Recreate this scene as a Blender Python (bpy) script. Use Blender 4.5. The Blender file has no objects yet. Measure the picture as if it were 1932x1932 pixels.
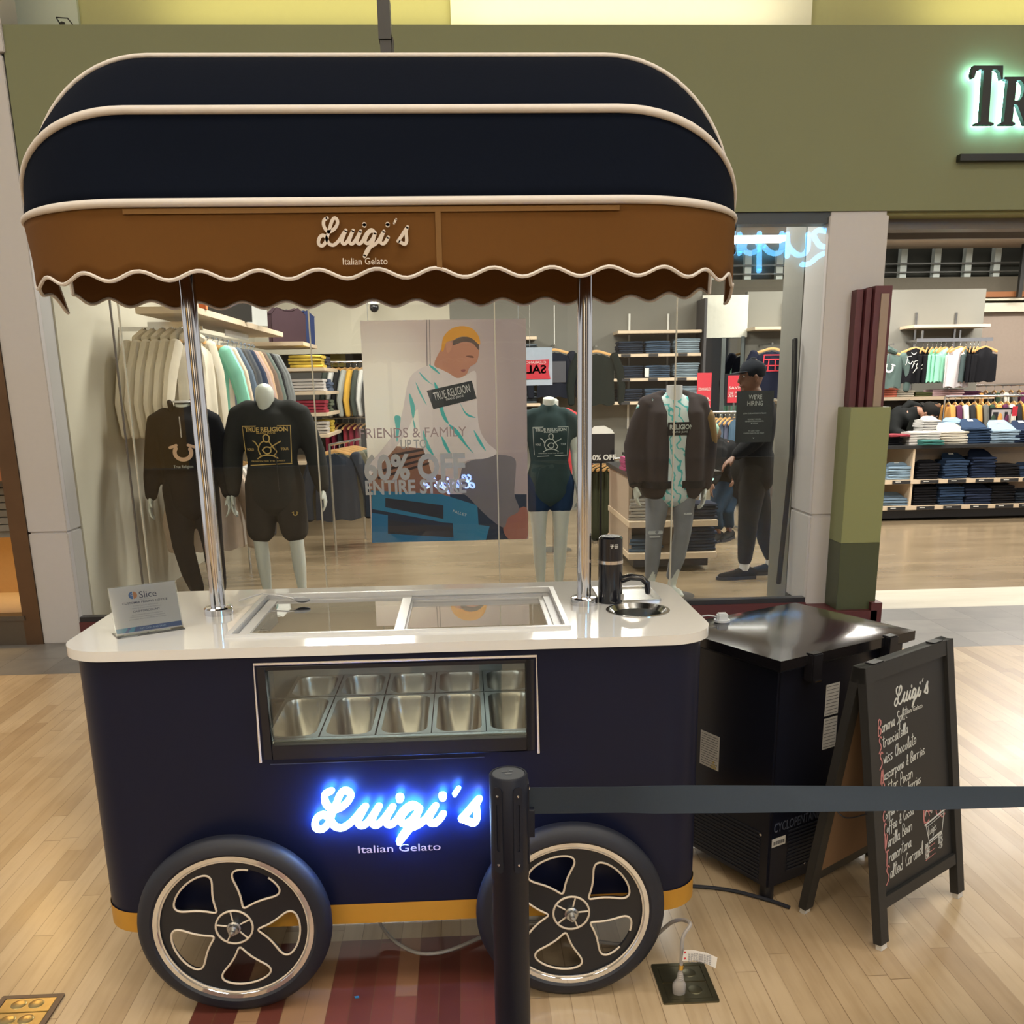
import bpy, bmesh, math, random
from mathutils import Vector, Matrix
from mathutils.geometry import tessellate_polygon
random.seed(7)
PI = math.pi
SC = bpy.context.scene
COL = SC.collection

# ---------------------------------------------------------------- camera
F_PX, PCX, PCY, CAM_H = 1786.0, 966.0, 1196.0, 1.55
_up = -Vector((114.0, 6794.0, F_PX)).normalized()          # world up, in camera axes (x right, y down, z ahead)
_x = Vector((39000.0, -.0162 * 39000 - 469.5, F_PX)).normalized()
_x = (_x - _up * _x.dot(_up)).normalized()
_y = _up.cross(_x)
if _y.z < 0: _y = -_y
CAMP = Vector((0, 0, CAM_H))
def ray(px, py):
    d = Vector((px - PCX, py - PCY, F_PX))
    return Vector((_x.dot(d), _y.dot(d), _up.dot(d)))
def aY(px, py, y):
    d = ray(px, py); return CAMP + d * (y / d.y)
def aZ(px, py, z=0.0):
    d = ray(px, py); return CAMP + d * ((z - CAM_H) / d.z)
cam = bpy.data.cameras.new('camera')
cam_o = bpy.data.objects.new('camera', cam); COL.objects.link(cam_o)
right = Vector((_x.x, _y.x, _up.x)); down = Vector((_x.y, _y.y, _up.y)); fwd = Vector((_x.z, _y.z, _up.z))
M = Matrix((( right.x, -down.x, -fwd.x, 0), (right.y, -down.y, -fwd.y, 0), (right.z, -down.z, -fwd.z, CAM_H), (0, 0, 0, 1)))
cam_o.matrix_world = M
cam.sensor_fit = 'HORIZONTAL'; cam.sensor_width = 36.0
cam.lens = 36.0 * F_PX / 1932.0
cam.shift_x = 0.0
cam.shift_y = (PCY - 966.0) / 1932.0
cam.clip_start = 0.05; cam.clip_end = 200
SC.camera = cam_o

# ---------------------------------------------------------------- world, lights, exposure
w = bpy.data.worlds.new('world'); SC.world = w; w.use_nodes = True
bg = w.node_tree.nodes['Background']; bg.inputs[0].default_value = (1.0, .97, .93, 1); bg.inputs[1].default_value = .5
SC.view_settings.view_transform = 'Standard'; SC.view_settings.look = 'None'
SC.view_settings.exposure = 0.38; SC.view_settings.gamma = 1.0
SC.view_settings.use_curve_mapping = False
SC.cycles.max_bounces = 8; SC.cycles.diffuse_bounces = 3; SC.cycles.glossy_bounces = 4
SC.cycles.transparent_max_bounces = 12; SC.cycles.transmission_bounces = 4
SC.cycles.sample_clamp_indirect = 6.0; SC.cycles.caustics_reflective = False; SC.cycles.caustics_refractive = False
SC.cycles.use_denoising = True
def area(name, loc, sx, sy, power, col=(1, .93, .82), rot=(0, 0, 0)):
    l = bpy.data.lights.new(name, 'AREA'); l.shape = 'RECTANGLE'; l.size = sx; l.size_y = sy
    l.energy = power; l.color = col
    o = bpy.data.objects.new(name, l); o.location = loc; o.rotation_euler = rot; COL.objects.link(o)
    return o
# mall ceiling lights (big diffused panels)
for i, (x, y) in enumerate([(-5.0, -4.2), (0.6, -4.6), (6.0, -4.2), (-3.6, 1.2), (0.8, 0.2), (4.4, 1.2)]):
    area('mall_panel_light', (x, y, 6.3), 2.6, 1.1, 95)
area('front_fill_light', (0, -7.85, 5.5), 16, 1.5, 900, (1, .96, .90), (math.radians(90), 0, math.radians(180)))  # unseen soft light added behind the camera to brighten the shop front
# cove strips on the ledge above the green fascia
area('cove_light', (-.7, 6.2, 3.56), 2.0, .10, 12, (1, .88, .45), (math.radians(188), 0, 0))
area('cove_light', (1.1, 6.2, 3.56), 1.8, .10, 9, (1, .93, .72), (math.radians(188), 0, 0))
area('cove_light', (3.9, 6.2, 3.56), 2.0, .10, 14, (1, .88, .45), (math.radians(188), 0, 0))
# unseen spots added just inside the window to brighten the poster and the mannequins
def spot(loc, to, power, size=60, col=(1, .95, .88)):
    l = bpy.data.lights.new('display_fill_spot', 'SPOT'); l.energy = power; l.spot_size = math.radians(size); l.spot_blend = .6; l.color = col; l.shadow_soft_size = .05
    o = bpy.data.objects.new('display_fill_spot', l); o.location = loc; o.rotation_euler = (Vector(to) - Vector(loc)).to_track_quat('-Z', 'Y').to_euler(); COL.objects.link(o)
spot((-.75, 6.12, 2.95), (-.42, 6.55, 1.35), 300); spot((-2.0, 6.12, 2.95), (-1.8, 6.9, 1.2), 120); spot((.7, 6.12, 2.95), (.6, 6.9, 1.1), 110); spot((1.6, 6.12, 2.95), (1.45, 6.9, 1.1), 120)
# store troffers
for x, y in [(-.9, 7.6), (1.6, 7.4), (4.2, 7.4), (-1.2, 10.2), (1.3, 10.0), (3.9, 9.3), (6.2, 9.3), (4.6, 11.0), (7.0, 11.0)]:
    area('troffer_light', (x, y, 3.10), 1.15, .28, 62, (1, .95, .86))

# ---------------------------------------------------------------- materials
MATS = {}
def mat(name, col, rough=.6, metal=0.0, emit=None, estr=0.0, var=.06, scale=30.0, bump=0.0, spec=.5, coat=0.0, trans=0.0, sheen=0.0, aniso=0.0):
    if name in MATS: return MATS[name]
    m = bpy.data.materials.new(name); m.use_nodes = True
    nt = m.node_tree; b = nt.nodes['Principled BSDF']
    b.inputs['Roughness'].default_value = rough; b.inputs['Metallic'].default_value = metal
    b.inputs['Specular IOR Level'].default_value = spec
    b.inputs['Coat Weight'].default_value = coat
    b.inputs['Transmission Weight'].default_value = trans
    if sheen: b.inputs['Sheen Weight'].default_value = sheen
    c = (col[0], col[1], col[2], 1)
    tc = nt.nodes.new('ShaderNodeTexCoord'); nz = nt.nodes.new('ShaderNodeTexNoise')
    nz.inputs['Scale'].default_value = scale; nz.inputs['Detail'].default_value = 3
    nt.links.new(tc.outputs['Object'], nz.inputs['Vector'])
    mx = nt.nodes.new('ShaderNodeMix'); mx.data_type = 'RGBA'
    mx.inputs[6].default_value = (c[0] * (1 - var), c[1] * (1 - var), c[2] * (1 - var), 1)
    mx.inputs[7].default_value = (min(1, c[0] * (1 + var)), min(1, c[1] * (1 + var)), min(1, c[2] * (1 + var)), 1)
    nt.links.new(nz.outputs['Fac'], mx.inputs[0]); nt.links.new(mx.outputs[2], b.inputs['Base Color'])
    if bump:
        bp = nt.nodes.new('ShaderNodeBump'); bp.inputs['Strength'].default_value = bump; bp.inputs['Distance'].default_value = .01
        nt.links.new(nz.outputs['Fac'], bp.inputs['Height']); nt.links.new(bp.outputs['Normal'], b.inputs['Normal'])
    if emit:
        b.inputs['Emission Color'].default_value = (emit[0], emit[1], emit[2], 1); b.inputs['Emission Strength'].default_value = estr
    MATS[name] = m; return m
def glass_mat(name, tint=(1, 1, 1), ior=1.45, rough=0.0, extra=0.0, gain=1.0):
    if name in MATS: return MATS[name]
    m = bpy.data.materials.new(name); m.use_nodes = True; nt = m.node_tree
    for n in list(nt.nodes): nt.nodes.remove(n)
    out = nt.nodes.new('ShaderNodeOutputMaterial'); mix = nt.nodes.new('ShaderNodeMixShader')
    tr = nt.nodes.new('ShaderNodeBsdfTransparent'); gl = nt.nodes.new('ShaderNodeBsdfGlossy'); fr = nt.nodes.new('ShaderNodeFresnel')
    ma = nt.nodes.new('ShaderNodeMath'); ma.operation = 'MULTIPLY_ADD'
    tr.inputs[0].default_value = (*tint, 1); gl.inputs['Roughness'].default_value = rough
    gl.inputs['Color'].default_value = (1, 1, 1, 1)
    fr.inputs['IOR'].default_value = ior; ma.inputs[1].default_value = gain; ma.inputs[2].default_value = extra
    nt.links.new(fr.outputs[0], ma.inputs[0]); nt.links.new(ma.outputs[0], mix.inputs[0])
    nt.links.new(tr.outputs[0], mix.inputs[1]); nt.links.new(gl.outputs[0], mix.inputs[2]); nt.links.new(mix.outputs[0], out.inputs[0])
    MATS[name] = m; return m
class N:
    """small math-node helper"""
    def __init__(s, m): s.nt = m.node_tree
    def new(s, t): return s.nt.nodes.new(t)
    def link(s, a, b): s.nt.links.new(a, b)
    def m(s, op, a, b=None, c=None):
        n = s.new('ShaderNodeMath'); n.operation = op
        for k, v in enumerate((a, b, c)):
            if v is None: continue
            if isinstance(v, (int, float)): n.inputs[k].default_value = v
            else: s.link(v, n.inputs[k])
        return n.outputs[0]
    def white(s, a, b=None):
        n = s.new('ShaderNodeTexWhiteNoise'); n.noise_dimensions = '2D'
        c = s.new('ShaderNodeCombineXYZ'); s.link(a, c.inputs[0])
        if b is not None: s.link(b, c.inputs[1])
        s.link(c.outputs[0], n.inputs['Vector']); return n.outputs['Value']
    def ramp(s, f, stops):
        r = s.new('ShaderNodeValToRGB'); s.link(f, r.inputs[0]); e = r.color_ramp.elements
        while len(e) < len(stops): e.new(.5)
        for k, (p, c) in enumerate(stops): e[k].position = p; e[k].color = (*c, 1)
        return r.outputs[0]
    def mix(s, f, a, b):
        n = s.new('ShaderNodeMix'); n.data_type = 'RGBA'
        for k, v in ((0, f), (6, a), (7, b)):
            if isinstance(v, (int, float)): n.inputs[k].default_value = v
            elif isinstance(v, tuple): n.inputs[k].default_value = (*v, 1)
            else: s.link(v, n.inputs[k])
        return n.outputs[2]

# ---------------------------------------------------------------- mesh builder
class MB:
    def __init__(s): s.v = []; s.f = []
    def add(s, vs, fs):
        k = len(s.v); s.v += [Vector(p) for p in vs]; s.f += [tuple(i + k for i in f) for f in fs]; return s
    def merge(s, o): return s.add(o.v, o.f)
    def box(s, x0, x1, y0, y1, z0, z1):
        return s.add([(x0, y0, z0), (x1, y0, z0), (x1, y1, z0), (x0, y1, z0), (x0, y0, z1), (x1, y0, z1), (x1, y1, z1), (x0, y1, z1)],
              [(3, 2, 1, 0), (4, 5, 6, 7), (0, 1, 5, 4), (1, 2, 6, 5), (2, 3, 7, 6), (3, 0, 4, 7)])
    def quad(s, a, b, c, d): return s.add([a, b, c, d], [(0, 1, 2, 3)])
    def tube(s, pts, r, n=8, closed=False, cap=True):
        pts = [Vector(p) for p in pts]; m = len(pts); rs = r if isinstance(r, (list, tuple)) else [r] * m
        base = len(s.v); prev = None
        for i, p in enumerate(pts):
            a = pts[i - 1] if (i > 0 or closed) else p; b = pts[(i + 1) % m] if (i < m - 1 or closed) else p
            t = (b - a).normalized() if (b - a).length > 1e-9 else Vector((0, 0, 1))
            if prev is None: u = t.cross(Vector((0, 0, 1)) if abs(t.z) < .9 else Vector((1, 0, 0))).normalized()
            else:
                u = prev - t * prev.dot(t); u = u.normalized() if u.length > 1e-6 else t.orthogonal().normalized()
            prev = u; wv = t.cross(u)
            for k in range(n):
                an = 2 * PI * k / n; s.v.append(p + (u * math.cos(an) + wv * math.sin(an)) * rs[i])
        for i in range(m if closed else m - 1):
            j = (i + 1) % m
            for k in range(n):
                l = (k + 1) % n; s.f.append((base + i * n + k, base + i * n + l, base + j * n + l, base + j * n + k))
        if cap and not closed:
            s.f.append(tuple(base + k for k in reversed(range(n)))); s.f.append(tuple(base + (m - 1) * n + k for k in range(n)))
        return s
    def cyl(s, a, b, r, n=20, r2=None): return s.tube([a, b], [r, r if r2 is None else r2], n)
    def lathe(s, prof, c=(0, 0, 0), n=32, axis='z'):
        base = len(s.v); c = Vector(c); m = len(prof)
        for r, h in prof:
            for k in range(n):
                an = 2 * PI * k / n; x, y = r * math.cos(an), r * math.sin(an)
                s.v.append(c + (Vector((x, y, h)) if axis == 'z' else Vector((x, h, y)) if axis == 'y' else Vector((h, x, y))))
        for i in range(m - 1):
            for k in range(n):
                l = (k + 1) % n; q = (base + i * n + k, base + i * n + l, base + (i + 1) * n + l, base + (i + 1) * n + k)
                s.f.append(q if axis != 'y' else q[::-1])
        return s
    def loft(s, pts, rad, side=(1, 0, 0), n=14, dome=True):
        """chain of elliptical rings; rad = list of (rx, ry)"""
        pts = [Vector(p) for p in pts]; side = Vector(side); m = len(pts)
        rings = []
        for i, p in enumerate(pts):
            t = (pts[min(i + 1, m - 1)] - pts[max(i - 1, 0)]).normalized()
            u = side - t * side.dot(t)
            if u.length < 1e-3: u = t.orthogonal()
            u.normalize(); wv = t.cross(u); rr = rad[i] if isinstance(rad[i], (tuple, list)) else (rad[i], rad[i])
            rings.append((p, u, wv, rr, t))
        if dome:
            def caps(R, sgn):
                p, u, wv, rr, t = R; h = min(rr) * .9
                return [(p + t * sgn * h * math.sin(a), u, wv, (rr[0] * math.cos(a), rr[1] * math.cos(a)), t) for a in (.5, 1.0, 1.4)]
            rings = list(reversed(caps(rings[0], -1))) + rings + caps(rings[-1], 1)
        base = len(s.v)
        for p, u, wv, rr, t in rings:
            for k in range(n):
                a = 2 * PI * k / n; s.v.append(p + u * rr[0] * math.cos(a) + wv * rr[1] * math.sin(a))
        for i in range(len(rings) - 1):
            for k in range(n):
                l = (k + 1) % n; s.f.append((base + i * n + k, base + i * n + l, base + (i + 1) * n + l, base + (i + 1) * n + k))
        s.f.append(tuple(base + k for k in reversed(range(n)))); e = base + (len(rings) - 1) * n
        s.f.append(tuple(e + k for k in range(n)))
        return s
    def ball(s, c, r, n=14):
        rx, ry, rz = r if isinstance(r, (tuple, list)) else (r, r, r); m = n // 2 + 1; base = len(s.v); c = Vector(c)
        for i in range(m):
            th = PI * i / (m - 1)
            for k in range(n):
                a = 2 * PI * k / n; s.v.append(c + Vector((rx * math.sin(th) * math.cos(a), ry * math.sin(th) * math.sin(a), rz * math.cos(th))))
        for i in range(m - 1):
            for k in range(n):
                l = (k + 1) % n; s.f.append((base + i * n + k, base + (i + 1) * n + k, base + (i + 1) * n + l, base + i * n + l))
        return s
    def slab(s, outer, holes, fn, t0, t1):
        """polygon with holes extruded; fn(u, v, t) -> point"""
        loops = [list(outer)] + [list(h) for h in holes]
        tri = tessellate_polygon([[Vector((p[0], p[1], 0)) for p in l] for l in loops])
        flat = [p for l in loops for p in l]; n = len(flat); base = len(s.v)
        for t in (t0, t1): s.v += [Vector(fn(p[0], p[1], t)) for p in flat]
        for a, b, c in tri:
            s.f.append((base + a, base + b, base + c)); s.f.append((base + n + c, base + n + b, base + n + a))
        k = 0
        for l in loops:
            m = len(l)
            for i in range(m):
                a, b = k + i, k + (i + 1) % m; s.f.append((base + a, base + b, base + n + b, base + n + a))
            k += m
        return s
    def xf(s, fn): s.v = [Vector(fn(p)) for p in s.v]; return s
    def mx(s, m): s.v = [m @ p for p in s.v]; return s
def wpos(o):
    p = Vector((0, 0, 0))
    while o is not None: p += o.location; o = o.parent
    return p
def put(name, mb, m, parent=None, local=False, smooth=True, bevel=0.0, angle=40):
    me = bpy.data.meshes.new(name)
    off = Vector((0, 0, 0)) if (parent is None or local) else wpos(parent)
    me.from_pydata([p - off for p in mb.v], [], mb.f)
    bm = bmesh.new(); bm.from_mesh(me)
    bmesh.ops.remove_doubles(bm, verts=bm.verts, dist=1e-6)
    if bevel:
        es = [e for e in bm.edges if len(e.link_faces) == 2 and e.calc_face_angle(0) > .6]
        try: bmesh.ops.bevel(bm, geom=es, offset=bevel, segments=2, affect='EDGES', clamp_overlap=True)
        except Exception: pass
    bmesh.ops.recalc_face_normals(bm, faces=bm.faces)
    if smooth:
        for f in bm.faces: f.smooth = True
        for e in bm.edges:
            if len(e.link_faces) == 2 and e.calc_face_angle(0) > math.radians(angle): e.smooth = False
    bm.to_mesh(me); bm.free()
    if m is not None: me.materials.append(m)
    o = bpy.data.objects.new(name, me); COL.objects.link(o)
    if parent is not None: o.parent = parent
    return o
def tag(o, label, cat, group=None, kind=None):
    o['label'] = label; o['category'] = cat
    if group: o['group'] = group
    if kind: o['kind'] = kind
    return o
def thing(name, label, cat, loc=(0, 0, 0), rz=0.0, group=None):
    o = bpy.data.objects.new(name, None); COL.objects.link(o); o.empty_display_size = .1
    o.location = loc; o.rotation_euler = (0, 0, rz); return tag(o, label, cat, group)
def struct(name, mb, m, parent=None, **k):
    o = put(name, mb, m, parent, **k)
    if parent is None: o['kind'] = 'structure'
    return o
def dup(root, loc, rz=None, label=None, group=None):
    r = root.copy(); COL.objects.link(r); r.location = loc
    if rz is not None: r.rotation_euler = (0, 0, rz)
    if label: r['label'] = label
    if group: r['group'] = group
    for ch in list(root.children):
        c = ch.copy(); COL.objects.link(c); c.parent = r
        for g in list(ch.children):
            d = g.copy(); COL.objects.link(d); d.parent = c
    return r
def rrect(x0, x1, y0, y1, r, n=8):
    P = []
    for cx, cy, a0 in ((x1 - r, y1 - r, 0), (x0 + r, y1 - r, PI / 2), (x0 + r, y0 + r, PI), (x1 - r, y0 + r, 1.5 * PI)):
        for k in range(n + 1): a = a0 + PI / 2 * k / n; P.append((cx + r * math.cos(a), cy + r * math.sin(a)))
    return P
XY = lambda u, v, t: (u, v, t)
def catmull(P, n=6, closed=False):
    out = []; m = len(P)
    for i in range(m if closed else m - 1):
        g = lambda k: P[k % m] if closed else P[max(0, min(m - 1, k))]
        p0, p1, p2, p3 = g(i - 1), g(i), g(i + 1), g(i + 2)
        for j in range(n):
            t = j / n
            out.append(tuple(.5 * (2 * p1[d] + (p2[d] - p0[d]) * t + (2 * p0[d] - 5 * p1[d] + 4 * p2[d] - p3[d]) * t * t + (3 * p1[d] - p0[d] - 3 * p2[d] + p3[d]) * t ** 3) for d in range(len(p1))))
    if not closed: out.append(tuple(P[-1]))
    return out
def ribbon(P, wd, mb, fn, t0, t1, cap=6):
    """2D polyline -> flat stroke of width wd with round ends, extruded from t0 to t1"""
    n = len(P); L = []; R = []
    for i in range(n):
        a = P[max(0, i - 1)]; b = P[min(n - 1, i + 1)]; dx, dy = b[0] - a[0], b[1] - a[1]; l = math.hypot(dx, dy) or 1
        nx, ny = -dy / l * wd / 2, dx / l * wd / 2
        L.append((P[i][0] + nx, P[i][1] + ny)); R.append((P[i][0] - nx, P[i][1] - ny))
    for i in range(n - 1):
        q = [L[i], L[i + 1], R[i + 1], R[i]]
        vs = [fn(*p, t0) for p in q] + [fn(*p, t1) for p in q]
        mb.add(vs, [(0, 1, 2, 3), (7, 6, 5, 4), (0, 4, 5, 1), (2, 6, 7, 3)])
    for c in (P[0], P[-1]):
        k = 10; q = [(c[0] + wd / 2 * math.cos(2 * PI * j / k), c[1] + wd / 2 * math.sin(2 * PI * j / k)) for j in range(k)]
        vs = [fn(*p, t0) for p in q] + [fn(*p, t1) for p in q]
        mb.add(vs, [tuple(range(k)), tuple(reversed(range(k, 2 * k)))] + [(j, (j + 1) % k, k + (j + 1) % k, k + j) for j in range(k)])
    return mb
_tc = {}
def text_poly(s, bold=0.0):
    k = (s, bold)
    if k in _tc: return _tc[k]
    cu = bpy.data.curves.new('t', 'FONT'); cu.body = s; cu.size = 1; cu.resolution_u = 3; cu.fill_mode = 'FRONT'; cu.offset = bold
    o = bpy.data.objects.new('t', cu); COL.objects.link(o)
    dg = bpy.context.evaluated_depsgraph_get(); me = o.evaluated_get(dg).to_mesh()
    vs = [v.co.copy() for v in me.vertices]; fs = [tuple(p.vertices) for p in me.polygons]
    o.evaluated_get(dg).to_mesh_clear(); bpy.data.objects.remove(o); bpy.data.curves.remove(cu)
    _tc[k] = (vs, fs); return _tc[k]
def text_mb(s, org, xd, ud, h, width=None, shear=0.0, bold=0.0, center=False, lift=.0008, mb=None, wscale=1.0, arc=0.0):
    """text as a thin raised print; h = cap height"""
    vs, fs = text_poly(s, bold); xd = Vector(xd).normalized(); ud = Vector(ud).normalized(); nn = xd.cross(ud)
    if not vs: return mb or MB()
    x0 = min(v.x for v in vs); x1 = max(v.x for v in vs); sc = h / .70
    sx = sc * wscale if width is None else width / (x1 - x0)
    c = (x0 + x1) / 2 if center else x0; mb = mb or MB()
    P = []
    for v in vs:
        u = (v.x - c) * sx + shear * v.y * sc; q = arc * (1 - (2 * (v.x - x0) / (x1 - x0) - 1) ** 2)
        P.append(Vector(org) + xd * u + ud * (v.y * sc + q) + nn * lift)
    return mb.add(P, fs)
def mesh_eval(o):
    dg = bpy.context.evaluated_depsgraph_get(); me = bpy.data.meshes.new_from_object(o.evaluated_get(dg))
    old = o.data; o.modifiers.clear(); o.data = me; bpy.data.meshes.remove(old); return o
def remeshed(name, mb, m, parent, voxel=.012, smooth=4, local=True):
    o = put(name, mb, m, parent, local=local)
    r = o.modifiers.new('r', 'REMESH'); r.mode = 'VOXEL'; r.voxel_size = voxel; r.use_smooth_shade = True
    s = o.modifiers.new('s', 'SMOOTH'); s.factor = .5; s.iterations = smooth
    return mesh_eval(o)

# "Luigi's" lettering, centre lines on a 1300 x 560 sheet (y down)
LUIGI = [
 [(240, 108), (195, 135), (185, 190), (205, 245), (245, 283), (300, 268), (350, 225), (380, 170), (372, 125), (340, 108), (305, 145), (270, 230), (240, 310), (215, 380), (190, 430), (150, 463), (110, 450), (100, 410), (122, 355), (165, 327), (205, 350), (225, 400), (252, 442), (300, 457), (350, 430), (400, 380), (450, 310), (487, 265)],
 [(487, 268), (435, 375), (428, 425), (460, 443), (505, 405), (555, 325), (588, 268)],
 [(588, 270), (538, 375), (532, 425), (565, 443), (612, 400), (660, 330), (692, 278)],
 [(692, 280), (640, 385), (638, 428), (670, 443), (715, 405), (760, 330), (810, 278), (850, 265), (893, 305)],
 [(893, 305), (850, 278), (800, 305), (755, 375), (748, 420), (778, 440), (820, 418), (862, 365), (893, 305)],
 [(893, 305), (855, 410), (812, 490), (765, 560), (728, 612)],
 [(728, 608), (750, 560), (800, 490), (865, 462), (930, 410), (980, 335), (1015, 285)],
 [(1015, 285), (968, 380), (962, 428), (1000, 446), (1040, 412), (1070, 362)],
 [(1205, 415), (1250, 360), (1300, 290), (1345, 232)],
 [(1345, 232), (1322, 290), (1326, 370), (1322, 425), (1296, 455), (1260, 440), (1215, 415)],
]
LDOTS = [((748, 190), (748, 206)), ((1070, 190), (1070, 206))]
def luigi(mb, org, xd, ud, width, wd=46, t0=0.0, t1=.0008, grow=0.0, vs=1.0):
    xd = Vector(xd).normalized(); ud = Vector(ud).normalized(); nn = xd.cross(ud); s = width / 1290.0; org = Vector(org)
    fn = lambda u, v, t: org + xd * ((u - 80) * s) + ud * ((485 - v) * s * vs) + nn * t
    for i, st in enumerate(LUIGI): ribbon(catmull(st, 4), wd + grow, mb, fn, t0, t1 + i * .00022)
    for a, b in LDOTS: ribbon([a, b], wd + 12 + grow, mb, fn, t0, t1)
    ribbon([(1192, 128), (1160, 182)], wd * .62 + grow, mb, fn, t0, t1)
    return mb
# ================================================================ SETTING
FY = 6.0            # store glass plane
def wood_floor():
    m = bpy.data.materials.new('maple_floor'); m.use_nodes = True; n = N(m); b = m.node_tree.nodes['Principled BSDF']
    g = n.new('ShaderNodeNewGeometry'); sp = n.new('ShaderNodeSeparateXYZ'); n.link(g.outputs['Position'], sp.inputs[0])
    x, y = sp.outputs[0], sp.outputs[1]; W, L = .0573, 1.05
    u = n.m('DIVIDE', n.m('ADD', x, .737), W); i = n.m('FLOOR', u)
    v = n.m('DIVIDE', n.m('ADD', y, n.m('MULTIPLY', n.white(i), 9.0)), L); j = n.m('FLOOR', v)
    r = n.white(i, j); r2 = n.white(j, i)
    fu, fv = n.m('FRACT', u), n.m('FRACT', v)
    gap = n.m('MAXIMUM', n.m('LESS_THAN', fu, .035), n.m('LESS_THAN', fv, .003))
    gs = n.m('MULTIPLY', gap, n.m('ADD', n.m('MULTIPLY', n.white(n.m('ADD', i, 7.3)), .6), .25))
    cb = n.new('ShaderNodeCombineXYZ'); n.link(n.m('MULTIPLY', x, 38), cb.inputs[0]); n.link(n.m('ADD', n.m('MULTIPLY', y, 3.2), n.m('MULTIPLY', r, 40)), cb.inputs[1])
    nz = n.new('ShaderNodeTexNoise'); nz.inputs['Scale'].default_value = 1; nz.inputs['Detail'].default_value = 4; n.link(cb.outputs[0], nz.inputs['Vector'])
    cc = n.new('ShaderNodeTexNoise'); cc.inputs['Scale'].default_value = 5; cc.inputs['Detail'].default_value = 3; n.link(g.outputs['Position'], cc.inputs['Vector'])
    maple = n.ramp(r, [(0, (.36, .25, .145)), (.3, (.43, .315, .19)), (.7, (.475, .355, .22)), (1, (.52, .40, .26))])
    grain = n.ramp(nz.outputs['Fac'], [(.3, (.78, .74, .68)), (.55, (1, 1, 1))])
    mm = n.new('ShaderNodeMix'); mm.data_type = 'RGBA'; mm.blend_type = 'MULTIPLY'; mm.inputs[0].default_value = .55
    n.link(maple, mm.inputs[6]); n.link(grain, mm.inputs[7])
    cherry = n.ramp(r2, [(0, (.085, .022, .016)), (.5, (.13, .036, .026)), (.86, (.17, .05, .035)), (.9, (.30, .17, .09)), (1, (.33, .19, .10))])
    inx = n.m('MULTIPLY', n.m('GREATER_THAN', x, -.737), n.m('LESS_THAN', x, .1225)); iny = n.m('LESS_THAN', y, 2.45)
    red = n.m('MULTIPLY', inx, iny)
    col = n.mix(red, mm.outputs[2], cherry)
    col = n.mix(gs, col, (.13, .075, .035))
    stain = n.ramp(cc.outputs['Fac'], [(.35, (.86, .84, .82)), (.6, (1, 1, 1))])
    ms = n.new('ShaderNodeMix'); ms.data_type = 'RGBA'; ms.blend_type = 'MULTIPLY'; ms.inputs[0].default_value = .6
    n.link(col, ms.inputs[6]); n.link(stain, ms.inputs[7]); n.link(ms.outputs[2], b.inputs['Base Color'])
    n.link(n.m('ADD', n.m('MULTIPLY', cc.outputs['Fac'], .25), .22), b.inputs['Roughness'])
    b.inputs['Coat Weight'].default_value = .15; b.inputs['Coat Roughness'].default_value = .2
    return m
def tile_floor():
    m = bpy.data.materials.new('slate_tile'); m.use_nodes = True; n = N(m); b = m.node_tree.nodes['Principled BSDF']
    g = n.new('ShaderNodeNewGeometry'); sp = n.new('ShaderNodeSeparateXYZ'); n.link(g.outputs['Position'], sp.inputs[0])
    u = n.m('DIVIDE', sp.outputs[0], .305); v = n.m('DIVIDE', n.m('SUBTRACT', sp.outputs[1], 5.29), .33)
    i, j = n.m('FLOOR', u), n.m('FLOOR', v)
    gap = n.m('MAXIMUM', n.m('LESS_THAN', n.m('FRACT', u), .012), n.m('LESS_THAN', n.m('FRACT', v), .012))
    nz = n.new('ShaderNodeTexNoise'); nz.inputs['Scale'].default_value = 7; nz.inputs['Detail'].default_value = 5; n.link(g.outputs['Position'], nz.inputs['Vector'])
    c = n.ramp(n.white(i, j), [(0, (.13, .125, .12)), (1, (.19, .18, .17))])
    c2 = n.ramp(nz.outputs['Fac'], [(.3, (.85, .85, .85)), (.7, (1.1, 1.08, 1.05))])
    mm = n.new('ShaderNodeMix'); mm.data_type = 'RGBA'; mm.blend_type = 'MULTIPLY'; mm.inputs[0].default_value = 1
    n.link(c, mm.inputs[6]); n.link(c2, mm.inputs[7])
    n.link(n.mix(gap, mm.outputs[2], (.07, .065, .06)), b.inputs['Base Color']); b.inputs['Roughness'].default_value = .38
    return m
def concrete(name, c0, c1, rough=.3):
    m = bpy.data.materials.new(name); m.use_nodes = True; n = N(m); b = m.node_tree.nodes['Principled BSDF']
    g = n.new('ShaderNodeNewGeometry'); mp = n.new('ShaderNodeMapping'); mp.inputs['Scale'].default_value = (.6, 2.2, 1)
    n.link(g.outputs['Position'], mp.inputs['Vector'])
    nz = n.new('ShaderNodeTexNoise'); nz.inputs['Scale'].default_value = 1.6; nz.inputs['Detail'].default_value = 6; nz.inputs['Roughness'].default_value = .6
    n.link(mp.outputs[0], nz.inputs['Vector']); n.link(n.ramp(nz.outputs['Fac'], [(.3, c0), (.7, c1)]), b.inputs['Base Color'])
    b.inputs['Roughness'].default_value = rough; return m
XL, XR = -9.0, 11.0
struct('floor', MB().box(XL, XR, -8.0, 5.29, -.05, 0), wood_floor())
struct('floor', MB().box(XL, XR, 5.29, 6.28, -.05, 0), tile_floor())
struct('floor', MB().box(2.58, XR, 6.28, 6.87, -.05, 0), concrete('threshold_concrete', (.34, .31, .24), (.46, .43, .35), .45))
sc_ = concrete('store_concrete', (.17, .125, .075), (.27, .205, .13), .22)
struct('floor', MB().box(XL, 2.58, 6.28, 13.2, -.05, 0).box(2.58, XR, 6.87, 13.2, -.05, 0), sc_)

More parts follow.
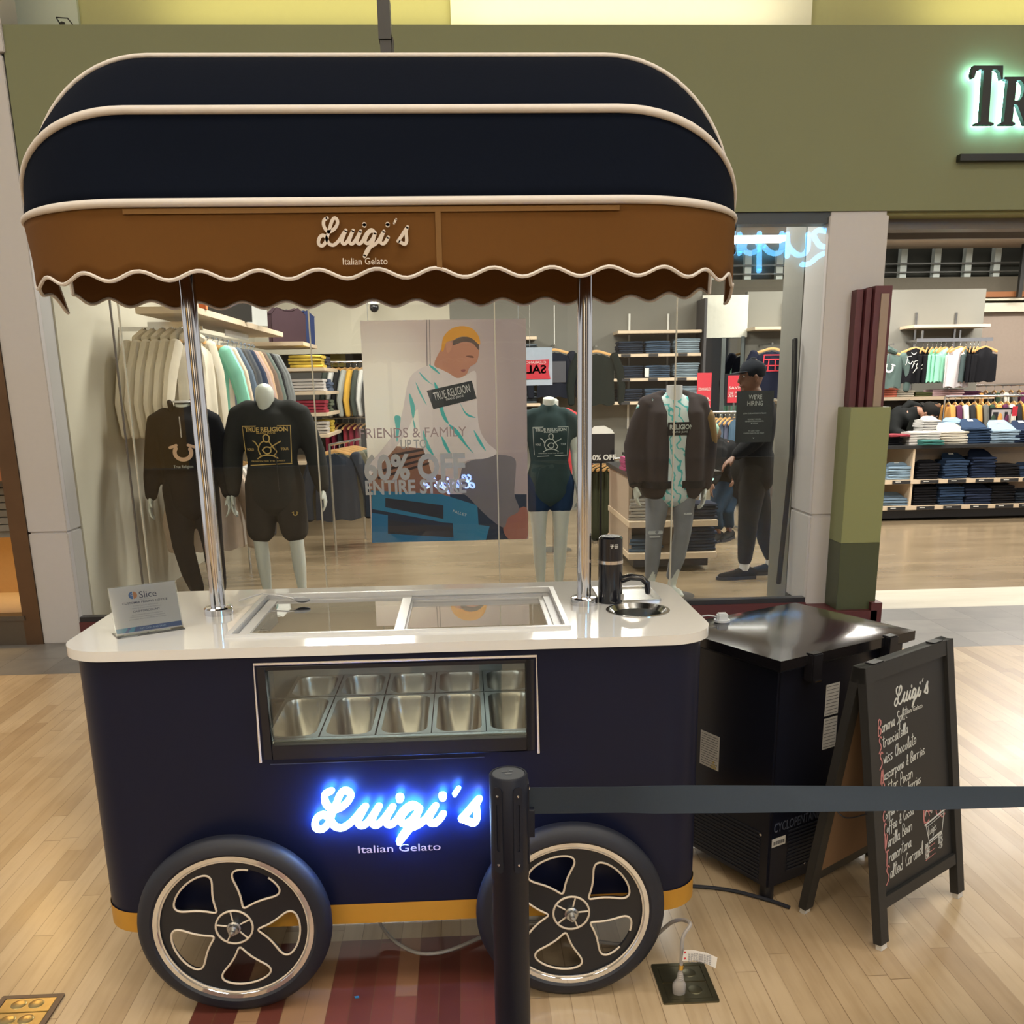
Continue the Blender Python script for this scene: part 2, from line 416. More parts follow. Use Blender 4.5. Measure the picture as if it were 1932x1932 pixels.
olive = mat('olive_paint', (.158, .168, .088), .75, var=.03, scale=3)
white_col = mat('column_offwhite', (.43, .41, .40), .5, var=.02)
# green fascia band over the shop window and entrance
fas = struct('wall_front', MB().box(-2.46, XR, 5.98, 6.18, 2.52, 3.50), olive)
struct('trim_1', MB().box(-2.46, 2.24, 6.0, 6.12, 2.455, 2.52), mat('window_head_black', (.012, .016, .016), .4))
struct('trim_2', MB().box(2.24, XR, 6.02, 6.16, 2.50, 2.52), mat('soffit_olive', (.20, .19, .07), .6))
tr = MB().box(2.58, XR, 6.16, 6.30, 2.44, 2.505).box(2.58, XR, 6.30, 6.36, 2.47, 2.52).box(2.58, XR, 6.42, 6.46, 2.42, 2.50)
struct('trim_3', tr, mat('door_track', (.16, .14, .12), .4, .3))
# upper wall above the ledge, painted in blocks
struct('wall_front', MB().box(-2.46, XR, 6.18, 6.5, 3.40, 3.44), olive)
up_y, up_c = mat('upper_olive_paint', (.34, .33, .15), .8, var=.02), mat('upper_cream_paint', (.62, .60, .45), .8, var=.02)
k = (6.42 / 6.0)
struct('wall_front', MB().box(-2.6 , aY(146, 20, 6.42).x, 6.42, 6.6, 3.4, 6.6), mat('upper_pale_green', (.42, .46, .37), .8, var=.02))
struct('wall_front', MB().box(aY(146, 20, 6.45).x, aY(850, 20, 6.45).x, 6.45, 6.6, 3.4, 6.6), up_y)
struct('wall_front', MB().box(aY(850, 20, 6.42).x, aY(1532, 20, 6.42).x, 6.42, 6.6, 3.4, 6.6), up_c)
struct('wall_front', MB().box(aY(1532, 20, 6.45).x, XR, 6.45, 6.6, 3.4, 6.6), up_y)
wire = MB().tube([(-2.28, 6.40, 3.62), (-2.27, 6.3, 3.64), (-2.2, 6.28, 3.63), (-2.15, 6.3, 3.56)], .004, 6)
wire.tube([(-2.28, 6.42, 3.65), (-2.28, 6.40, 3.60)], .015, 6)
put('cable_stub', wire, mat('cable_black', (.01, .01, .01), .5)); tag(bpy.data.objects['cable_stub'], 'short loose black cable poking out of the pale green wall, top left', 'cable')

# left column with base block and joint, right column
struct('wall_left', MB().box(-2.71, -2.47, 5.98, 6.20, 0, .705).box(-2.71, -2.47, 5.98, 6.20, .715, 3.35).box(-2.725, -2.45, 5.965, 6.20, 3.362, 6.6).box(-2.70, -2.48, 5.99, 6.18, .70, 3.37), white_col, bevel=.004)
struct('wall_right', MB().box(2.22, 2.58, 5.98, 6.36, .12, .70).box(2.22, 2.58, 5.98, 6.36, .712, 2.495).box(2.23, 2.57, 5.99, 6.34, .69, 2.72), white_col, bevel=.004)
struct('baseboard_left', MB().box(-2.47, 2.22, 5.97, 6.10, 0, .135), mat('oxblood_base', (.075, .014, .016), .45))
struct('baseboard_right', MB().box(2.22, 2.60, 5.74, 6.05, 0, .125).box(2.56, 2.63, 5.74, 6.30, 0, .175), mat('oxblood_base', (.075, .014, .016), .45))
struct('trim_4', MB().box(-2.47, 2.22, 5.985, 6.05, .135, .165), mat('window_sill_black', (.012, .012, .016), .35))

# shop window glass, five panes with joints
gm = glass_mat('shop_glass', (.97, .985, .975), 1.5, 0, .0, .42)
xs = [-2.46, -2.01, -.90, .21, 1.32, 2.215]
for a, b in zip(xs, xs[1:]):
    w_ = struct('window_1', MB().box(a + .004, b - .004, 5.999, 6.001, .165, 2.455), gm, smooth=False)
jm = mat('silicone_joint', (.42, .40, .32), .3)
for x in xs[1:-1]:
    struct('trim_5', MB().box(x - .0035, x + .0035, 5.994, 6.012, .165, 2.455), jm)
struct('trim_5', MB().box(-2.06, -2.052, 5.994, 6.012, .165, 2.455), mat('joint_reflection', (.08, .07, .06), .4))  # dark strip added to stand for the joint's reflection in the glass

# green box standing against the right column, with oxblood trim above
gb = thing('pillar_box', 'two-tone green box column standing against the white pillar beside the shop entrance', 'column', (2.47, 5.88, .12))
put('upper_panel', MB().box(2.35, 2.60, 5.78, 5.985, .555, 1.385), mat('sage_green', (.20, .215, .092), .45, var=.02), gb, bevel=.002)
put('lower_panel', MB().box(2.35, 2.60, 5.78, 5.985, .125, .555), mat('dark_olive_green', (.047, .057, .026), .4, var=.02), gb, bevel=.002)
ox = mat('oxblood_trim', (.085, .018, .022), .5)
fz = thing('pilaster', 'oxblood red stepped pilaster with tan inset above the green box', 'pilaster', (2.46, 5.9, 1.385))
zt = aY(1640, 541, 5.9).z
put('fin', MB().box(2.385, 2.425, 5.90, 5.99, 1.385, zt - .015), ox, fz)
put('fin', MB().box(2.432, 2.465, 5.87, 5.99, 1.385, zt - .01), ox, fz)
put('frame', MB().box(2.472, 2.575, 5.84, 5.99, 1.385, zt), ox, fz)
put('inset', MB().box(2.508, 2.556, 5.832, 5.845, 1.386, zt - .045), mat('tan_panel', (.27, .20, .15), .6), fz)

# back-lit sign letters on the fascia (serif T and R)
bl = mat('sign_black', (.006, .007, .006), .5); halo = mat('halo_led', (.6, 1, .95), .5, emit=(.42, 1.0, 1.0), estr=22)
def serif(name, outer, holes, x0, z0, s, label):
    t = thing(name, label, 'sign letter', (x0, 5.93, z0), group='back-lit letters on the green fascia')
    fn = lambda u, v, q: (x0 + u * s, q, z0 + v * s)
    put('letter_face', MB().slab(outer, holes, fn, 5.905, 5.94), bl, t, smooth=False)
    sh = lambda P: P
    put('halo_light', MB().slab(outer, holes, lambda u, v, q: (x0 + u * s, q, z0 + v * s), 5.942, 5.952), halo, t, smooth=False)
    return t
A = aY(1824, 237, 5.92); B_ = aY(1886, 125, 5.92)
Tp = [(.18, 0), (.82, 0), (.82, .05), (.64, .10), (.64, 1.66), (.80, 1.66), (.90, 1.58), (.98, 1.36), (1.04, 1.38), (1.0, 1.78), (.0, 1.78), (-.06, 1.52), (.0, 1.40), (.06, 1.42), (.10, 1.58), (.20, 1.66), (.36, 1.66), (.36, .10), (.18, .05)]
Tp = [(u - .0 + .06 * (v < .2), v) for u, v in Tp]
sT = (B_.z - A.z) / 1.78
serif('sign_letter', Tp, [], A.x, A.z, sT, 'black serif letter T glowing turquoise from behind on green fascia')
Ro = [(0, 0), (.52, 0), (.52, .06), (.42, .10), (.42, .62), (.52, .62), (.86, .0), (1.2, .0), (1.2, .07), (1.08, .11), (.76, .66), (.96, .80), (1.0, 1.06), (.92, 1.32), (.66, 1.45), (0, 1.45), (0, 1.38), (.12, 1.34), (.12, .10), (0, .06)]
Ri = [(.42, .74), (.58, .74), (.68, .88), (.70, 1.06), (.66, 1.24), (.56, 1.34), (.42, 1.34)]
A2 = aY(1884, 237, 5.92)
serif('sign_letter', Ro, [Ri], A2.x, A2.z, sT, 'black serif letter R glowing turquoise from behind on green fascia')
q = aY(1809, 298, 5.95)
o = put('sign_bar', MB().box(q.x, q.x + 2.2, 5.93, 5.98, q.z - .018, q.z + .018), bl); tag(o, 'thin dark horizontal bar on the green fascia under the letters', 'sign')

# neighbouring shop front at the far left
st = mat('brushed_bronze_steel', (.16, .105, .07), .32, .9, var=.15, scale=6)
struct('trim_6', MB().box(-2.815, -2.71, 5.97, 6.06, 0, 3.4), st)
struct('trim_7', MB().box(-6, -2.815, 5.97, 6.06, 0, .16).box(-6, -2.80, 5.96, 6.07, .16, .19), mat('shop_sill_steel', (.13, .11, .09), .35, .7))
sl = MB()
for i in range(15): sl.box(-6, -2.85, 6.9, 6.93, .60 + i * .052, .644 + i * .052)
sl.box(-6, -2.85, 6.93, 6.96, .55, 1.40)
o = put('slatted_counter', sl, mat('grey_slat', (.22, .21, .19), .5)); tag(o, 'grey slatted counter front inside neighbouring shop at the left edge', 'counter')
o = put('tray', MB().box(-3.7, -3.02, 6.6, 6.86, .98, 1.06), mat('terracotta_wood', (.36, .13, .05), .5)); tag(o, 'terracotta coloured tray inside neighbouring shop at the left edge', 'tray')
for x in (-3.68, -3.08): put('leg', MB().box(x, x + .04, 6.63, 6.83, 0, .98), mat('grey_slat', (.22, .21, .19), .5), o)
struct('wall_left', MB().box(-6, -2.6, 7.6, 7.7, 0, 3.2), mat('warm_tan_wall', (.50, .30, .12), .7))
struct('floor', MB().box(-6, -2.64, 6.08, 7.6, 0, .012), mat('beige_floor', (.55, .45, .33), .5))
area('warm_shop_light', (-3.2, 6.9, 2.7), .8, .5, 45, (1, .62, .22))
# store shell
cream = mat('store_cream', (.50, .47, .38), .8, var=.02, scale=4)
grey = mat('store_grey', (.185, .18, .155), .8, var=.03, scale=4)
struct('wall_left', MB().box(-2.58, -2.46, 6.2, 13.2, 0, 3.2), cream)
struct('wall_back', MB().box(-2.46, -.12, 12.0, 12.1, 1.95, 3.2).box(-2.46, -.12, 12.5, 12.6, 0, 3.2), cream)
struct('wall_back', MB().box(-.12, 2.94, 12.0, 12.1, 0, 2.80).box(3.50, 6.47, 12.0, 12.1, 0, 2.60), grey)
struct('wall_back', MB().box(2.94, 3.50, 11.95, 12.1, 2.07, 2.56), mat('white_soffit', (.62, .62, .54), .7))
struct('wall_back', MB().box(6.47, XR, 12.6, 12.7, 0, 2.47), mat('mauve_wall', (.36, .29, .24), .8))
struct('trim_8', MB().box(6.45, XR, 12.50, 12.62, 2.36, 2.47).box(6.45, XR, 12.46, 12.62, 2.50, 2.53), mat('crown_white', (.66, .62, .5), .6))
struct('trim_8', MB().box(6.45, XR, 12.42, 12.6, 2.535, 2.60), mat('crown_rust', (.27, .10, .03), .6))
# dark high band with mullions
struct('wall_back', MB().box(-.12, XR, 12.8, 12.9, 2.0, 3.4), mat('plenum_dark', (.035, .036, .028), .9))
struct('wall_back', MB().box(-.12, XR, 12.62, 12.7, 2.47, 2.80), mat('taupe_band', (.13, .115, .085), .8))
mu = mat('mullion_white', (.6, .66, .62), .5)
for i in range(14):
    x = 3.2 + i * .41 + (.03 if i % 3 else 0)
    struct('trim_9', MB().box(x, x + .085, 12.66, 12.75, 2.80, 3.16), mu)
struct('trim_9', MB().box(2.9, XR, 12.60, 12.62, 2.955, 2.975).box(2.9, XR, 12.60, 12.62, 2.855, 2.87), mat('thin_rail', (.06, .06, .05), .4))
struct('trim_9', MB().box(7.05, 7.10, 12.3, 12.35, 2.52, 3.2), mat('dark_post', (.02, .02, .018), .5))
# ceilings
struct('ceiling', MB().box(XL, XR, 6.2, 12.65, 3.15, 3.2), mat('store_ceiling', (.42, .35, .27), .9))
struct('ceiling', MB().box(-13, 14, -8.2, 6.6, 6.6, 6.7), mat('mall_ceiling', (.6, .57, .5), .9))
# visible troffer panels
tm = mat('troffer_lens', (1, 1, 1), .5, emit=(1, .97, .9), estr=5)
for px, py in ((1675, 443), (1900, 441), (1425, 450)):
    c = aZ(px, py, 3.14)
    o = thing('troffer', 'bright rectangular ceiling light inside the store ' + {1675: 'just right of the white pillar', 1900: 'at the right edge of the photo', 1425: 'seen through the shop window'}[px], 'ceiling light', (c.x, c.y, 3.12), group='store ceiling lights')
    put('frame', MB().box(c.x - .42, c.x + .42, c.y - .30, c.y + .30, 3.135, 3.152), white_col, o)
    put('lens', MB().box(c.x - .38, c.x + .38, c.y - .27, c.y + .27, 3.125, 3.136), tm, o)
for px, py in ((1704, 431), (1915, 430)):
    c = aZ(px, py, 3.14)
    o = thing('downlight', 'round recessed downlight in the store ceiling, ' + ('left one' if px < 1800 else 'right one'), 'ceiling light', (c.x, c.y, 3.13))
    put('ring', MB().lathe([(.16, 3.12), (.19, 3.12), (.19, 3.15), (.16, 3.15), (.16, 3.12)], (c.x, c.y, 0)), white_col, o)
    put('lens', MB().lathe([(.001, 3.135), (.16, 3.135)], (c.x, c.y, 0)), mat('downlight_lens', (1, .95, .8), .5, emit=(1, .92, .72), estr=1.6), o)
# opposite side of the mall (seen only in reflections)
struct('wall_back', MB().box(-13, 14, -8.2, -8.0, 3.4, 6.6), mat('opposite_fascia', (.42, .36, .26), .8))
for i, (x0, x1, c, e) in enumerate([(-13, -8.2, (.05, .05, .06), 0), (-8, -5.6, (.7, .42, .12), .5), (-5.4, -2.4, (.04, .04, .05), 0), (-2.2, -.6, (.9, .85, .75), .7), (-.4, 2.2, (.05, .045, .04), 0), (2.4, 5.2, (.5, .4, .3), .35), (5.4, 8.8, (.06, .07, .1), 0), (9, 14, (.4, .36, .3), .2)]):
    struct('wall_back', MB().box(x0, x1, -8.3, -8.15, 0, 3.4), mat('opposite_shop_%d' % i, c, .6, emit=c if e else None, estr=e))
for x in (-8.1, -5.5, -2.3, -.5, 2.3, 5.3, 8.9): struct('wall_back', MB().box(x - .12, x + .12, -8.15, -7.95, 0, 3.4), white_col)
# blue script sign over the opposite shop; it shows mirrored in the window glass
bs = mat('blue_neon', (.2, .6, 1), .5, emit=(.16, .55, 1.0), estr=24)
S = 300 / 1932
gl = [[(745, 560), (660, 550), (600, 595), (620, 660), (670, 730), (725, 752)], [(720, 830), (640, 875), (580, 930), (520, 962), (455, 965)],
      [(530, 600), (525, 760), (490, 830), (430, 852), (370, 830), (310, 770), (280, 700), (278, 600)], [(278, 600), (276, 862)],
      [(212, 590), (210, 780), (150, 832), (60, 812), (-10, 740)], [(-60, 590), (-62, 1040)], [(-62, 720), (-150, 650), (-230, 700), (-240, 790), (-160, 830), (-70, 780)], [(-300, 600), (-300, 830)], [(-380, 450), (-380, 830)]]
cen = aY(1440, 470, 20.0); sg = thing('shop_sign', 'light blue script sign over opposite shop, reflected in the window beside awning', 'sign', (cen.x, -8.0, cen.z))
for st_ in gl:
    P = [aY(1440 + u * S, 350 + v * S, 20.0) for u, v in catmull(st_, 4)]
    P2 = [(p.x, p.z) for p in P]
    put('neon_stroke', ribbon(P2, .095, MB(), lambda u, v, t: (u, t, v), -7.96, -7.90), bs, sg, smooth=False)
# ================================================================ GELATO CART
navy = mat('navy_panel', (.0065, .0085, .025), .36, var=.05, spec=.22)
black = mat('satin_black', (.006, .006, .009), .4)
chrome = mat('chrome', (.72, .72, .74), .08, 1.0, var=.01)
steel = mat('stainless', (.50, .50, .48), .25, 1.0, var=.06, scale=60)
quartz = mat('white_quartz', (.66, .66, .65), .09, var=.015, coat=.3)
stripe = mat('mustard_stripe', (.46, .23, .025), .5)
cream_line = mat('cream_line', (.62, .54, .44), .45)
rubber = mat('rubber', (.009, .011, .020), .55, var=.08, scale=60)
CX0, CX1, CY0, CY1, ZT = -.967, .592, 2.215, 2.865, .955
cart = thing('gelato_cart', 'dark navy gelato cart with white top, striped awning and two spoked wheels', 'cart', (-.19, 2.545, 0))
# body: rounded shell with window opening in the front
WX0, WX1, WZ0, WZ1 = -.493, .137, .700, .893
R_ = .11; shell = MB(); out = rrect(CX0, CX1, CY0, CY1, R_, 10)
zs = [.203, .93]
for i in range(len(out)):
    a, b = out[i], out[(i + 1) % len(out)]
    if abs(a[1] - CY0) < 1e-6 and abs(b[1] - CY0) < 1e-6: continue
    shell.quad((a[0], a[1], .203), (b[0], b[1], .203), (b[0], b[1], .93), (a[0], a[1], .93))
x0, x1 = CX0 + R_, CX1 - R_
for (a, b, c, d) in ((x0, WX0, .203, .93), (WX1, x1, .203, .93), (WX0, WX1, .203, WZ0), (WX0, WX1, WZ1, .93)):
    shell.quad((a, CY0, c), (b, CY0, c), (b, CY0, d), (a, CY0, d))
shell.slab(out, [], XY, .200, .205)
body = put('body', shell, navy, cart)
so = rrect(CX0 - .002, CX1 + .002, CY0 - .002, CY1 + .002, R_, 10); sh = MB()
for i in range(len(so)):
    a, b = so[i], so[(i + 1) % len(so)]; sh.quad((a[0], a[1], .200), (b[0], b[1], .200), (b[0], b[1], .256), (a[0], a[1], .256))
put('base_stripe', sh, stripe, cart)['label'] = 'mustard yellow stripe along the bottom edge'
# front window frame, reveal, glass, cream outline
fr = MB()
for (a, b, c, d) in ((WX0 - .02, WX0, WZ0 - .035, WZ1 + .01), (WX1, WX1 + .02, WZ0 - .035, WZ1 + .01), (WX0, WX1, WZ1, WZ1 + .01), (WX0, WX1, WZ0 - .035, WZ0)):
    fr.box(a, b, CY0 - .003, CY0 + .022, c, d)
fw = put('window_frame', fr, black, cart, bevel=.001)
put('pane', MB().box(WX0, WX1, CY0 + .014, CY0 + .019, WZ0, WZ1), glass_mat('case_glass', (.93, .96, .95), 1.5, 0, .02), fw, smooth=False)
ln = MB().tube([(-.523, CY0 - .002, .657), (-.519, CY0 - .002, .910), (.163, CY0 - .002, .910), (.166, CY0 - .002, .657)], .0035, 6)
put('outline_strip', ln, cream_line, cart)['label'] = 'cream outline strip around the display window'
put('seam_line', MB().box(-.50, .03, CY0 - .0015, CY0, .650, .6515), mat('seam_metal', (.08, .10, .16), .3, .6), cart)
# refrigerated well with pans
well = MB(); wx0, wx1, wy0, wy1 = -.60, .25, CY0 + .024, 2.80
well.quad((wx0, wy0, .50), (wx1, wy0, .50), (wx1, wy1, .50), (wx0, wy1, .50)); well.quad((wx0, wy1, .50), (wx1, wy1, .50), (wx1, wy1, .93), (wx0, wy1, .93))
well.quad((wx0, wy0, .50), (wx0, wy1, .50), (wx0, wy1, .93), (wx0, wy0, .93)); well.quad((wx1, wy0, .50), (wx1, wy1, .50), (wx1, wy1, .93), (wx1, wy0, .93))
wl = put('well_liner', well, mat('white_liner', (.30, .31, .30), .4, .3), cart)
bars = MB()
for y in (2.262, 2.586): bars.box(wx0, wx1, y - .006, y + .006, .690, .699)
bars.box(wx0, wx1, 2.235, 2.25, .688, .705); put('pan_rail', bars, steel, cart)
def pan_mesh(W, D):
    m = MB(); r = .036; loops = []
    for (ins, z, rr) in ((0, 0, .004), (.010, .0, r), (.014, -.012, r), (.022, -.125, r), (.045, -.150, r * .8)):
        loops.append([(u, v, z) for u, v in rrect(-W / 2 + ins, W / 2 - ins, -D / 2 + ins, D / 2 - ins, rr if rr < W / 2 - ins else .02, 6)])
    for a, b in zip(loops, loops[1:]):
        n = len(a); m.add(a + b, [(i, (i + 1) % n, n + (i + 1) % n, n + i) for i in range(n)])
    m.add(loops[-1], [tuple(range(len(loops[-1])))]); return m
pm = mat('pan_steel', (.36, .34, .31), .30, 1.0, var=.08, scale=40)
PW = [-.526, -.386, -.243, -.102, .038, .178]
p0 = thing('gelato_pan', 'x', 'pan', (0, 0, 0), group='empty steel gelato pans in the cart case'); put('tub', pan_mesh(.138, .318), pm, p0, local=True)
q0 = thing('gelato_pan', 'x', 'pan', (0, 0, 0), group='empty steel gelato pans in the cart case'); put('tub', pan_mesh(.138, .205), pm, q0, local=True)
nth = ['leftmost', 'second from left', 'middle', 'fourth from left', 'rightmost']
for i in range(5):
    x = (PW[i] + PW[i + 1]) / 2
    for (src, y, rown) in ((p0, 2.425, 'front'), (q0, 2.695, 'rear')):
        lab = 'empty stainless pan, %s in the %s row of the display case' % (nth[i], rown)
        if i == 0: src.location = (x, y, .700); src['label'] = lab
        else: dup(src, (x, y, .700), label=lab)
led = area('case_led', (-.17, 2.40, .925), .70, .012, 1.0, (.92, 1, .96))
put('light_tube', MB().box(-.52, .17, 2.79, 2.797, .862, .872), mat('led_tube', (1, 1, 1), .5, emit=(.85, 1, .95), estr=6), cart)
# worktop with opening
hole = [(-.60, 2.303), (.254, 2.303), (.254, 2.784), (-.60, 2.784)]
th = [(.459 + .078 * math.cos(2 * PI * k / 28), 2.476 + .078 * math.sin(2 * PI * k / 28)) for k in range(28)]
th2 = rrect(.455, .535, 2.60, 2.70, .01, 3)
put('worktop', MB().slab(rrect(-.992, .612, 2.203, 2.887, .125, 12), [hole, th], XY, .930, ZT), quartz, cart, bevel=.0015)
fm = mat('white_frame', (.62, .63, .64), .22, var=.02)
def rim(x0, x1, y0, y1, w, z0, z1): return MB().slab([(x0, y0), (x1, y0), (x1, y1), (x0, y1)], [[(x0 + w, y0 + w), (x1 - w, y0 + w), (x1 - w, y1 - w), (x0 + w, y1 - w)]], XY, z0, z1)
put('case_rim', rim(-.604, .258, 2.30, 2.788, .014, .946, .962), fm, cart, bevel=.001)
put('track', rim(-.59, .244, 2.316, 2.772, .022, .925, .9455), mat('track_grey', (.45, .46, .49), .25), cart)
for (x0, x1, z) in ((-.583, -.165, .940), (-.19, .238, .930)):
    d = put('sliding_lid', rim(x0, x1, 2.322, 2.766, .026 if z > .935 else .030, z, z + .010), fm, cart, bevel=.001)
    put('pane', MB().box(x0 + .02, x1 - .02, 2.34, 2.75, z + .003, z + .007), glass_mat('lid_glass', (.90, .93, .92), 1.5, 0, .22, 1.6), d, smooth=False)
put('cable', MB().tube([(-.66, 2.70, .962), (-.60, 2.745, .972), (-.52, 2.70, .968), (-.49, 2.69, .962)], .0025, 6), fm, cart)
o = put('suction_clip', MB().ball((-.475, 2.69, .962), (.022, .016, .008)).box(-.50, -.47, 2.683, 2.697, .962, .970), mat('clip_grey', (.40, .42, .46), .3)); tag(o, 'small grey suction clip on the case rim left of the sliding lids', 'clip')
# dipper well, drip tray, tower
put('dipper_bowl', MB().lathe([(.001, .86), (.045, .862), (.062, .875), (.066, .945), (.078, .9575), (.086, .957), (.086, .955), (.078, .953)], (.459, 2.476, 0), 40), mat('bowl_steel', (.55, .55, .53), .16, 1.0, var=.05, scale=20), cart)
put('drip_tray', MB().slab(rrect(.372, .545, 2.575, 2.77, .008, 3), [rrect(.39, .527, 2.592, 2.753, .006, 3)], XY, ZT, ZT + .006).box(.388, .529, 2.59, 2.755, ZT, ZT + .002), steel, cart)
tw = thing('water_dispenser', 'black cylindrical water dispenser tower with curved spout and chrome band', 'dispenser', (.400, 2.585, ZT))
blk = mat('gloss_black', (.008, .009, .014), .18, coat=.3); c = (.400, 2.585, 0)
put('tower_base', MB().lathe([(.001, ZT), (.034, ZT), (.034, ZT + .112), (.001, ZT + .112)], c, 32), blk, tw)
put('band', MB().lathe([(.033, ZT + .112), (.0355, ZT + .112), (.0355, ZT + .121), (.033, ZT + .121)], c, 32), chrome, tw)
put('tower_top', MB().lathe([(.001, ZT + .121), (.034, ZT + .121), (.0335, ZT + .182), (.028, ZT + .187), (.001, ZT + .187)], c, 32), blk, tw)
put('spout', MB().loft([(.425, 2.58, ZT + .062), (.455, 2.572, ZT + .073), (.485, 2.565, ZT + .070), (.500, 2.562, ZT + .055), (.502, 2.562, ZT + .030)], [(.013, .011), (.012, .010), (.011, .009), (.010, .009), (.008, .008)], (0, 1, 0), 12), blk, tw)
g = MB(); wm = mat('print_white', (.7, .7, .68), .5)
for a, b in (((0, 8), (7, 8)), ((7, 8), (3, 5)), ((0, 5), (8, 5)), ((4, 5), (4, 0)), ((4, 0), (2, 1)), ((11, 8), (18, 8)), ((11, 8), (11, 0)), ((18, 8), (18, 0)), ((14, 8), (14, 0)), ((11, 4), (18, 4)), ((11, 0), (18, 0))):
    ribbon([a, b], .9, g, lambda u, v, t: (.400 + .0345 * math.sin((u - 5) * .035), 2.585 - .0345 * math.cos((u - 5) * .035), ZT + .158 + v * .0012), 0, 0)
put('logo_print', g, wm, tw, smooth=False)
put('sticker', MB().box(.425, .434, 2.5535, 2.5545, ZT + .012, ZT + .028), mat('label_grey', (.3, .3, .3), .5), tw)
# poles
for x in (-.684, .324):
    p = put('pole', MB().cyl((x, 2.57, ZT), (x, 2.57, 2.24), .0200, 28), chrome, cart)
    put('flange', MB().lathe([(.020, ZT + .022), (.035, ZT + .021), (.0385, ZT + .017), (.0385, ZT), (.020, ZT)], (x, 2.57, 0), 32), chrome, p)
fbar = MB()
for x in (-.684, .324): fbar.cyl((x, 2.36, 2.17), (x, 2.78, 2.17), .010, 10)
fbar.cyl((-.90, 2.57, 2.235), (.58, 2.57, 2.235), .012, 10); put('canopy_frame', fbar, steel, cart)
put('top_post', MB().box(-.178, -.150, 2.66, 2.70, 2.20, 2.40).box(-.181, -.150, 2.655, 2.70, 2.385, 2.475).box(-.148, -.145, 2.66, 2.69, 2.30, 2.39), black, cart)['label'] = 'black post sticking up behind the awning top'
# canopy
PX0, PX1, YM, ZP, RR, CC = -1.030, .692, 2.57, 1.932, .380, .34
def U(s):
    """0..1 along a rib -> (x, r)"""
    q = .30
    if s < q: a = s / q * PI / 2; return PX0 + CC * (1 - math.cos(a)), math.sin(a)
    if s > 1 - q: a = (1 - s) / q * PI / 2; return PX1 - CC * (1 - math.cos(a)), math.sin(a)
    return PX0 + CC + (s - q) / (1 - 2 * q) * (PX1 - PX0 - 2 * CC), 1.0
def can(s, a, sag=0.0):
    x, r = U(s); r *= RR * (1 - sag); return Vector((x, YM - r * math.cos(a), ZP + r * .975 * math.sin(a)))
ribs = [0, math.radians(30.5), math.radians(71), math.radians(109), math.radians(149), PI]
NS = 60; fab = mat('navy_canvas', (.0028, .0045, .010), .95, var=.12, scale=90, bump=.05, spec=.08)
cm = MB()
for k in range(5):
    a0, a1 = ribs[k], ribs[k + 1]; T = 6; g = []
    for t in range(T + 1):
        f = t / T
        for i in range(NS + 1):
            s = i / NS; wob = .006 * math.sin(s * 23 + k * 2) * math.sin(f * PI) * (1 + .7 * math.sin(s * 7)) 
            g.append(can(s, a0 + (a1 - a0) * f, .040 * math.sin(f * PI) + wob))
    cm.add(g, [(t * (NS + 1) + i, t * (NS + 1) + i + 1, (t + 1) * (NS + 1) + i + 1, (t + 1) * (NS + 1) + i) for t in range(T) for i in range(NS)])
cpy = put('canopy', cm, fab, cart)
sol = cpy.modifiers.new('s', 'SOLIDIFY'); sol.thickness = .003; mesh_eval(cpy)
pip = mat('cream_piping', (.60, .55, .50), .6)
for k, a in enumerate(ribs):
    put('piping', MB().tube([can(i / NS, a) + Vector((0, -math.cos(a), math.sin(a))) * .003 for i in range(NS + 1)], [.0045 + .0045 * min(1, 5 * min(i / NS, 1 - i / NS)) if k < 2 or k > 3 else .0055 for i in range(NS + 1)], 10), pip, cpy)
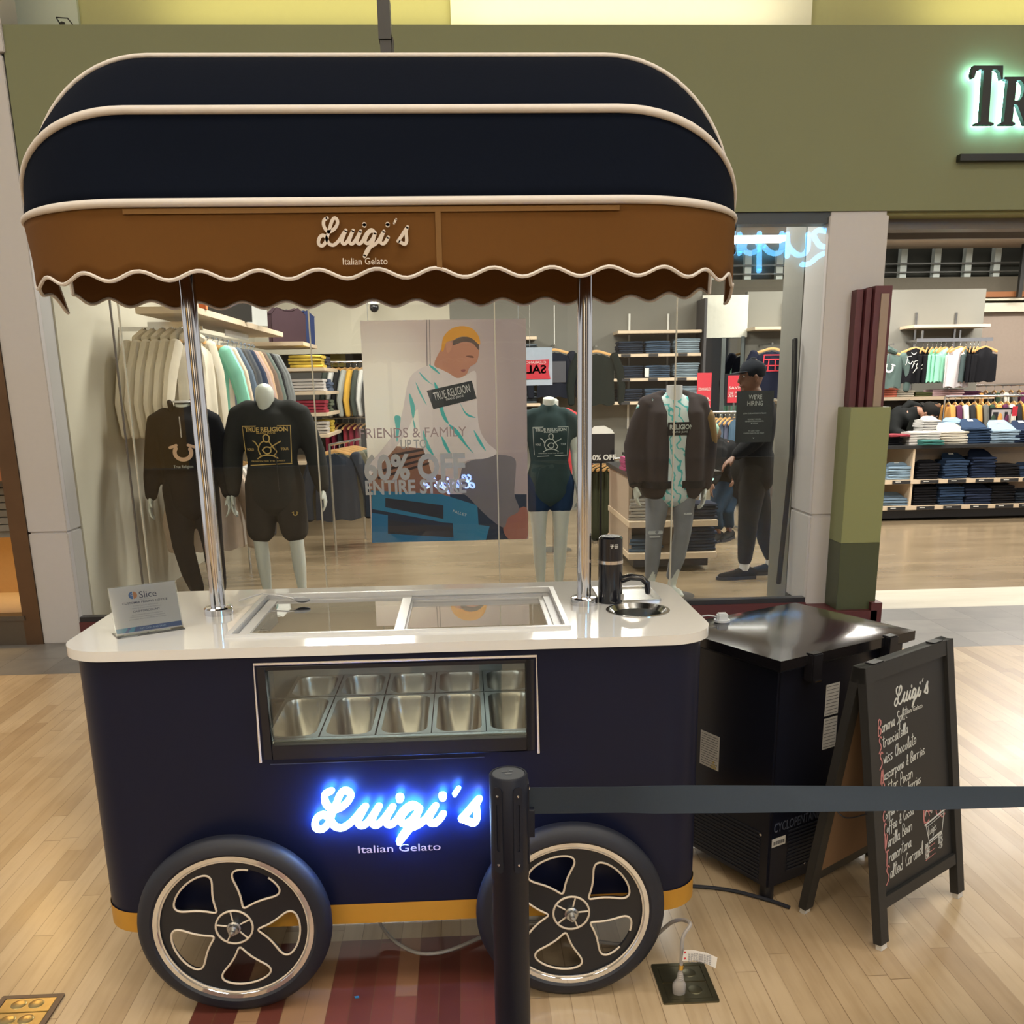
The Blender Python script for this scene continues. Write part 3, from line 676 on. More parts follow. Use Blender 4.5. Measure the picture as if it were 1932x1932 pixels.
# valances
vf = mat('caramel_canvas', (.165, .070, .014), .75, var=.05, scale=60, bump=.04, spec=.2)
_nt = vf.node_tree; _b = _nt.nodes['Principled BSDF']; _o = _nt.nodes['Material Output']; _t = _nt.nodes.new('ShaderNodeBsdfTranslucent'); _m = _nt.nodes.new('ShaderNodeMixShader')
_t.inputs[0].default_value = (.34, .17, .11, 1); _m.inputs[0].default_value = .30; _nt.links.new(_b.outputs[0], _m.inputs[1]); _nt.links.new(_t.outputs[0], _m.inputs[2]); _nt.links.new(_m.outputs[0], _o.inputs[0])
def valance(front):
    sg = 1 if front else -1; L = 0; pts = []; prev = None; NV = 220
    s0, s1 = (.0, 1.0) if front else (.055, .945)
    for i in range(NV + 1):
        s = s0 + (s1 - s0) * i / NV; p = can(s, 0 if front else PI)
        if prev is not None: L += (p - prev).length
        prev = p; pts.append((p, L, s))
    g = MB(); rows = 6; bot = []; tot = L
    for j in range(rows + 1):
        f = j / rows
        for p, l, s in pts:
            sc = .0095 * math.cos(2 * PI * (l - tot / 2 + (.07 if front else .02)) / .1265)
            e = min(s, 1 - s)
            h = .140 + sc + (.035 * max(0, 1 - e / .07) if front else 0)
            n = Vector((0, -sg, 0)); q = p + Vector((0, 0, -.004 - h * f))
            edge = max(0, 1 - e / .25); q.y += sg * .010 * math.sin(l * 38) * f * edge
            if s < .12: q.x += .045 * f * (1 - s / .12) * (1 if front else .3)
            q.y += sg * .003 * math.sin(l * 9) * f
            g.v.append(q)
            if j == rows: bot.append(q.copy())
    m = NV + 1
    for j in range(rows):
        for i in range(NV): g.f.append((j * m + i, j * m + i + 1, (j + 1) * m + i + 1, (j + 1) * m + i))
    v = put('valance', g, vf, cart); s_ = v.modifiers.new('s', 'SOLIDIFY'); s_.thickness = .002; s_.offset = 0; mesh_eval(v)
    tb = MB().tube(bot, .0042, 6)
    if not front:
        for i in (0, -1):
            top = pts[i][0]; tb.tube([top + Vector((0, 0, -.004)), bot[i]], .005, 6)
    else: tb.tube([bot[-1], pts[-1][0]], .003, 6); tb.tube([bot[0], pts[0][0]], .003, 6)
    put('trim', tb, pip, v); return v
V = valance(True); V['label'] = 'caramel front flap with cream scalloped edge and printed name'; valance(False)['label'] = 'caramel rear flap hanging behind the poles'
yv = YM - RR - .0035
put('logo_print', luigi(MB(), (aY(600, 470, yv).x, yv - .008, aY(600, 466, yv).z - .002), (1, 0, 0), (0, 0, 1), aY(775, 440, yv).x - aY(600, 440, yv).x, 46), mat('print_cream', (.55, .48, .41), .6), V, smooth=False)
q = aY(690, 500, yv); put('logo_print', text_mb('Italian Gelato', (q.x, yv - .008, q.z), (1, 0, 0), (0, 0, 1), .0135, width=aY(732, 500, yv).x - aY(648, 500, yv).x, center=True, bold=.008), mat('print_cream', (.55, .48, .41), .6), V, smooth=False)
sx = aY(828, 460, yv).x; put('seam', MB().box(sx - .006, sx + .006, yv - .0025, yv - .0005, ZP - .135, ZP - .012).box(-.70, .35, yv - .0022, yv - .0005, ZP - .022, ZP - .012), mat('seam_brown', (.16, .075, .014), .8), V)
o = MB()
for zz in (-.055, .0): put('hinge_knob', MB().cyl((PX1 + .0, YM, ZP + zz), (PX1 + .018, YM, ZP + zz), .012, 12), black, cart)
# wheels
def wheel(cx, cz, rot, gap):
    W = thing_part('wheel', cx, cz)
    return W
Rw = .243; yF = 2.137
disc = mat('wheel_black', (.008, .009, .013), .4)
def wheel(cx, rot, gap):
    c = (cx, 0, Rw)
    t = put('wheel', MB().lathe([(.198, yF + .006), (.206, yF), (.225, yF + .002), (.240, yF + .014), (.243, yF + .028), (.240, yF + .044), (.225, yF + .055), (.200, yF + .054), (.198, yF + .006)], c, 72, 'y'), rubber, cart)
    t['label'] = 'black rubber tyre wheel with five-spoke pinstriped disc'
    rimm = MB().lathe([(.184, yF + .010), (.189, yF + .004), (.1995, yF + .004), (.1995, yF + .05), (.184, yF + .05), (.184, yF + .010)], c, 72, 'y')
    put('rim', rimm, chrome, t)
    pol = lambda r, a: (cx + r * math.cos(a), Rw + r * math.sin(a))
    holes = []; lines = MB()
    for k in range(5):
        a = rot + k * 2 * PI / 5
        ctrl = [(.060, 0), (.070, .13), (.115, .36), (.140, .44), (.156, .40), (.163, .25), (.165, 0), (.163, -.25), (.156, -.40), (.140, -.44), (.115, -.36), (.070, -.13)]
        P = catmull([pol(r, a + d) for r, d in ctrl], 4, True); holes.append(P)
        Q = catmull([(r if r < .08 else r - .001, a + d) for r, d in ctrl], 4, True)
        pp = [(pol(r, b)[0], yF + .013, pol(r, b)[1]) for r, b in Q]
        if k == gap: i0 = 26; pp = pp[i0:] + pp[:i0 - 4]; lines.tube(pp, .0027, 6)
        else: lines.tube(pp, .0027, 6, closed=True)
    outer = [pol(.186, 2 * PI * i / 60) for i in range(60)]
    put('disc', MB().slab(outer, holes, lambda u, v, q: (u, q, v), yF + .014, yF + .024), disc, t, smooth=False)
    lines.tube([(pol(.046, 2 * PI * i / 32)[0], yF + .012, pol(.046, 2 * PI * i / 32)[1]) for i in range(32)], .0028, 6, closed=True)
    for k in range(5):
        a = rot + (k + .5) * 2 * PI / 5; lines.tube([(pol(.018, a)[0], yF + .012, pol(.018, a)[1]), (pol(.046, a)[0], yF + .012, pol(.046, a)[1])], .0022, 6)
    put('pinstripe', lines, cream_line, t)
    lines2 = MB().tube([(pol(.1845, 2 * PI * i / 72)[0], yF + .008, pol(.1845, 2 * PI * i / 72)[1]) for i in range(72)], .0022, 6, closed=True)
    put('pinstripe', lines2, cream_line, t)
    hb = MB().lathe([(.001, yF - .022), (.007, yF - .020), (.007, yF - .006), (.013, yF - .006), (.014, yF + .004), (.018, yF + .006), (.018, yF + .02)], c, 12, 'y').cyl((cx, yF + .02, Rw), (cx, CY1 - .3, Rw), .010, 12)
    put('axle_nut', hb, mat('zinc', (.45, .46, .47), .3, 1.0), t)
    return t
wheel(-.610, math.radians(62), 0); wheel(.241, math.radians(40), 4)
for x in (-.61, .241):
    bm_ = MB().box(x - .05, x + .05, 2.20, 2.80, .19, .215).box(x - .012, x + .012, 2.60, 2.63, .05, .20).lathe([(.001, 2.59), (.05, 2.59), (.05, 2.62), (.001, 2.62)], (x, 0, .05), 20, 'y')
    put('caster', bm_, black, cart)
# glowing name on the front and on the back
face = mat('sign_face', (1, 1, 1), .4, emit=(.72, .92, 1.0), estr=16.0); edge = mat('sign_halo', (.1, .4, 1), .4, emit=(.05, .24, 1.0), estr=75.0)
def lit(org, xd, wdt, ysg):
    s = thing('neon_sign', 'x', 'sign', org)
    put('halo_strip', luigi(MB(), org, xd, (0, 0, 1), wdt, 40, .016, .020, 12, .87), edge, s, smooth=False)
    put('letter_face', luigi(MB(), org, xd, (0, 0, 1), wdt, 38, .0205, .032, 0, .87), face, s, smooth=False)
    return s
yb = CY0 - .001
a, b = aY(590, 1566, yb), aY(916, 1500, yb)
s = lit((a.x + .004, yb, a.z + .006), (1, 0, 0), b.x - a.x - .012, 1); s['label'] = 'glowing white script sign on the navy cart front reading Luigi\'s'
#fl = area('sign_glow', (a.x + .20, yb - .06, .53), .46, .14, 3.0, (.16, .42, 1.0), (math.radians(90), 0, 0))
s = lit((.10, CY1 + .001, .60), (-1, 0, 0), .50, -1); s['label'] = 'glowing script sign on the cart back, seen mirrored in the shop window'
q = aY(754, 1606, yb)
o = put('lettering', text_mb('Italian Gelato', (q.x, yb - .001, q.z), (1, 0, 0), (0, 0, 1), .0205, width=aY(832, 1590, yb).x - aY(676, 1590, yb).x, center=True), mat('copper_print', (.58, .42, .36), .4), cart, smooth=False)
# ================================================================ NEAR FLOOR OBJECTS
rope_steel = black
# chest freezer
fd = Vector((.875, .483, 0)).normalized(); frz = math.atan2(fd.y, fd.x)
f0 = aZ(1474, 1243, .79)
fz_ = thing('chest_freezer', 'black chest freezer with glossy lid standing right of the cart', 'freezer', (f0.x, f0.y, 0), frz)
FL_, FW_ = .60, .49
gbk = mat('freezer_gloss', (.008, .0075, .009), .12, var=.02, coat=.1); fbk = mat('freezer_black', (.005, .006, .012), .30, var=.05)
put('body', MB().box(.022, FL_ - .022, .022, FW_ - .022, .045, .745), fbk, fz_, local=True, bevel=.006)
lidm = MB(); nn_ = 10; gv = []
for j in range(nn_ + 1):
    for i in range(nn_ + 1):
        u, v = i / nn_, j / nn_; gv.append((u * FL_, v * FW_, .782 + .010 * (4 * u * (1 - u)) ** .5 * (4 * v * (1 - v)) ** .5))
lidm.add(gv, [(j * (nn_ + 1) + i, j * (nn_ + 1) + i + 1, (j + 1) * (nn_ + 1) + i + 1, (j + 1) * (nn_ + 1) + i) for j in range(nn_) for i in range(nn_)])
lidm.add([(0, 0, .752), (FL_, 0, .752), (FL_, FW_, .752), (0, FW_, .752), (0, 0, .782), (FL_, 0, .782), (FL_, FW_, .782), (0, FW_, .782)], [(3, 2, 1, 0), (0, 1, 5, 4), (1, 2, 6, 5), (2, 3, 7, 6), (3, 0, 4, 7)])
put('lid', lidm, gbk, fz_, local=True, angle=50)
put('seal', MB().box(.012, FL_ - .012, .012, FW_ - .012, .744, .753), rubber, fz_, local=True)
for u in (.115, .455):
    h = put('lid_hinge', MB().box(u, u + .045, -.016, .018, .700, .786), black, fz_, local=True, bevel=.004)
    put('screw', MB().box(u + .012, u + .040, -.018, -.016, .700, .704), chrome, h, local=True)
vent = MB()
for i in range(12): vent.box(.10, .40, .0195, .0225, .085 + i * .012, .091 + i * .012)
put('vent_grille', vent, rubber, fz_, local=True)
vent = MB()
for i in range(14): vent.box(.0195, .0225, .06, .40, .06 + i * .012, .066 + i * .012)
put('vent_grille', vent, rubber, fz_, local=True)
lb = mat('paper_label', (.46, .45, .42), .6, var=.05)
def printed(w, h, lines, name, parent, fn, col=None, ink=None, local=True):
    """sticker with rows of small dark print; fn(u, v, t)"""
    o = put(name, MB().slab([(0, 0), (w, 0), (w, h), (0, h)], [], fn, 0, .0008), col or lb, parent, local=local, smooth=False)
    g = MB(); rr = random.Random(int(w * 9999))
    for k in range(lines):
        v = h * (.93 - .86 * k / max(1, lines - 1)); u = w * .07
        while u < w * .90:
            l = w * rr.uniform(.03, .09); g.slab([(u, v - h * .012), (min(u + l, w * .95), v - h * .012), (min(u + l, w * .95), v + h * .008), (u, v + h * .008)], [], fn, .0009, .0011); u += l + w * .02
    put('print', g, ink or mat('label_ink', (.08, .08, .09), .7), o, local=True, smooth=False); return o
printed(.085, .115, 13, 'warning_label', fz_, lambda u, v, t: (.0218 - t, .335 - u, .355 + v))
tri = put('warning_symbol', MB().slab([(0, 0), (.026, 0), (.013, .024)], [[(.003, .002), (.023, .002), (.013, .020)]], lambda u, v, t: (.0205 - t, .285 - u, .358 + v), 0, .0004).box(.0200, .0203, .271, .273, .363, .371), mat('warning_yellow', (.5, .35, .03), .6), fz_, local=True, smooth=False)
printed(.060, .10, 9, 'rating_plate', fz_, lambda u, v, t: (.225 + u, .0215 - t, .565 + v))
printed(.060, .10, 9, 'rating_plate', fz_, lambda u, v, t: (.225 + u, .0215 - t, .457 + v))
put('stamped_text', text_mb('CYCLOPENTANE', (.035, .0212, .232), (1, 0, 0), (0, 0, 1), .030, width=.20, bold=.02), mat('faint_grey', (.045, .055, .085), .6), fz_, local=True, smooth=False)
bc = MB()
for i in range(16): bc.box(.034 + i * .0032, .0352 + i * .0032 + (.0008 if i % 3 else 0), .0205, .0208, .190, .202)
put('barcode_label', MB().box(.030, .088, .0209, .0215, .184, .212), lb, fz_, local=True, smooth=False)
put('barcode', bc, black, fz_, local=True, smooth=False)
for v, zz in ((.41, .29), (.06, .215)): put('rivet', MB().ball((.0205, v, zz), (.002, .005, .005), 8), chrome, fz_, local=True)
for u, zz in ((.18, .09),): put('rivet', MB().ball((u, .0205, zz), (.004, .002, .004), 8), chrome, fz_, local=True)
for u in (.05, FL_ - .05):
    for v in (.05, FW_ - .05): put('foot', MB().cyl((u, v, 0), (u, v, .047), .022, 14), black, fz_, local=True)
# white plug adaptor with cable on the lid
pz = .791; pp = aZ(1362, 1172, pz); ad = thing('plug_adaptor', 'small white plug adaptor with cable lying on the freezer lid', 'plug', (pp.x, pp.y, pz))
wp = mat('white_plastic', (.55, .58, .62), .3)
put('housing', MB().box(pp.x - .018, pp.x + .018, pp.y - .014, pp.y + .014, pz, pz + .028), wp, ad, bevel=.005)
put('base', MB().lathe([(.001, pz - .001), (.026, pz - .001), (.026, pz + .006), (.001, pz + .006)], (pp.x, pp.y, 0), 24), wp, ad)
put('cable', MB().tube(catmull([(pp.x - .018, pp.y, pz + .015), (pp.x - .045, pp.y + .01, pz + .018), (pp.x - .08, pp.y + .03, pz + .006), (pp.x - .12, pp.y + .06, pz - .01), (pp.x - .15, pp.y + .10, pz - .12)], 5), .0028, 8), wp, ad)
# black cable from under the cart to the freezer
P = [aZ(x, y, .008) for x, y in ((1240, 1672), (1310, 1672), (1380, 1680), (1450, 1698), (1490, 1712))]
o = put('power_cable', MB().tube([tuple(p) for p in catmull([tuple(p) for p in P], 6)], .006, 8), rubber); tag(o, 'black power cable on the floor running from cart to freezer', 'cable')

# A-frame chalkboard
ab = aZ(1663, 1789); dirv = Vector((.812, .5837, 0)); arz = math.atan2(dirv.y, dirv.x)
org = ab - dirv * .022
AB = thing('chalkboard_sign', 'black A-frame chalkboard listing gelato flavours in white and pink chalk', 'chalkboard', (org.x, org.y, 0), arz)
AW, TZ, RC, BD = .470, .800, .124, .250
fb = mat('painted_frame_black', (.014, .014, .014), .55, var=.15, scale=25, bump=.05); bd = mat('board_slate', (.010, .010, .0105), .5, var=.1)
hard = mat('hardboard_back', (.19, .115, .065), .8, var=.06)
def leaf(front):
    sl = math.hypot(TZ, RC); a = 0 if front else BD; sg = 1 if front else -1
    return lambda u, v, t: (u, a + sg * (RC - .004) * v / sl - sg * t * TZ / sl, v * TZ / sl + t * RC / sl)
def lbar(u0, u1, v0, v1, t0, t1, fn, mb=None):
    mb = mb or MB(); return mb.add([fn(u, v, t) for t in (t0, t1) for u, v in ((u0, v0), (u1, v0), (u1, v1), (u0, v1))], [(3, 2, 1, 0), (4, 5, 6, 7), (0, 1, 5, 4), (1, 2, 6, 5), (2, 3, 7, 6), (3, 0, 4, 7)])
fnF, fnB = leaf(True), leaf(False); SLh = math.hypot(TZ, RC)
for fn, nm in ((fnF, 'front'), (fnB, 'back')):
    lf = put('frame', lbar(.0, AW, SLh - .045, SLh, -.010, .012, fn), fb, AB, local=True, bevel=.001)
    put('rail', lbar(.04, AW - .04, .115, .150, -.010, .012, fn), fb, AB, local=True, bevel=.001)
    for u in (0, AW - .040):
        l = put('leg', lbar(u, u + .040, .018, SLh, -.012, .014, fn), fb, AB, local=True, bevel=.001)
        put('rubber_foot', lbar(u + .006, u + .034, .0, .018, -.008, .010, fn), mat('white_foot', (.55, .54, .52), .6), l, local=True)
    put('board' if nm == 'front' else 'back_board', lbar(.038, AW - .038, .148, SLh - .043, -.006, .002, fn), bd if nm == 'front' else hard, AB, local=True)
put('back_lining', lbar(.038, AW - .038, .148, SLh - .043, -.010, -.006, fnF), hard, AB, local=True)
put('back_lining', lbar(.038, AW - .038, .148, SLh - .043, -.011, -.0061, fnB), hard, AB, local=True)
ch_ = [fnF(.0, .40, -.006), (.0, RC * .5 + .07, .36), fnB(.0, .40, -.006)]
put('chain', MB().tube(catmull(ch_, 8), .0022, 6), black, AB, local=True)
put('hinge', MB().box(.05, .10, RC - .012, RC + .014, TZ - .006, TZ + .004).box(AW - .10, AW - .05, RC - .012, RC + .014, TZ - .006, TZ + .004), black, AB, local=True)
chalk = mat('white_chalk', (.50, .52, .51), .9); pink = mat('pink_chalk', (.46, .19, .19), .9)
# handwriting: single-line letters on a small grid (x-height 4, ascender 8, descender -4)
HW = {'a': '4,3 2,4 0,2 1,0 3,1 4,4|4,4 4,0 5,0', 'b': '0,8 0,0|0,2 2,4 4,2 2,0 0,1', 'c': '4,3 2,4 0,2 2,0 4,1', 'd': '4,3 2,4 0,2 1,0 4,1|4,8 4,0', 'e': '0,2 4,2 3,4 1,4 0,2 1,0 4,1',
 'f': '4,8 2,8 1,5 1,-3|0,4 4,4', 'g': '4,3 2,4 0,2 2,0 4,3|4,4 4,-3 1,-4', 'h': '0,8 0,0|0,2 2,4 4,3 4,0', 'i': '1,4 1,0 2,0|1,6 1,6.4', 'l': '1,0 0,4 1,8 2,7 1,2 2,0', 'm': '0,4 0,0|0,3 1,4 2,3 2,0|2,3 3,4 4,3 4,0', 'n': '0,4 0,0|0,2 2,4 4,3 4,0',
 'o': '2,4 0,2 2,0 4,2 2,4', 'p': '0,4 0,-4|0,3 3,4 4,2 2,0 0,1', 'r': '0,4 0,0|0,2 2,4 4,4', 's': '4,4 1,4 1,3 4,1 3,0 0,0', 't': '2,8 2,1 4,0|0,6 4,6', 'u': '0,4 0,1 2,0 4,2|4,4 4,0', 'v': '0,4 2,0 4,4', 'w': '0,4 1,0 2,3 3,0 4,4', 'y': '0,4 2,1|4,4 1,-4', 'k': '0,8 0,0|4,4 0,2 4,0', "'": '1,8 1,6',
 'B': '0,0 0,8 3,8 4,6 1,4 4,3 4,1 2,0 0,0', 'S': '4,7 2,8 0,6 3,3 3,1 0,-1', 'C': '4,7 2,8 0,4 2,0 4,1', 'M': '0,0 1,8 2,4 3,8 4,0', 'P': '0,0 0,8 3,8 4,6 3,4 0,4', 'V': '0,8 1,0 4,8', 'T': '2,0 2,8|0,8 5,8', 'L': '0,8 0,0 4,0', 'A': '0,0 2,8 4,0|1,3 3,3', 'R': '0,0 0,8 4,7 3,4 0,4|2,4 4,0', 'G': '4,7 1,8 0,3 2,0 4,3 2,3', 'E': '4,8 0,8 0,0 4,0|0,4 3,4', 'O': '2,8 0,4 2,0 4,4 2,8', 'N': '0,0 0,8 4,0 4,8',
 '&': '4,0 1,6 2,8 3,6 0,2 2,0 4,3', '$': '4,7 1,7 1,4 4,3 3,1 0,1|2,8 2,0', '0': '2,8 0,4 2,0 4,4 2,8', '1': '2,8 2,0', '2': '0,7 3,8 3,5 0,0 4,0', '5': '4,8 1,8 1,5 4,4 3,0 0,0', '6': '3,8 0,3 2,0 4,2 0,3', '8': '2,4 0,6 2,8 4,6 2,4 0,2 2,0 4,2 2,4', '.': '1,0 1,.3', '-': '0,3 4,3', 'D': '0,0 0,8 4,5 3,1 0,0'}
def hand(s, u, v, h, slope, wd, fn, mb, t=.0024, sp=.62, shear=.25):
    k = h / 8
    for ch in s:
        if ch == ' ': u += k * 3.2; continue
        for st_ in HW[ch].split('|'):
            P = [tuple(float(q) for q in p.split(',')) for p in st_.split()]
            if len(P) > 2: P = catmull(P, 3)
            P = [(u + k * (p[0] * sp + shear * p[1] * .5), v + k * p[1] + (u + k * p[0] * sp) * slope) for p in P]
            ribbon(P, wd, mb, fn, t, t + .0004)
        u += k * (5.2 * sp if ch not in "il'.1" else 2.9 * sp)
    return u
W_, P_ = MB(), MB()
rows = ['Banana Split', 'Stracciatella', 'Swiss Chocolate', 'Mascarpone & Berries', 'Butter Pecan', 'Cream & Strawberries', 'Coffee & Cookies', 'Coffee & Cocoa', 'Vanilla Bean', 'Tramontana', 'Salted Caramel']
vs_ = [.604, .560, .514, .468, .424, .392, .356, .315, .272, .226, .178]
hh = [.036, .034, .036, .032, .036, .028, .026, .030, .036, .036, .040]
for s, v, h in zip(rows, vs_, hh):
    u1 = hand(s[0], .062, v - .004, h * 1.15, .10, .0042, fnF, P_)
    hand(s[1:], u1 + .002, v, h * .92, .10, .0026, fnF, W_)
luigi(W_, fnF(.15, .668, .0024), (1, 0, 0), Vector(fnF(0, 1, 0)) - Vector(fnF(0, 0, 0)), .185, 40, 0, .0004)
text_mb('Italian Gelato', fnF(.245, .636, .0026), (1, 0, 0), Vector(fnF(0, 1, 0)) - Vector(fnF(0, 0, 0)), .013, width=.105, center=True, bold=.01, mb=W_)
for s, pr, v in (('SMALL', '$6.25', .212), ('LARGE', '$8.25', .196), ('CONE', '-1.50', .180)):
    hand(s, .275, v - .028, .013, .10, .0018, fnF, W_, shear=0); hand(pr, .350, v - .028, .014, .10, .0018, fnF, W_, shear=0)
    ribbon([(.275, v - .004), (.33, v + .002)], .0016, P_, fnF, .0022, .0026)
cup = [(.285, .283), (.300, .222), (.372, .230), (.392, .298)]
ribbon(cup, .0034, W_, fnF, .0024, .0028); ribbon([(.28, .283), (.395, .299)], .005, W_, fnF, .0024, .0028); ribbon([(.287, .274), (.390, .290)], .0016, W_, fnF, .0024, .0028)
ribbon([(.303, .229), (.368, .237)], .005, W_, fnF, .0024, .0028)
hand('Luigis', .295, .212, .024, .12, .0018, fnF, W_)
for a in range(5):
    cx_ = .292 + a * .023; cv_ = .306 + .014 * math.sin(a * 1.4) + .03 * (1 - abs(a - 2) / 2)
    ribbon([(cx_ + (.015) * math.cos(q * .7), cv_ + .018 * math.sin(q * .7)) for q in range(9)], .0042, P_, fnF, .0022, .0026)
ribbon(catmull([(.278, .29), (.276, .32), (.30, .36), (.34, .378), (.38, .36), (.40, .335), (.396, .305)], 5), .005, P_, fnF, .0022, .0026)
for k in range(3):
    ribbon(catmull([(.285 + k * .035, .31), (.300 + k * .035, .345), (.315 + k * .03, .315)], 5), .0022, W_, fnF, .0024, .0028)
put('chalk_writing', W_, chalk, AB, local=True, smooth=False)
put('chalk_writing', P_, pink, AB, local=True, smooth=False)['label'] = 'pink chalk initials and swirls'

# stanchion with retractable belt
SX, SY, SZ = .0645, 1.60, .868
sp_ = thing('stanchion', 'black crowd-control post standing in front of the cart', 'stanchion', (SX, SY, 0))
pk = mat('post_black', (.009, .011, .020), .45, var=.04, spec=.25); r = .0345
put('post', MB().lathe([(r, .02), (r, SZ - .205), (r + .0008, SZ - .204), (r + .0008, SZ - .003), (r - .0015, SZ), (r - .004, SZ), (r - .005, SZ - .003)], (SX, SY, 0), 48), pk, sp_)
put('cap', MB().lathe([(.001, SZ - .001), (r - .005, SZ - .001), (r - .0045, SZ - .006)], (SX, SY, 0), 48), mat('cap_grey', (.055, .062, .075), .5), sp_)
cp = text_mb('BELTLINE', (SX - .004, SY + .002, SZ), (.8, .5, 0), (-.5, .8, 0), .007, center=True, bold=.02)
cp = MB()
for a, b, c_ in ((-.012, .006, .010), (-.006, -.006, .012), (.002, .008, .006)): cp.box(SX + a, SX + a + c_, SY + b, SY + b + .005, SZ - .0005, SZ)
put('cap_mark', cp, mat('mark_grey', (.12, .13, .14), .6), sp_)
put('base', MB().lathe([(.001, 0), (.17, 0), (.17, .008), (.12, .022), (.04, .03), (.035, .045), (.001, .045)], (SX, SY, 0), 48), pk, sp_)
for a in (-.62, .42, 1.6, 3.3):      # four belt slots around the head
    an = -PI / 2 + a; ux, uy = math.cos(an), math.sin(an); tx, ty = -uy, ux
    def fs(u, v, t): return (SX + ux * (r + t) + tx * u, SY + uy * (r + t) + ty * u, SZ - .100 + v)
    sl_ = put('slot_plate', MB().slab(rrect(-.009, .009, -.085, .085, .008, 4), [rrect(-.0035, .0035, -.042, .052, .003, 2)], fs, -.003, .0022), pk, sp_, smooth=False)
    for v in (-.068, .068): put('rivet', MB().ball(fs(0, v, .0025), .0028, 8), chrome, sl_)
    if a > 1: put('buckle', MB().slab(rrect(-.008, .008, -.028, .028, .003, 3), [], fs, .002, .012), pk, sp_)
# belt to the next post (outside the frame on the right), twisting as it goes
tb_, bb_ = [], []; e = Vector((1.56, 1.86, 0)); s0 = Vector((SX + .036, SY + .004, 0)); nB = 24
ztop0, ztop1 = aY(1000, 1486, SY).z, None
for i in range(nB + 1):
    f = i / nB; p = s0.lerp(e, f); px = 1000 + (1932 - 1000) * f / .79 if f < .79 else 1932 + (f - .79) * 900
    yt = 1486 + min(1, max(0, (px - 1230) / 400)) * 6; dh = .0525 - .030 * min(1, max(0, (px - 1150) / 780))
    zz = CAMP.z + (aY(px, yt, p.y).z - CAMP.z); off = math.sqrt(max(0, .0525 ** 2 - dh ** 2))
    tb_.append(Vector((p.x, p.y + off * .3, zz))); bb_.append(Vector((p.x, p.y - off * .7, zz - dh)))
g = MB(); nvec = Vector((-.18, 1, .2)).normalized() * .0012
for i in range(nB):
    a, b, c_, d_ = tb_[i], tb_[i + 1], bb_[i + 1], bb_[i]
    g.add([a, b, c_, d_, a + nvec, b + nvec, c_ + nvec, d_ + nvec], [(0, 1, 2, 3), (7, 6, 5, 4), (0, 4, 5, 1), (3, 2, 6, 7)])
put('belt', g, mat('belt_webbing', (.008, .017, .030), .7, var=.15, scale=200), sp_, smooth=True)
s2 = dup(sp_, (e.x + .036, e.y, 0), 0, 'black crowd-control post holding the far end of the belt, right of the photo'); 
for c_ in list(s2.children):
    if c_.name.startswith('belt'): bpy.data.objects.remove(c_)

# countertop card
c0, c1 = aZ(222, 1206, ZT), aZ(350, 1187, ZT); cd = (c1 - c0).normalized(); crz = math.atan2(cd.y, cd.x); cw = (c1 - c0).length
CR = thing('notice_card', 'white notice card in clear slanted acrylic stand on the left of the worktop', 'card', (c0.x, c0.y, ZT), crz)
ac = glass_mat('acrylic', (.93, .95, .96), 1.49, .02, .03); sl2 = math.radians(16)
cf = lambda u, v, t: (u, .018 + math.sin(sl2) * v + t * math.cos(sl2), .004 + v * math.cos(sl2) - t * math.sin(sl2))
ch2 = .122
put('stand', MB().slab([(0, 0), (cw, 0), (cw, ch2), (0, ch2)], [], cf, .003, .005).box(0, cw, 0, .07, 0, .0025).slab([(0, 0), (cw, 0), (cw, ch2), (0, ch2)], [], cf, -.0022, -.0012), ac, CR, local=True, smooth=False)
crd = put('card', MB().slab([(.002, .001), (cw - .002, .001), (cw - .002, ch2 - .002), (.002, ch2 - .002)], [], cf, 0, .0015), mat('card_white', (.66, .65, .66), .5, var=.01), CR, local=True, smooth=False)
cx_ = Vector((1, 0, 0)); cu_ = (Vector(cf(0, 1, 0)) - Vector(cf(0, 0, 0))).normalized(); ink = mat('card_navy', (.035, .045, .12), .6); inkg = mat('card_grey', (.25, .27, .33), .6)
T1 = MB(); text_mb('Slice', cf(cw * .43, .087, -.0003), cx_, cu_, .017, mb=T1)
text_mb('CUSTOMER PRICING NOTICE', cf(cw * .5, .0745, -.0003), cx_, cu_, .0050, center=True, width=cw * .66, mb=T1, bold=.015)
text_mb('CASH DISCOUNT', cf(cw * .5, .0525, -.0003), cx_, cu_, .0048, center=True, width=cw * .40, mb=T1, bold=.015)
put('print', T1, ink, CR, local=True, smooth=False)
T2 = MB()
for s, v in (('A 3.99% Customer Service charge', .067), ('is applied to all store sales by this business.', .0612), ('As an incentive for customers paying with', .0445), ('CASH or In-House Gift Cards, we now provide', .039), ('an immediate discount of 3.99% for each purchase.', .0335)):
    text_mb(s, cf(cw * .5, v, -.0003), cx_, cu_, .0031, center=True, mb=T2)
text_mb('CARD SOLUTIONS', cf(cw * .50, .0825, -.0003), cx_, cu_, .0024, center=True, mb=T2)
put('print', T2, inkg, CR, local=True, smooth=False)
put('footer_band', MB().slab([(.003, .004), (cw - .003, .004), (cw - .003, .016), (.003, .016)], [], cf, -.0006, -.0003), mat('card_blue', (.035, .10, .30), .5), CR, local=True, smooth=False)
put('footer_accent', MB().slab([(.003, .004), (.022, .004), (.032, .016), (.003, .016)], [], cf, -.0008, -.0006).slab([(.03, .004), (.044, .004), (.050, .016), (.040, .016)], [], cf, -.0008, -.0006), mat('card_teal', (.04, .30, .50), .5), CR, local=True, smooth=False)
put('print', text_mb('PAY CASH AND SAVE!', cf(cw * .55, .0078, -.001), cx_, cu_, .0046, center=True), mat('band_text', (.35, .5, .7), .5), CR, local=True, smooth=False)
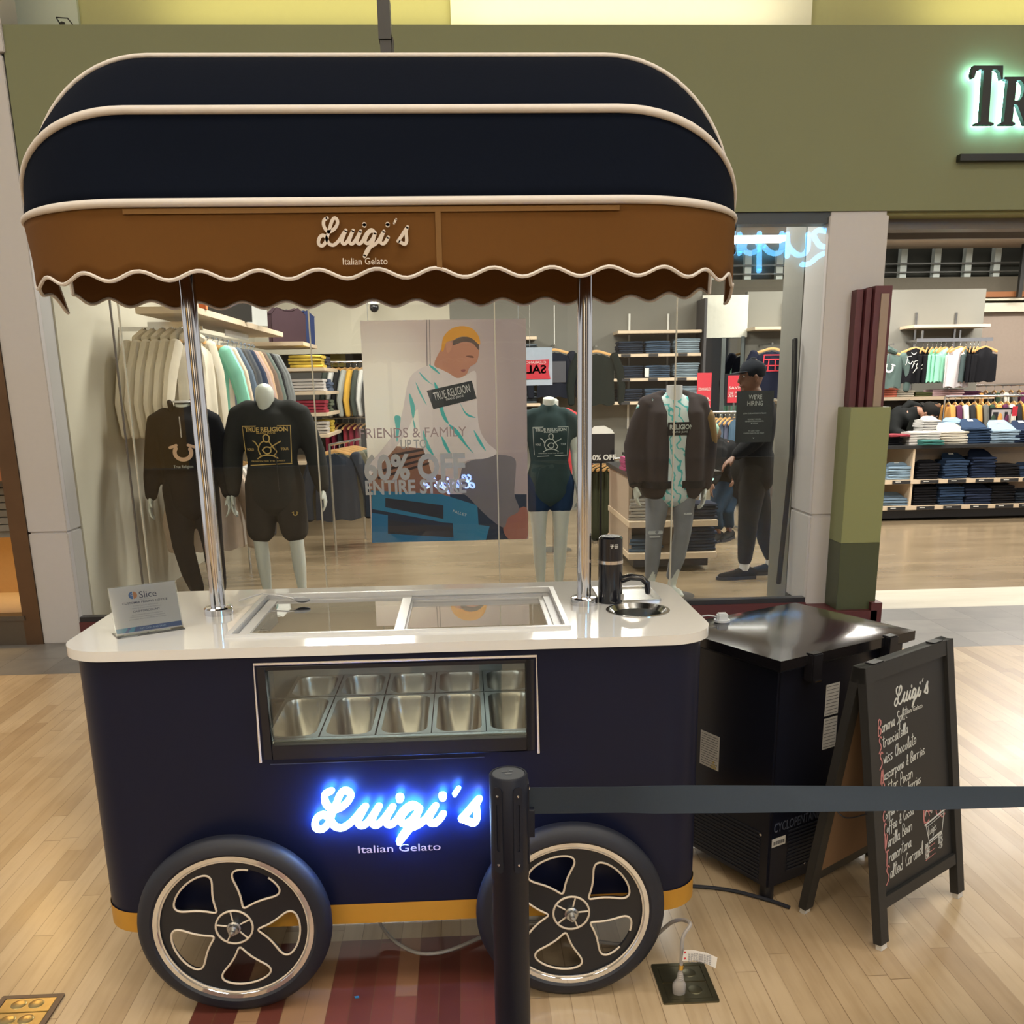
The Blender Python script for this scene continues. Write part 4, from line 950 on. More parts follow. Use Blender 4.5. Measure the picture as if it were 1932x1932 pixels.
def disc2(cu, cv, r_, a0, a1, n=16): return [(cu + r_ * math.cos(a0 + (a1 - a0) * i / n), cv + r_ * math.sin(a0 + (a1 - a0) * i / n)) for i in range(n + 1)]
put('logo', MB().slab(disc2(cw * .335, .096, .0095, PI / 2, 1.5 * PI), [], cf, -.0006, -.0003), mat('logo_blue', (.02, .14, .45), .5), CR, local=True, smooth=False)
put('logo', MB().slab(disc2(cw * .345, .096, .0095, -PI / 2, PI / 2), [], cf, -.0006, -.0003), mat('logo_orange', (.60, .22, .07), .5), CR, local=True, smooth=False)
put('logo', MB().slab(disc2(cw * .325, .098, .003, 0, 2 * PI), [disc2(cw * .325, .098, .0018, 0, 2 * PI)], cf, -.0009, -.0006), wp, CR, local=True, smooth=False)

# floor outlet plates
brass = mat('old_brass', (.42, .33, .15), .28, .9, var=.2, scale=25); dbrass = mat('dull_brass', (.13, .12, .075), .34, .85, var=.25, scale=20)
def outlet(px, label, m1, m2, lx, ly):
    p = aZ(*px); o = thing('floor_outlet', label, 'floor outlet', (p.x, p.y, 0))
    put('plate', MB().slab(rrect(0, lx, -ly, 0, .004, 2), [rrect(.014, lx - .014, -ly + .014, -.014, .003, 2)], XY, 0, .005), m1, o, local=True, bevel=.001)
    for k in range(2):
        y0 = -ly + .016 + k * (ly / 2 - .012)
        c_ = put('cover', MB().box(.015, lx - .015, y0, y0 + ly / 2 - .016, 0, .004), m2, o, local=True, bevel=.001)
        for q_ in range(2):
            cxx = lx * (.36 + .28 * q_); cyy = y0 + ly / 4 - .006
            if m2 is brass or q_ == 1: put('screw_cap', MB().lathe([(.001, .0052), (.016, .0052), (.019, .0045), (.0195, .004)], (cxx, cyy, 0), 24), m2, c_, local=True)
    return o
outlet((6, 1882), 'brass floor outlet plate with two round covers at the bottom left corner', mat('grey_metal', (.16, .13, .11), .4, .8), brass, .162, .15)
outlet((1228, 1822), 'dark brass floor outlet plate right of the cart with a plug standing in it', dbrass, dbrass, .146, .172)
# grey plug and cord into the outlet, with tag
pb = aZ(1281, 1872, .006); gp = mat('cord_grey', (.30, .28, .265), .45)
PG = thing('plug', 'grey moulded plug pushed into the floor outlet, cord rising to the cart', 'plug', (pb.x, pb.y, .006))
put('plug_body', MB().loft([(pb.x, pb.y, .006), (pb.x, pb.y, .030), (pb.x + .001, pb.y, .038), (pb.x + .001, pb.y, .045), (pb.x + .002, pb.y, .066)], [(.017, .013), (.018, .013), (.014, .011), (.009, .008), (.006, .006)], (1, 0, 0), 14), gp, PG)
rg = MB()
for k in range(4): rg.lathe([(.0075 - .0006 * k, 0), (.0095 - .0006 * k, .001), (.0075 - .0006 * k, .003)], (pb.x + .002, pb.y, .046 + k * .005), 14)
put('strain_relief', rg, gp, PG)
put('brass_collar', MB().cyl((pb.x + .003, pb.y, .074), (pb.x + .004, pb.y, .088), .0062, 12), mat('shiny_brass', (.75, .5, .12), .2, 1), PG)
top = aY(1302, 1742, pb.y + .03); cpts = [(pb.x + .002, pb.y, .064), (pb.x + .004, pb.y, .10), (pb.x + .008, pb.y + .01, .16), tuple(top), (top.x - .03, top.y + .06, top.z - .03), (top.x - .10, top.y + .12, .06), (top.x - .22, top.y + .20, .02), (.15, 2.50, .008), (-.10, 2.36, .008), (-.22, 2.40, .010), (-.30, 2.50, .06), (-.33, 2.56, .20)]
put('cord', MB().tube(catmull(cpts, 8), .0052, 8), gp, PG)
tg = put('tag', MB().slab([(0, -.004), (.012, .018), (.058, .006), (.107, -.022), (.105, -.060), (.06, -.030), (.004, -.020)][:0] or [(0, .012), (.03, .008), (.07, -.006), (.104, -.026), (.100, -.062), (.066, -.040), (.03, -.026), (-.004, -.024)], [], lambda u, v, t: (pb.x + .006 + u * .88, pb.y - .012 + t + .1 * u, .128 + v * .88), 0, .0006), mat('tag_white', (.68, .67, .66), .6), PG, smooth=False)
g = MB(); rr = random.Random(3)
for k in range(9):
    v0 = .004 - k * .0036
    for j in range(9):
        u = .014 + j * .008; vv = v0 - (u * .16 + u * u * 1.1); w2 = rr.uniform(.004, .007)
        g.slab([(u, vv), (u + w2, vv - .0015), (u + w2, vv - .0028), (u, vv - .0014)], [], lambda u, v, t: (pb.x + .006 + u * .88, pb.y - .0125 + t + .1 * u, .128 + v * .88), -.0004, 0)
put('print', g, mat('tag_ink', (.22, .22, .24), .7), tg, smooth=False)
g = MB()
for v in (.004, -.016): g.slab(disc2(.004, v, .0035, 0, 2 * PI), [], lambda u, v, t: (pb.x + .006 + u * .88, pb.y - .0125 + t + .1 * u, .128 + v * .88), -.0004, 0)
put('red_dot', g, mat('tag_red', (.5, .03, .05), .6), tg, smooth=False)
# dark cable coil under the cart
P = [(-.16, 2.66, .20), (-.12, 2.62, .03), (-.02, 2.58, .01), (.07, 2.62, .03), (.10, 2.68, .20)]
o = put('cable', MB().tube(catmull(P, 8), .006, 8), rubber); tag(o, 'dark cable loop hanging under the middle of the cart', 'cable')
sp = aZ(668, 1881, .0); o = put('blue_speck', MB().slab([(sp.x, sp.y), (sp.x + .012, sp.y + .002), (sp.x + .014, sp.y - .006), (sp.x + .004, sp.y - .007)], [], XY, .0002, .002), mat('blue_scrap', (.03, .16, .28), .7)); tag(o, 'tiny blue scrap lying on the dark red boards', 'scrap')
# ================================================================ STORE: garments, shelves, racks
wood_h = mat('hanger_wood', (.58, .33, .12), .45); hook = mat('hook_metal', (.6, .6, .6), .2, 1.0)
shelf_m = mat('birch_edge', (.62, .50, .36), .5, var=.05); shelf_d = mat('birch_panel', (.42, .33, .25), .6)
blk_tag = mat('tag_strip_black', (.02, .02, .022), .5); wtag = mat('price_white', (.7, .7, .66), .6)
_rr = random.Random(11)
def cloth(c, n=None):
    n = n or 'cloth_%02x%02x%02x' % tuple(int(max(0, min(1, v)) ** .45 * 255) for v in c)
    return mat(n, c, .9, var=.10, scale=14, spec=.15)
def garment_mb(kind, w, h, sd=0, th=.035):
    R = random.Random(sd); m = MB(); rows, cols = 9, 12; ph = R.uniform(0, 6)
    def hw(v):
        if kind == 'tank': return w * (.30 if v < .02 else .30 + .04 * v if v < .22 else .47 + .03 * v) if v > .22 else w * (.27 + .12 * (v / .22) ** 3)
        if kind == 'pants': return w * (.36 + .05 * v)
        return w * (.13 + .36 * min(1, v / .10)) if v < .10 else w * (.47 + .03 * math.sin(v * 3 + ph))
    for side in (1, -1):
        base = len(m.v)
        for j in range(rows + 1):
            v = j / rows; v2 = v if j else 0
            for i in range(cols + 1):
                u = -1 + 2 * i / cols
                x = u * hw(v2); y = side * th * math.sqrt(max(0, 1 - u * u)) * (.5 + .5 * min(1, v * 4)) * (1 + .28 * math.sin(u * 9 + ph + v * 3))
                z = -.045 - v * h + (-.035 * abs(u) if v < .12 else 0) - .012 * math.sin(u * 7 + ph) * v
                if kind in ('tee', 'shirt', 'hoodie') and j == 0: z += .0 - .03 * (1 - u * u)
                m.v.append(Vector((x, y, z)))
        for j in range(rows):
            for i in range(cols):
                a = base + j * (cols + 1) + i; m.f.append((a, a + 1, a + cols + 2, a + cols + 1))
    if kind in ('shirt', 'hoodie', 'tee'):
        L = {'shirt': .58, 'hoodie': .62, 'tee': .20}[kind] * (h / .66)
        for s in (-1, 1):
            a = R.uniform(.03, .07); x0 = s * w * .43
            m.loft([(x0, 0, -.10), (x0 + s * (.05 + a * .4), 0, -.10 - L * .3), (x0 + s * (.06 + a), .01, -.10 - L * .65), (x0 + s * (.05 + a), .0, -.10 - L)],
                   [(.055, .04), (.058, .036), (.05, .032), (.04, .028)], (1, 0, 0), 8)
    if kind == 'hoodie':
        m.loft([(-.09, 0, -.055), (0, .02, -.02), (.09, 0, -.055)], [.03, .045, .03], (0, 0, 1), 8)
    return m
def hanger_mb(w=.42):
    return MB().loft(catmull([(-w / 2, 0, -.10), (-w / 4, 0, -.068), (0, 0, -.045), (w / 4, 0, -.068), (w / 2, 0, -.10)], 3), [(.007, .016)] * 13, (0, 1, 0), 6)
def hook_mb(): return MB().tube(catmull([(0, 0, -.045), (0, 0, -.005), (.012, 0, .012), (0, 0, .024), (-.012, 0, .014)], 4), .003, 5)
_gc = {}
def hang(kind, col, w, h, loc, rz, label, group, cat='shirt', print_=None, hg=True, th=.035, name=None):
    key = (kind, tuple(col) if not hasattr(col, 'name') else col.name, round(w, 2), round(h, 2), th, print_ is not None)
    nm = name or {'tank': 'tank_top', 'tee': 't_shirt', 'shirt': 'sweatshirt', 'hoodie': 'fleece_jacket', 'pants': 'trousers'}[kind]
    if key in _gc and print_ is None:
        t = dup(_gc[key], loc, rz, label, group); t['category'] = cat; return t
    t = thing(nm, label, cat, loc, rz, group); m_ = col if hasattr(col, 'name') else cloth(col)
    g = put('fabric', garment_mb(kind, w, h, len(_gc) * 7 + 3, th), m_, t, local=True)
    if hg:
        hh_ = put('hanger', hanger_mb(min(.42, w * .9)), wood_h, t, local=True); put('hook', hook_mb(), hook, hh_, local=True)
    if print_ is None: _gc[key] = t
    return t
# ---- folded clothes
def folded_mb(w, d, t, sd=0):
    R = random.Random(sd); m = MB(); P = []
    prof = [(0, .08), (.5, .0), (.93, .10), (1, .5), (.93, .92), (.5, 1.0), (0, .9)]
    n = 8
    for i in range(n + 1):
        u = i / n; x = (u - .5) * w; e = 1 - .10 * abs(2 * u - 1) ** 6; wv = .10 * math.sin(u * 9 + sd)
        ring = [(x, -d / 2 * (0.96 + .03 * math.sin(u * 7 + sd)), .5 * t), (x, -d / 2 * .93, .85 * t * e), (x, -d / 4, t * (e + wv * .4)), (x, d / 4, t * (e + wv * .5)), (x, d / 2 * .96, .8 * t * e), (x, d / 2, .45 * t), (x, d / 2 * .95, .05 * t), (x, 0, 0), (x, -d / 2 * .93, .12 * t)]
        P.append(ring)
    k = len(P[0]); vs = [p for r in P for p in r]
    fs = [(i * k + j, i * k + (j + 1) % k, (i + 1) * k + (j + 1) % k, (i + 1) * k + j) for i in range(n) for j in range(k)]
    fs += [tuple(range(k)), tuple(reversed(range(n * k, n * k + k)))]
    return m.add(vs, fs)
_fc = {}
ORD = ['lowest', 'second', 'third', 'fourth', 'fifth', 'sixth', 'seventh', 'eighth', 'ninth']
def stack(cols, x, y, z, w, d, n, t, what, where, group, patch=None, rz=0.0, jitter=.012, cat=None, top_lift=None):
    zz = z
    for k in range(n):
        c = cols[k % len(cols)] if isinstance(cols, list) else cols
        key = (tuple(c), round(w, 2), round(d, 2), round(t, 3))
        jr = _rr.uniform(-1, 1); lab = '%s, %s %s' % (what, ('topmost' if k == n - 1 else ORD[min(k, 8)]) + ' of pile' if n > 1 else 'single,', where)
        loc = (x + jitter * jr, y + _rr.uniform(-1, 1) * jitter * .6, zz); a = rz + _rr.uniform(-.05, .05)
        if key in _fc: o = _fc[key].copy(); COL.objects.link(o)
        else:
            o = put('folded_jeans' if 'jeans' in what else 'folded_shirt', folded_mb(w, d, t, len(_fc)), cloth(c)); _fc[key] = o
        o.location = loc; o.rotation_euler = (0, 0, a); tag(o, lab, cat or ('jeans' if 'jeans' in what else 'shirt'), group)
        if k == n - 1 and top_lift:
            o2 = put('raised_waist', MB().slab([(-w * .46, 0), (w * .46, 0), (w * .40, top_lift * .55), (w * .26, top_lift), (-w * .26, top_lift), (-w * .40, top_lift * .6)], [], lambda u, v, q_: (u, -.02 + v * .9 + q_, t + v * .62 - q_ * .4), -.012, .012), cloth(c), o, local=True, bevel=.006)
            if patch: put('patch', MB().slab([(-w * .10, top_lift * .70), (w * .10, top_lift * .70), (w * .10, top_lift * .96), (-w * .10, top_lift * .96)], [], lambda u, v, q_: (u, -.02 + v * .9 + q_, t + v * .62 - q_ * .4), -.016, -.012), patch, o2, local=True)
        zz += t * .93
    return zz
def shelf_board(x0, x1, y0, y1, z, t, label, name='wall_shelf', parts=True):
    o = thing(name, label, 'shelf', ((x0 + x1) / 2, (y0 + y1) / 2, z - t))
    put('board', MB().box(x0, x1, y0, y1, z - t, z), shelf_m, o, bevel=.002); return o

# ---- right-hand wall display (Y = 12)
WY = 12.0
dark, ind, lblue, grayj = (.008, .008, .010), (.022, .042, .085), (.20, .29, .38), (.05, .06, .07)
def xw(px, y, py=700): return aY(px, py, y).x
def zw(py, y, px=1700): return aY(px, py, y).z
x0, x1 = xw(1722, 11.65, 617), xw(1867, 11.65, 614)
sb = shelf_board(x0, x1, 11.62, 12.0, zw(612, 11.62, 1790), .035, 'upper birch shelf above the row of hanging tank tops'); 
for px in (1664, 1728, 1803):
    x = xw(px, 12, 600); o = put('wall_standard', MB().box(x - .012, x + .012, 11.985, 12.0, .9, zw(590, 12, px)), hook); tag(o, 'slim metal wall standard, ' + {1664: 'nearest the white pillar', 1728: 'left of the hanging tank tops', 1803: 'behind the middle of the tank top row'}[px], 'shelf standard', 'wall standards')
zr = zw(641, 11.6, 1800); rl = thing('hanging_rail', 'chrome rectangular rail holding tank tops on the right wall', 'rail', (xw(1800, 11.6), 11.7, zr))
put('bar', MB().box(xw(1729, 11.6, 640), xw(1873, 11.6, 638), 11.585, 11.605, zr - .02, zr + .02), mat('rail_chrome', (.7, .7, .72), .15, 1.0), rl)
for px in (1734, 1804): put('bracket', MB().box(xw(px, 11.6) - .012, xw(px, 11.6) + .012, 11.60, 12.0, zr - .01, zr + .01).box(xw(px, 11.6) - .01, xw(px, 11.6) + .01, 11.59, 11.61, zr, zr + .11), hook, rl)
mint, wht = (.30, .66, .48), (.60, .55, .56)
tanks = [(1726, dark, .36, 0, 'black tank top with white script lettering, leftmost on the rail'), (1745, dark, .34, .95, 'black tank top just behind the script one'), (1754, dark, .34, 1.0, 'black tank top nearest the mint ones, left side'),
         (1763, mint, .34, .9, 'mint green tank top, leftmost of four mint ones'), (1771, mint, .34, .9, 'mint green tank top, second of four'), (1779, mint, .34, .85, 'mint green tank top, third of four'), (1788, mint, .34, .55, 'mint green tank top with black tags at hem, rightmost of four'),
         (1800, wht, .34, .8, 'white tank top partly hidden next to the mint ones'), (1811, wht, .36, .35, 'white tank top in front with small pocket'), (1826, (.07, .10, .10), .34, .9, 'dark grey tank top between white and black ones'),
         (1835, dark, .34, 1.05, 'black tank top just right of the grey one'), (1842, dark, .34, 1.0, 'black tank top, second before the rail end'), (1849, dark, .34, .9, 'black tank top next to the last one'), (1858, dark, .36, .1, 'black tank top facing out at the right end of rail')]
for k, (px, c, w_, rz, lab) in enumerate(tanks):
    big = rz < .4
    t = hang('tank', c, w_ * (1.0 if c is not wht else 1.05), .40 if c is not wht else .46, (xw(px, 11.55, 655), 11.60 - (.06 if big else 0), zr - .045), rz, lab, 'tank tops on the right wall rail', 'tank top', print_=True if k in (0, 6) else None)
    if k == 0:
        g = MB()
        for st in ([(-.13, -.15), (-.06, -.14)], [(-.10, -.14), (-.11, -.21), (-.12, -.24)], [(-.09, -.21), (-.06, -.23), (-.04, -.20), (-.01, -.23)], [(-.04, -.28), (-.01, -.20), (.04, -.20), (.01, -.25), (.05, -.31)], [(.02, -.24), (.06, -.26), (.10, -.23), (.13, -.26)], [(-.02, -.33), (.02, -.28), (.04, -.32)], [(.06, -.30), (.10, -.28), (.13, -.30)], [(-.06, -.10), (-.03, -.12), (.0, -.10)]):
            ribbon(catmull(st, 5), .007, g, lambda u, v, q: (u, -.046 + q, v), -.004, 0)
        put('script_print', g, wtag, t, local=True, smooth=False)
    if k == 6:
        put('hem_tags', MB().box(-.03, .03, -.055, -.045, -.40, -.37).box(-.03, .03, -.055, -.045, -.35, -.32), blk_tag, t, local=True)
# green-grey sweatshirt with horseshoe
sw = hang('hoodie', (.085, .125, .115), .44, .42, (xw(1676, 11.5, 665), 11.5, zw(655, 11.5)), .12, 'grey-green quarter-zip sweatshirt with white horseshoe print beside the pillar', None, 'sweatshirt', print_=True)
def shoe(mb, cx, cz, s, fn):
    P = [(cx + s * .62 * math.sin(a), cz - s * .55 * math.cos(a)) for a in [math.radians(d) for d in range(-125, 126, 12)]]
    ribbon(P, s * .30, mb, fn, 0, .002); ribbon([(cx - s * .95, cz + s * .38), (cx - s * .45, cz + s * .55)], s * .22, mb, fn, 0, .002); ribbon([(cx + s * .95, cz + s * .38), (cx + s * .45, cz + s * .55)], s * .22, mb, fn, 0, .002); return mb
put('horseshoe_print', shoe(MB(), 0, -.24, .075, lambda u, v, q: (u, -.048 + q, v)), wtag, sw, local=True, smooth=False)
put('zip', MB().box(-.003, .003, -.045, -.035, -.17, -.07), hook, sw, local=True)
o = put('faceout_arm', MB().box(xw(1676, 11.5) - .012, xw(1676, 11.5) + .012, 11.42, 12.0, zw(651, 11.5), zw(651, 11.5) + .02), hook); tag(o, 'short chrome faceout arm holding the grey-green sweatshirt', 'rail')
zl = zw(749, 11.6); shelf_board(5.05, 6.50, 11.60, 12.0, zl, .04, 'long birch shelf with folded shirts below the hanging tops')
for px, c, n, w_, nm in ((1667, (.72, .20, .13), 4, .25, 'coral folded shirt'), (1703, (.62, .57, .47), 3, .21, 'cream folded shirt'), (1738, (.07, .075, .03), 2, .20, 'olive folded shirt'), (1767, (.52, .36, .38), 3, .20, 'pale pink folded shirt'), (1796, (.55, .38, .40), 3, .20, 'pink folded shirt'), (1826, (.07, .02, .05), 2, .22, 'plum folded shirt')):
    stack([c], xw(px, 11.72, 740), 11.74, zl, w_, .26, n, .028, nm, {1667: 'left end', 1703: 'beside the coral pile', 1738: 'right of the cream pile', 1767: 'centre', 1796: 'right of centre', 1826: 'right end'}[px] + ', long birch shelf', 'folded shirts on the long wall shelf')
o = put('backing_panel', MB().box(5.05, 6.40, 11.9, 11.96, .75, zl - .06), mat('charcoal_panel', (.055, .052, .05), .7)); tag(o, 'charcoal back panel under the long birch shelf', 'panel')

# ---- jeans table on the right (Y 10.35)
TX0, TX1, TY0, TY1 = 4.47, 7.3, 10.35, 11.15
tb = thing('display_table', 'long birch display table with black top and jeans on two shelves', 'table', ((TX0 + TX1) / 2, 10.75, 0))
put('top', MB().box(TX0 - .01, TX1, TY0 - .01, TY1, .800, .835), mat('black_laminate', (.018, .018, .019), .35), tb, bevel=.002)
XD = xw(1722, TY0, 900)
for z0_, nm in ((.415, 'shelf'), (.125, 'shelf')): put(nm, MB().box(TX0, TX1, TY0, TY1, z0_, z0_ + .045), shelf_m, tb, bevel=.002)
put('divider', MB().box(XD - .012, XD + .012, TY0 + .01, TY1, .17, .80), shelf_m, tb); put('back_panel', MB().box(XD, TX1, 10.76, 10.78, .17, .80).box(TX0, XD, 11.10, 11.14, .17, .80), shelf_d, tb)
put('end_panel', MB().box(TX0, TX0 + .02, 10.9, TY1, .17, .80), shelf_d, tb)
put('plinth', MB().box(TX0 + .04, TX1, TY0 + .05, TY1, .03, .125), black, tb)
for x in (4.60, 6.9): put('caster', MB().cyl((x, TY0 + .03, .045), (x, TY0 + .055, .045), .045, 18), mat('caster_grey', (.35, .35, .35), .4), tb)
def jrow(zb, row, spec):
    for px, c, n, w_, lift, nm, pos in spec:
        x = xw(px, 10.5, 930)
        stack([c, tuple(v * 1.15 for v in c)], x, 10.52, zb, w_, .28, n, .031, nm, pos + ', %s table shelf' % row, 'folded jeans on the display table shelves', patch=wtag if px in (1790, 1840, 1785, 1687, 1680) else None, top_lift=lift)
        o = put('shelf_tag', MB().box(x - .10, x + .10, TY0 - .012, TY0, zb - .042, zb - .004), blk_tag); tag(o, 'black shelf tag under the %s, %s table shelf' % (pos.replace('of ', 'pile of ') if pos.startswith('of') else pos + ' pile', row), 'tag', 'black shelf tags on the display table')
        put('size_print', MB().box(x - .07, x - .01, TY0 - .0135, TY0 - .012, zb - .022, zb - .014), wtag, o)
jrow(.46, 'upper', [(1687, lblue, 5, .27, .05, 'pale blue folded jeans', 'in the left bay'), (1739, dark, 6, .24, .04, 'black folded jeans', 'just right of the divider'), (1790, ind, 7, .27, .10, 'mid blue folded jeans', 'second from the divider'), (1841, (.012, .02, .045), 8, .27, .11, 'dark indigo folded jeans', 'third from the divider'), (1887, dark, 5, .27, .0, 'black folded jeans', 'fourth from the divider'), (1928, (.02, .035, .07), 4, .25, .05, 'blue folded jeans', 'at the photo edge')])
jrow(.17, 'lower', [(1682, (.13, .19, .26), 3, .29, .07, 'pale blue folded jeans', 'in the left bay'), (1736, dark, 7, .26, .05, 'black folded jeans', 'just right of the divider'), (1786, ind, 7, .28, .08, 'mid blue folded jeans', 'second from the divider'), (1836, (.015, .022, .045), 6, .29, .07, 'dark indigo folded jeans', 'third from the divider'), (1883, dark, 7, .27, .04, 'black folded jeans', 'fourth from the divider'), (1927, (.014, .02, .03), 4, .25, .05, 'charcoal folded jeans', 'at the photo edge')])
for px, c, n, w_, y_, lift, nm, pos in ((1665, dark, 3, .34, 10.6, 0, 'black folded shirt', 'at the left end of the black table top'), (1690, (.20, .03, .04), 1, .22, 10.55, 0, 'cream and red folded shirt', 'on the black pile at left'), (1735, (.50, .47, .44), 5, .34, 10.55, 0, 'white folded shirt', 'with orange print, centre left of the table top'), (1752, (.03, .11, .10), 2, .24, 10.42, 0, 'teal folded shirt', 'in front of the white piles'),
      (1788, (.52, .48, .40), 5, .32, 10.58, .12, 'ivory folded shirt', 'centre of the table top'), (1745, (.50, .49, .47), 9, .20, 10.95, .05, 'white folded sweatshirt', 'tall, beside the leaning man'), (1832, ind, 6, .30, 10.6, .14, 'blue folded jeans', 'right of the ivory pile on the table top'), (1792, lblue, 8, .24, 10.95, .06, 'washed blue folded jeans', 'behind the ivory pile on the table top'),
      (1885, (.24, .33, .42), 5, .32, 10.6, .15, 'light blue folded jeans', 'near the right edge of the table top'), (1928, (.015, .025, .055), 5, .30, 10.6, .14, 'navy folded jeans', 'at the photo edge on the table top'), (1648, (.6, .58, .55), 4, .24, 10.95, 0, 'white folded shirt', 'behind the pillar at the left end of table top')):
    stack([c], xw(px, y_, 830), y_, .835 + (.09 if px == 1690 else 0), w_, .26, n, .030, nm, pos, 'folded clothes on top of the display table', patch=wtag if 'jeans' in nm else None, top_lift=lift or None)
# ---- racks behind the table
def rack(x0, x1, y, z, label, legs=True):
    t = thing('clothes_rack', label, 'clothes rack', ((x0 + x1) / 2, y, 0)); put('bar', MB().cyl((x0, y, z), (x1, y, z), .014, 10), hook, t)
    if legs:
        for x in (x0, x1): put('upright', MB().cyl((x, y, .02), (x, y, z), .012, 8).box(x - .02, x + .02, y - .25, y + .25, 0, .025), hook, t)
    return t
cols_r = [(.45, .22, .06), (.08, .02, .05), (.5, .48, .42), (.02, .02, .02), (.5, .25, .05), (.10, .10, .09), (.03, .05, .03)]
cn_r = ['amber', 'plum', 'cream', 'black', 'orange', 'charcoal', 'dark green']; ORN = ['first from left', 'second from left', 'third from left', 'fourth from left', 'fifth from left', 'sixth from left', 'seventh from left', 'eighth from left', 'ninth from left', 'tenth from left', 'eleventh from left', 'twelfth from left']
rack(5.75, 6.75, 11.35, 1.33, 'low chrome rack with wooden hangers behind the display table')
for k in range(12): hang('shirt', cols_r[k % 7], .40, .55, (5.80 + k * .08, 11.35, 1.30), 1.35, '%s shirt, %s on the low rack behind the jeans table' % (cn_r[k % 7], ORN[k]), 'shirts on the low rack behind the table', 'shirt')
rack(6.55, 8.0, 12.2, 1.45, 'chrome rack with wooden hangers along the mauve wall')
for k in range(12): hang('shirt', cols_r[(k * 3) % 7], .40, .55, (6.60 + k * .11, 12.2, 1.42), 1.3, '%s shirt, %s on the rack along the mauve wall' % (cn_r[(k * 3) % 7], ORN[k]), 'shirts on the rack along the mauve wall', 'shirt')
q = aY(1887, 797, 11.1); o = thing('framed_poster', 'black framed poster with small photographs on the rack behind the jeans table', 'poster', (q.x, 11.1, q.z - .17))
put('frame', MB().box(q.x - .14, q.x + .14, 11.1, 11.12, q.z - .18, q.z + .17), black, o); put('sheet', MB().box(q.x - .115, q.x + .115, 11.095, 11.10, q.z - .155, q.z + .145), mat('sheet_pale', (.45, .42, .42), .6), o)
put('picture', MB().box(q.x - .10, q.x - .04, 11.09, 11.095, q.z, q.z + .12).box(q.x + .04, q.x + .075, 11.09, 11.095, q.z, q.z + .12).box(q.x - .02, q.x + .08, 11.09, 11.095, q.z - .13, q.z - .06), blk_tag, o)
put('stand', MB().box(q.x - .01, q.x + .01, 11.11, 11.13, 0, q.z - .17), black, o)
q = aY(1915, 775, 11.0); o = put('red_price_tag', MB().box(q.x - .03, q.x + .03, 11.0, 11.004, q.z - .06, q.z + .05), mat('sale_red', (.55, .03, .05), .5)); tag(o, 'small red hanging price tag beside the framed poster', 'tag')

# ---- shelving on the middle of the back wall
SX0, SX1 = 1.86, 2.86
for zz, nm in ((2.15, 'top'), (1.885, 'second'), (1.605, 'third'), (1.335, 'fourth')):
    shelf_board(SX0 - (.06 if zz < 2 else 0), SX1, 11.62, 12.0, zz, .035, '%s birch shelf of the jeans bay on the back wall' % nm)
    if zz < 2.1:
        for k, x in enumerate((2.02, 2.35, 2.70)):
            c = [(.012, .018, .03), (.03, .05, .08), (.16, .21, .25)][k]
            nn = {0: 6, 1: 6, 2: 7}[k]
            stack([c, tuple(v * 1.6 for v in c)], x, 11.78, zz, .29, .27, nn, .026, ['navy folded jeans', 'blue-grey folded jeans', 'pale grey folded jeans'][k], '%s, %s shelf, back wall bay' % (['left', 'centre', 'right'][k], nm), 'folded jeans in the back wall bay', jitter=.008)
            o = put('shelf_tag', MB().box(x - .12, x - .01, 11.605, 11.62, zz - .034, zz - .002), blk_tag); tag(o, 'black shelf tag, %s of the %s shelf in the back wall bay' % (['left', 'centre', 'right'][k], nm), 'tag', 'black tags of the back wall bay')
for px in (1187, 1260): x = xw(px, 12, 620); o = put('wall_standard', MB().box(x - .012, x + .012, 11.985, 12.0, 1.0, zw(592, 12, px)), wtag); tag(o, 'slim white wall standard at the %s of the jeans bay' % ('left' if px < 1200 else 'right'), 'shelf standard', 'wall standards')
o = put('divider_panel', MB().box(2.88, 2.91, 11.6, 12.0, 1.0, 2.5), mat('dark_edge', (.05, .05, .055), .5)); tag(o, 'narrow dark panel closing the right end of the jeans bay', 'panel')
o = put('hang_label', MB().box(2.19, 2.24, 11.638, 11.642, 1.62, 1.72), wtag); tag(o, 'white hang label on the centre jeans pile of the back wall', 'tag')
# left part of that wall
for zz, nm in ((2.10, 'top'), (1.88, 'second'), (1.60, 'third'), (1.335, 'fourth'), (1.12, 'fifth')):
    xl, xr = xw(990, 11.7, 660), xw(1018 if zz != 2.10 else 1012, 11.7, 660)
    o = shelf_board(xl - .5, xr, 11.62, 12.0, zz, .035, '%s birch shelf end just right of the big fashion poster' % nm)
    if zz < 2.1: stack([(.10, .12, .14), (.03, .035, .04)], xr - .17, 11.78, zz, .27, .27, 5, .030, 'grey folded shirt', 'on the %s shelf right of the poster' % nm, 'folded shirts right of the big poster')
t = hang('shirt', (.012, .014, .022), .46, .55, (xw(1046, 11.6, 650), 11.6, zw(652, 11.6, 1046)), 0, 'navy jacket with square print hanging on the back wall right of poster', None, 'jacket', print_=True)
put('square_print', MB().box(-.13, .13, -.043, -.038, -.42, -.18), mat('print_dark', (.05, .05, .06), .6), t, local=True)
put('cord', MB().cyl((0, 0, .02), (0, 0, .45), .006, 6), wtag, t, local=True)
hang('shirt', (.01, .014, .012), .50, .62, (xw(1125, 11.6, 650), 11.6, zw(655, 11.6, 1120)), .1, 'black jacket with blue sleeve hanging behind the right awning pole', None, 'jacket')
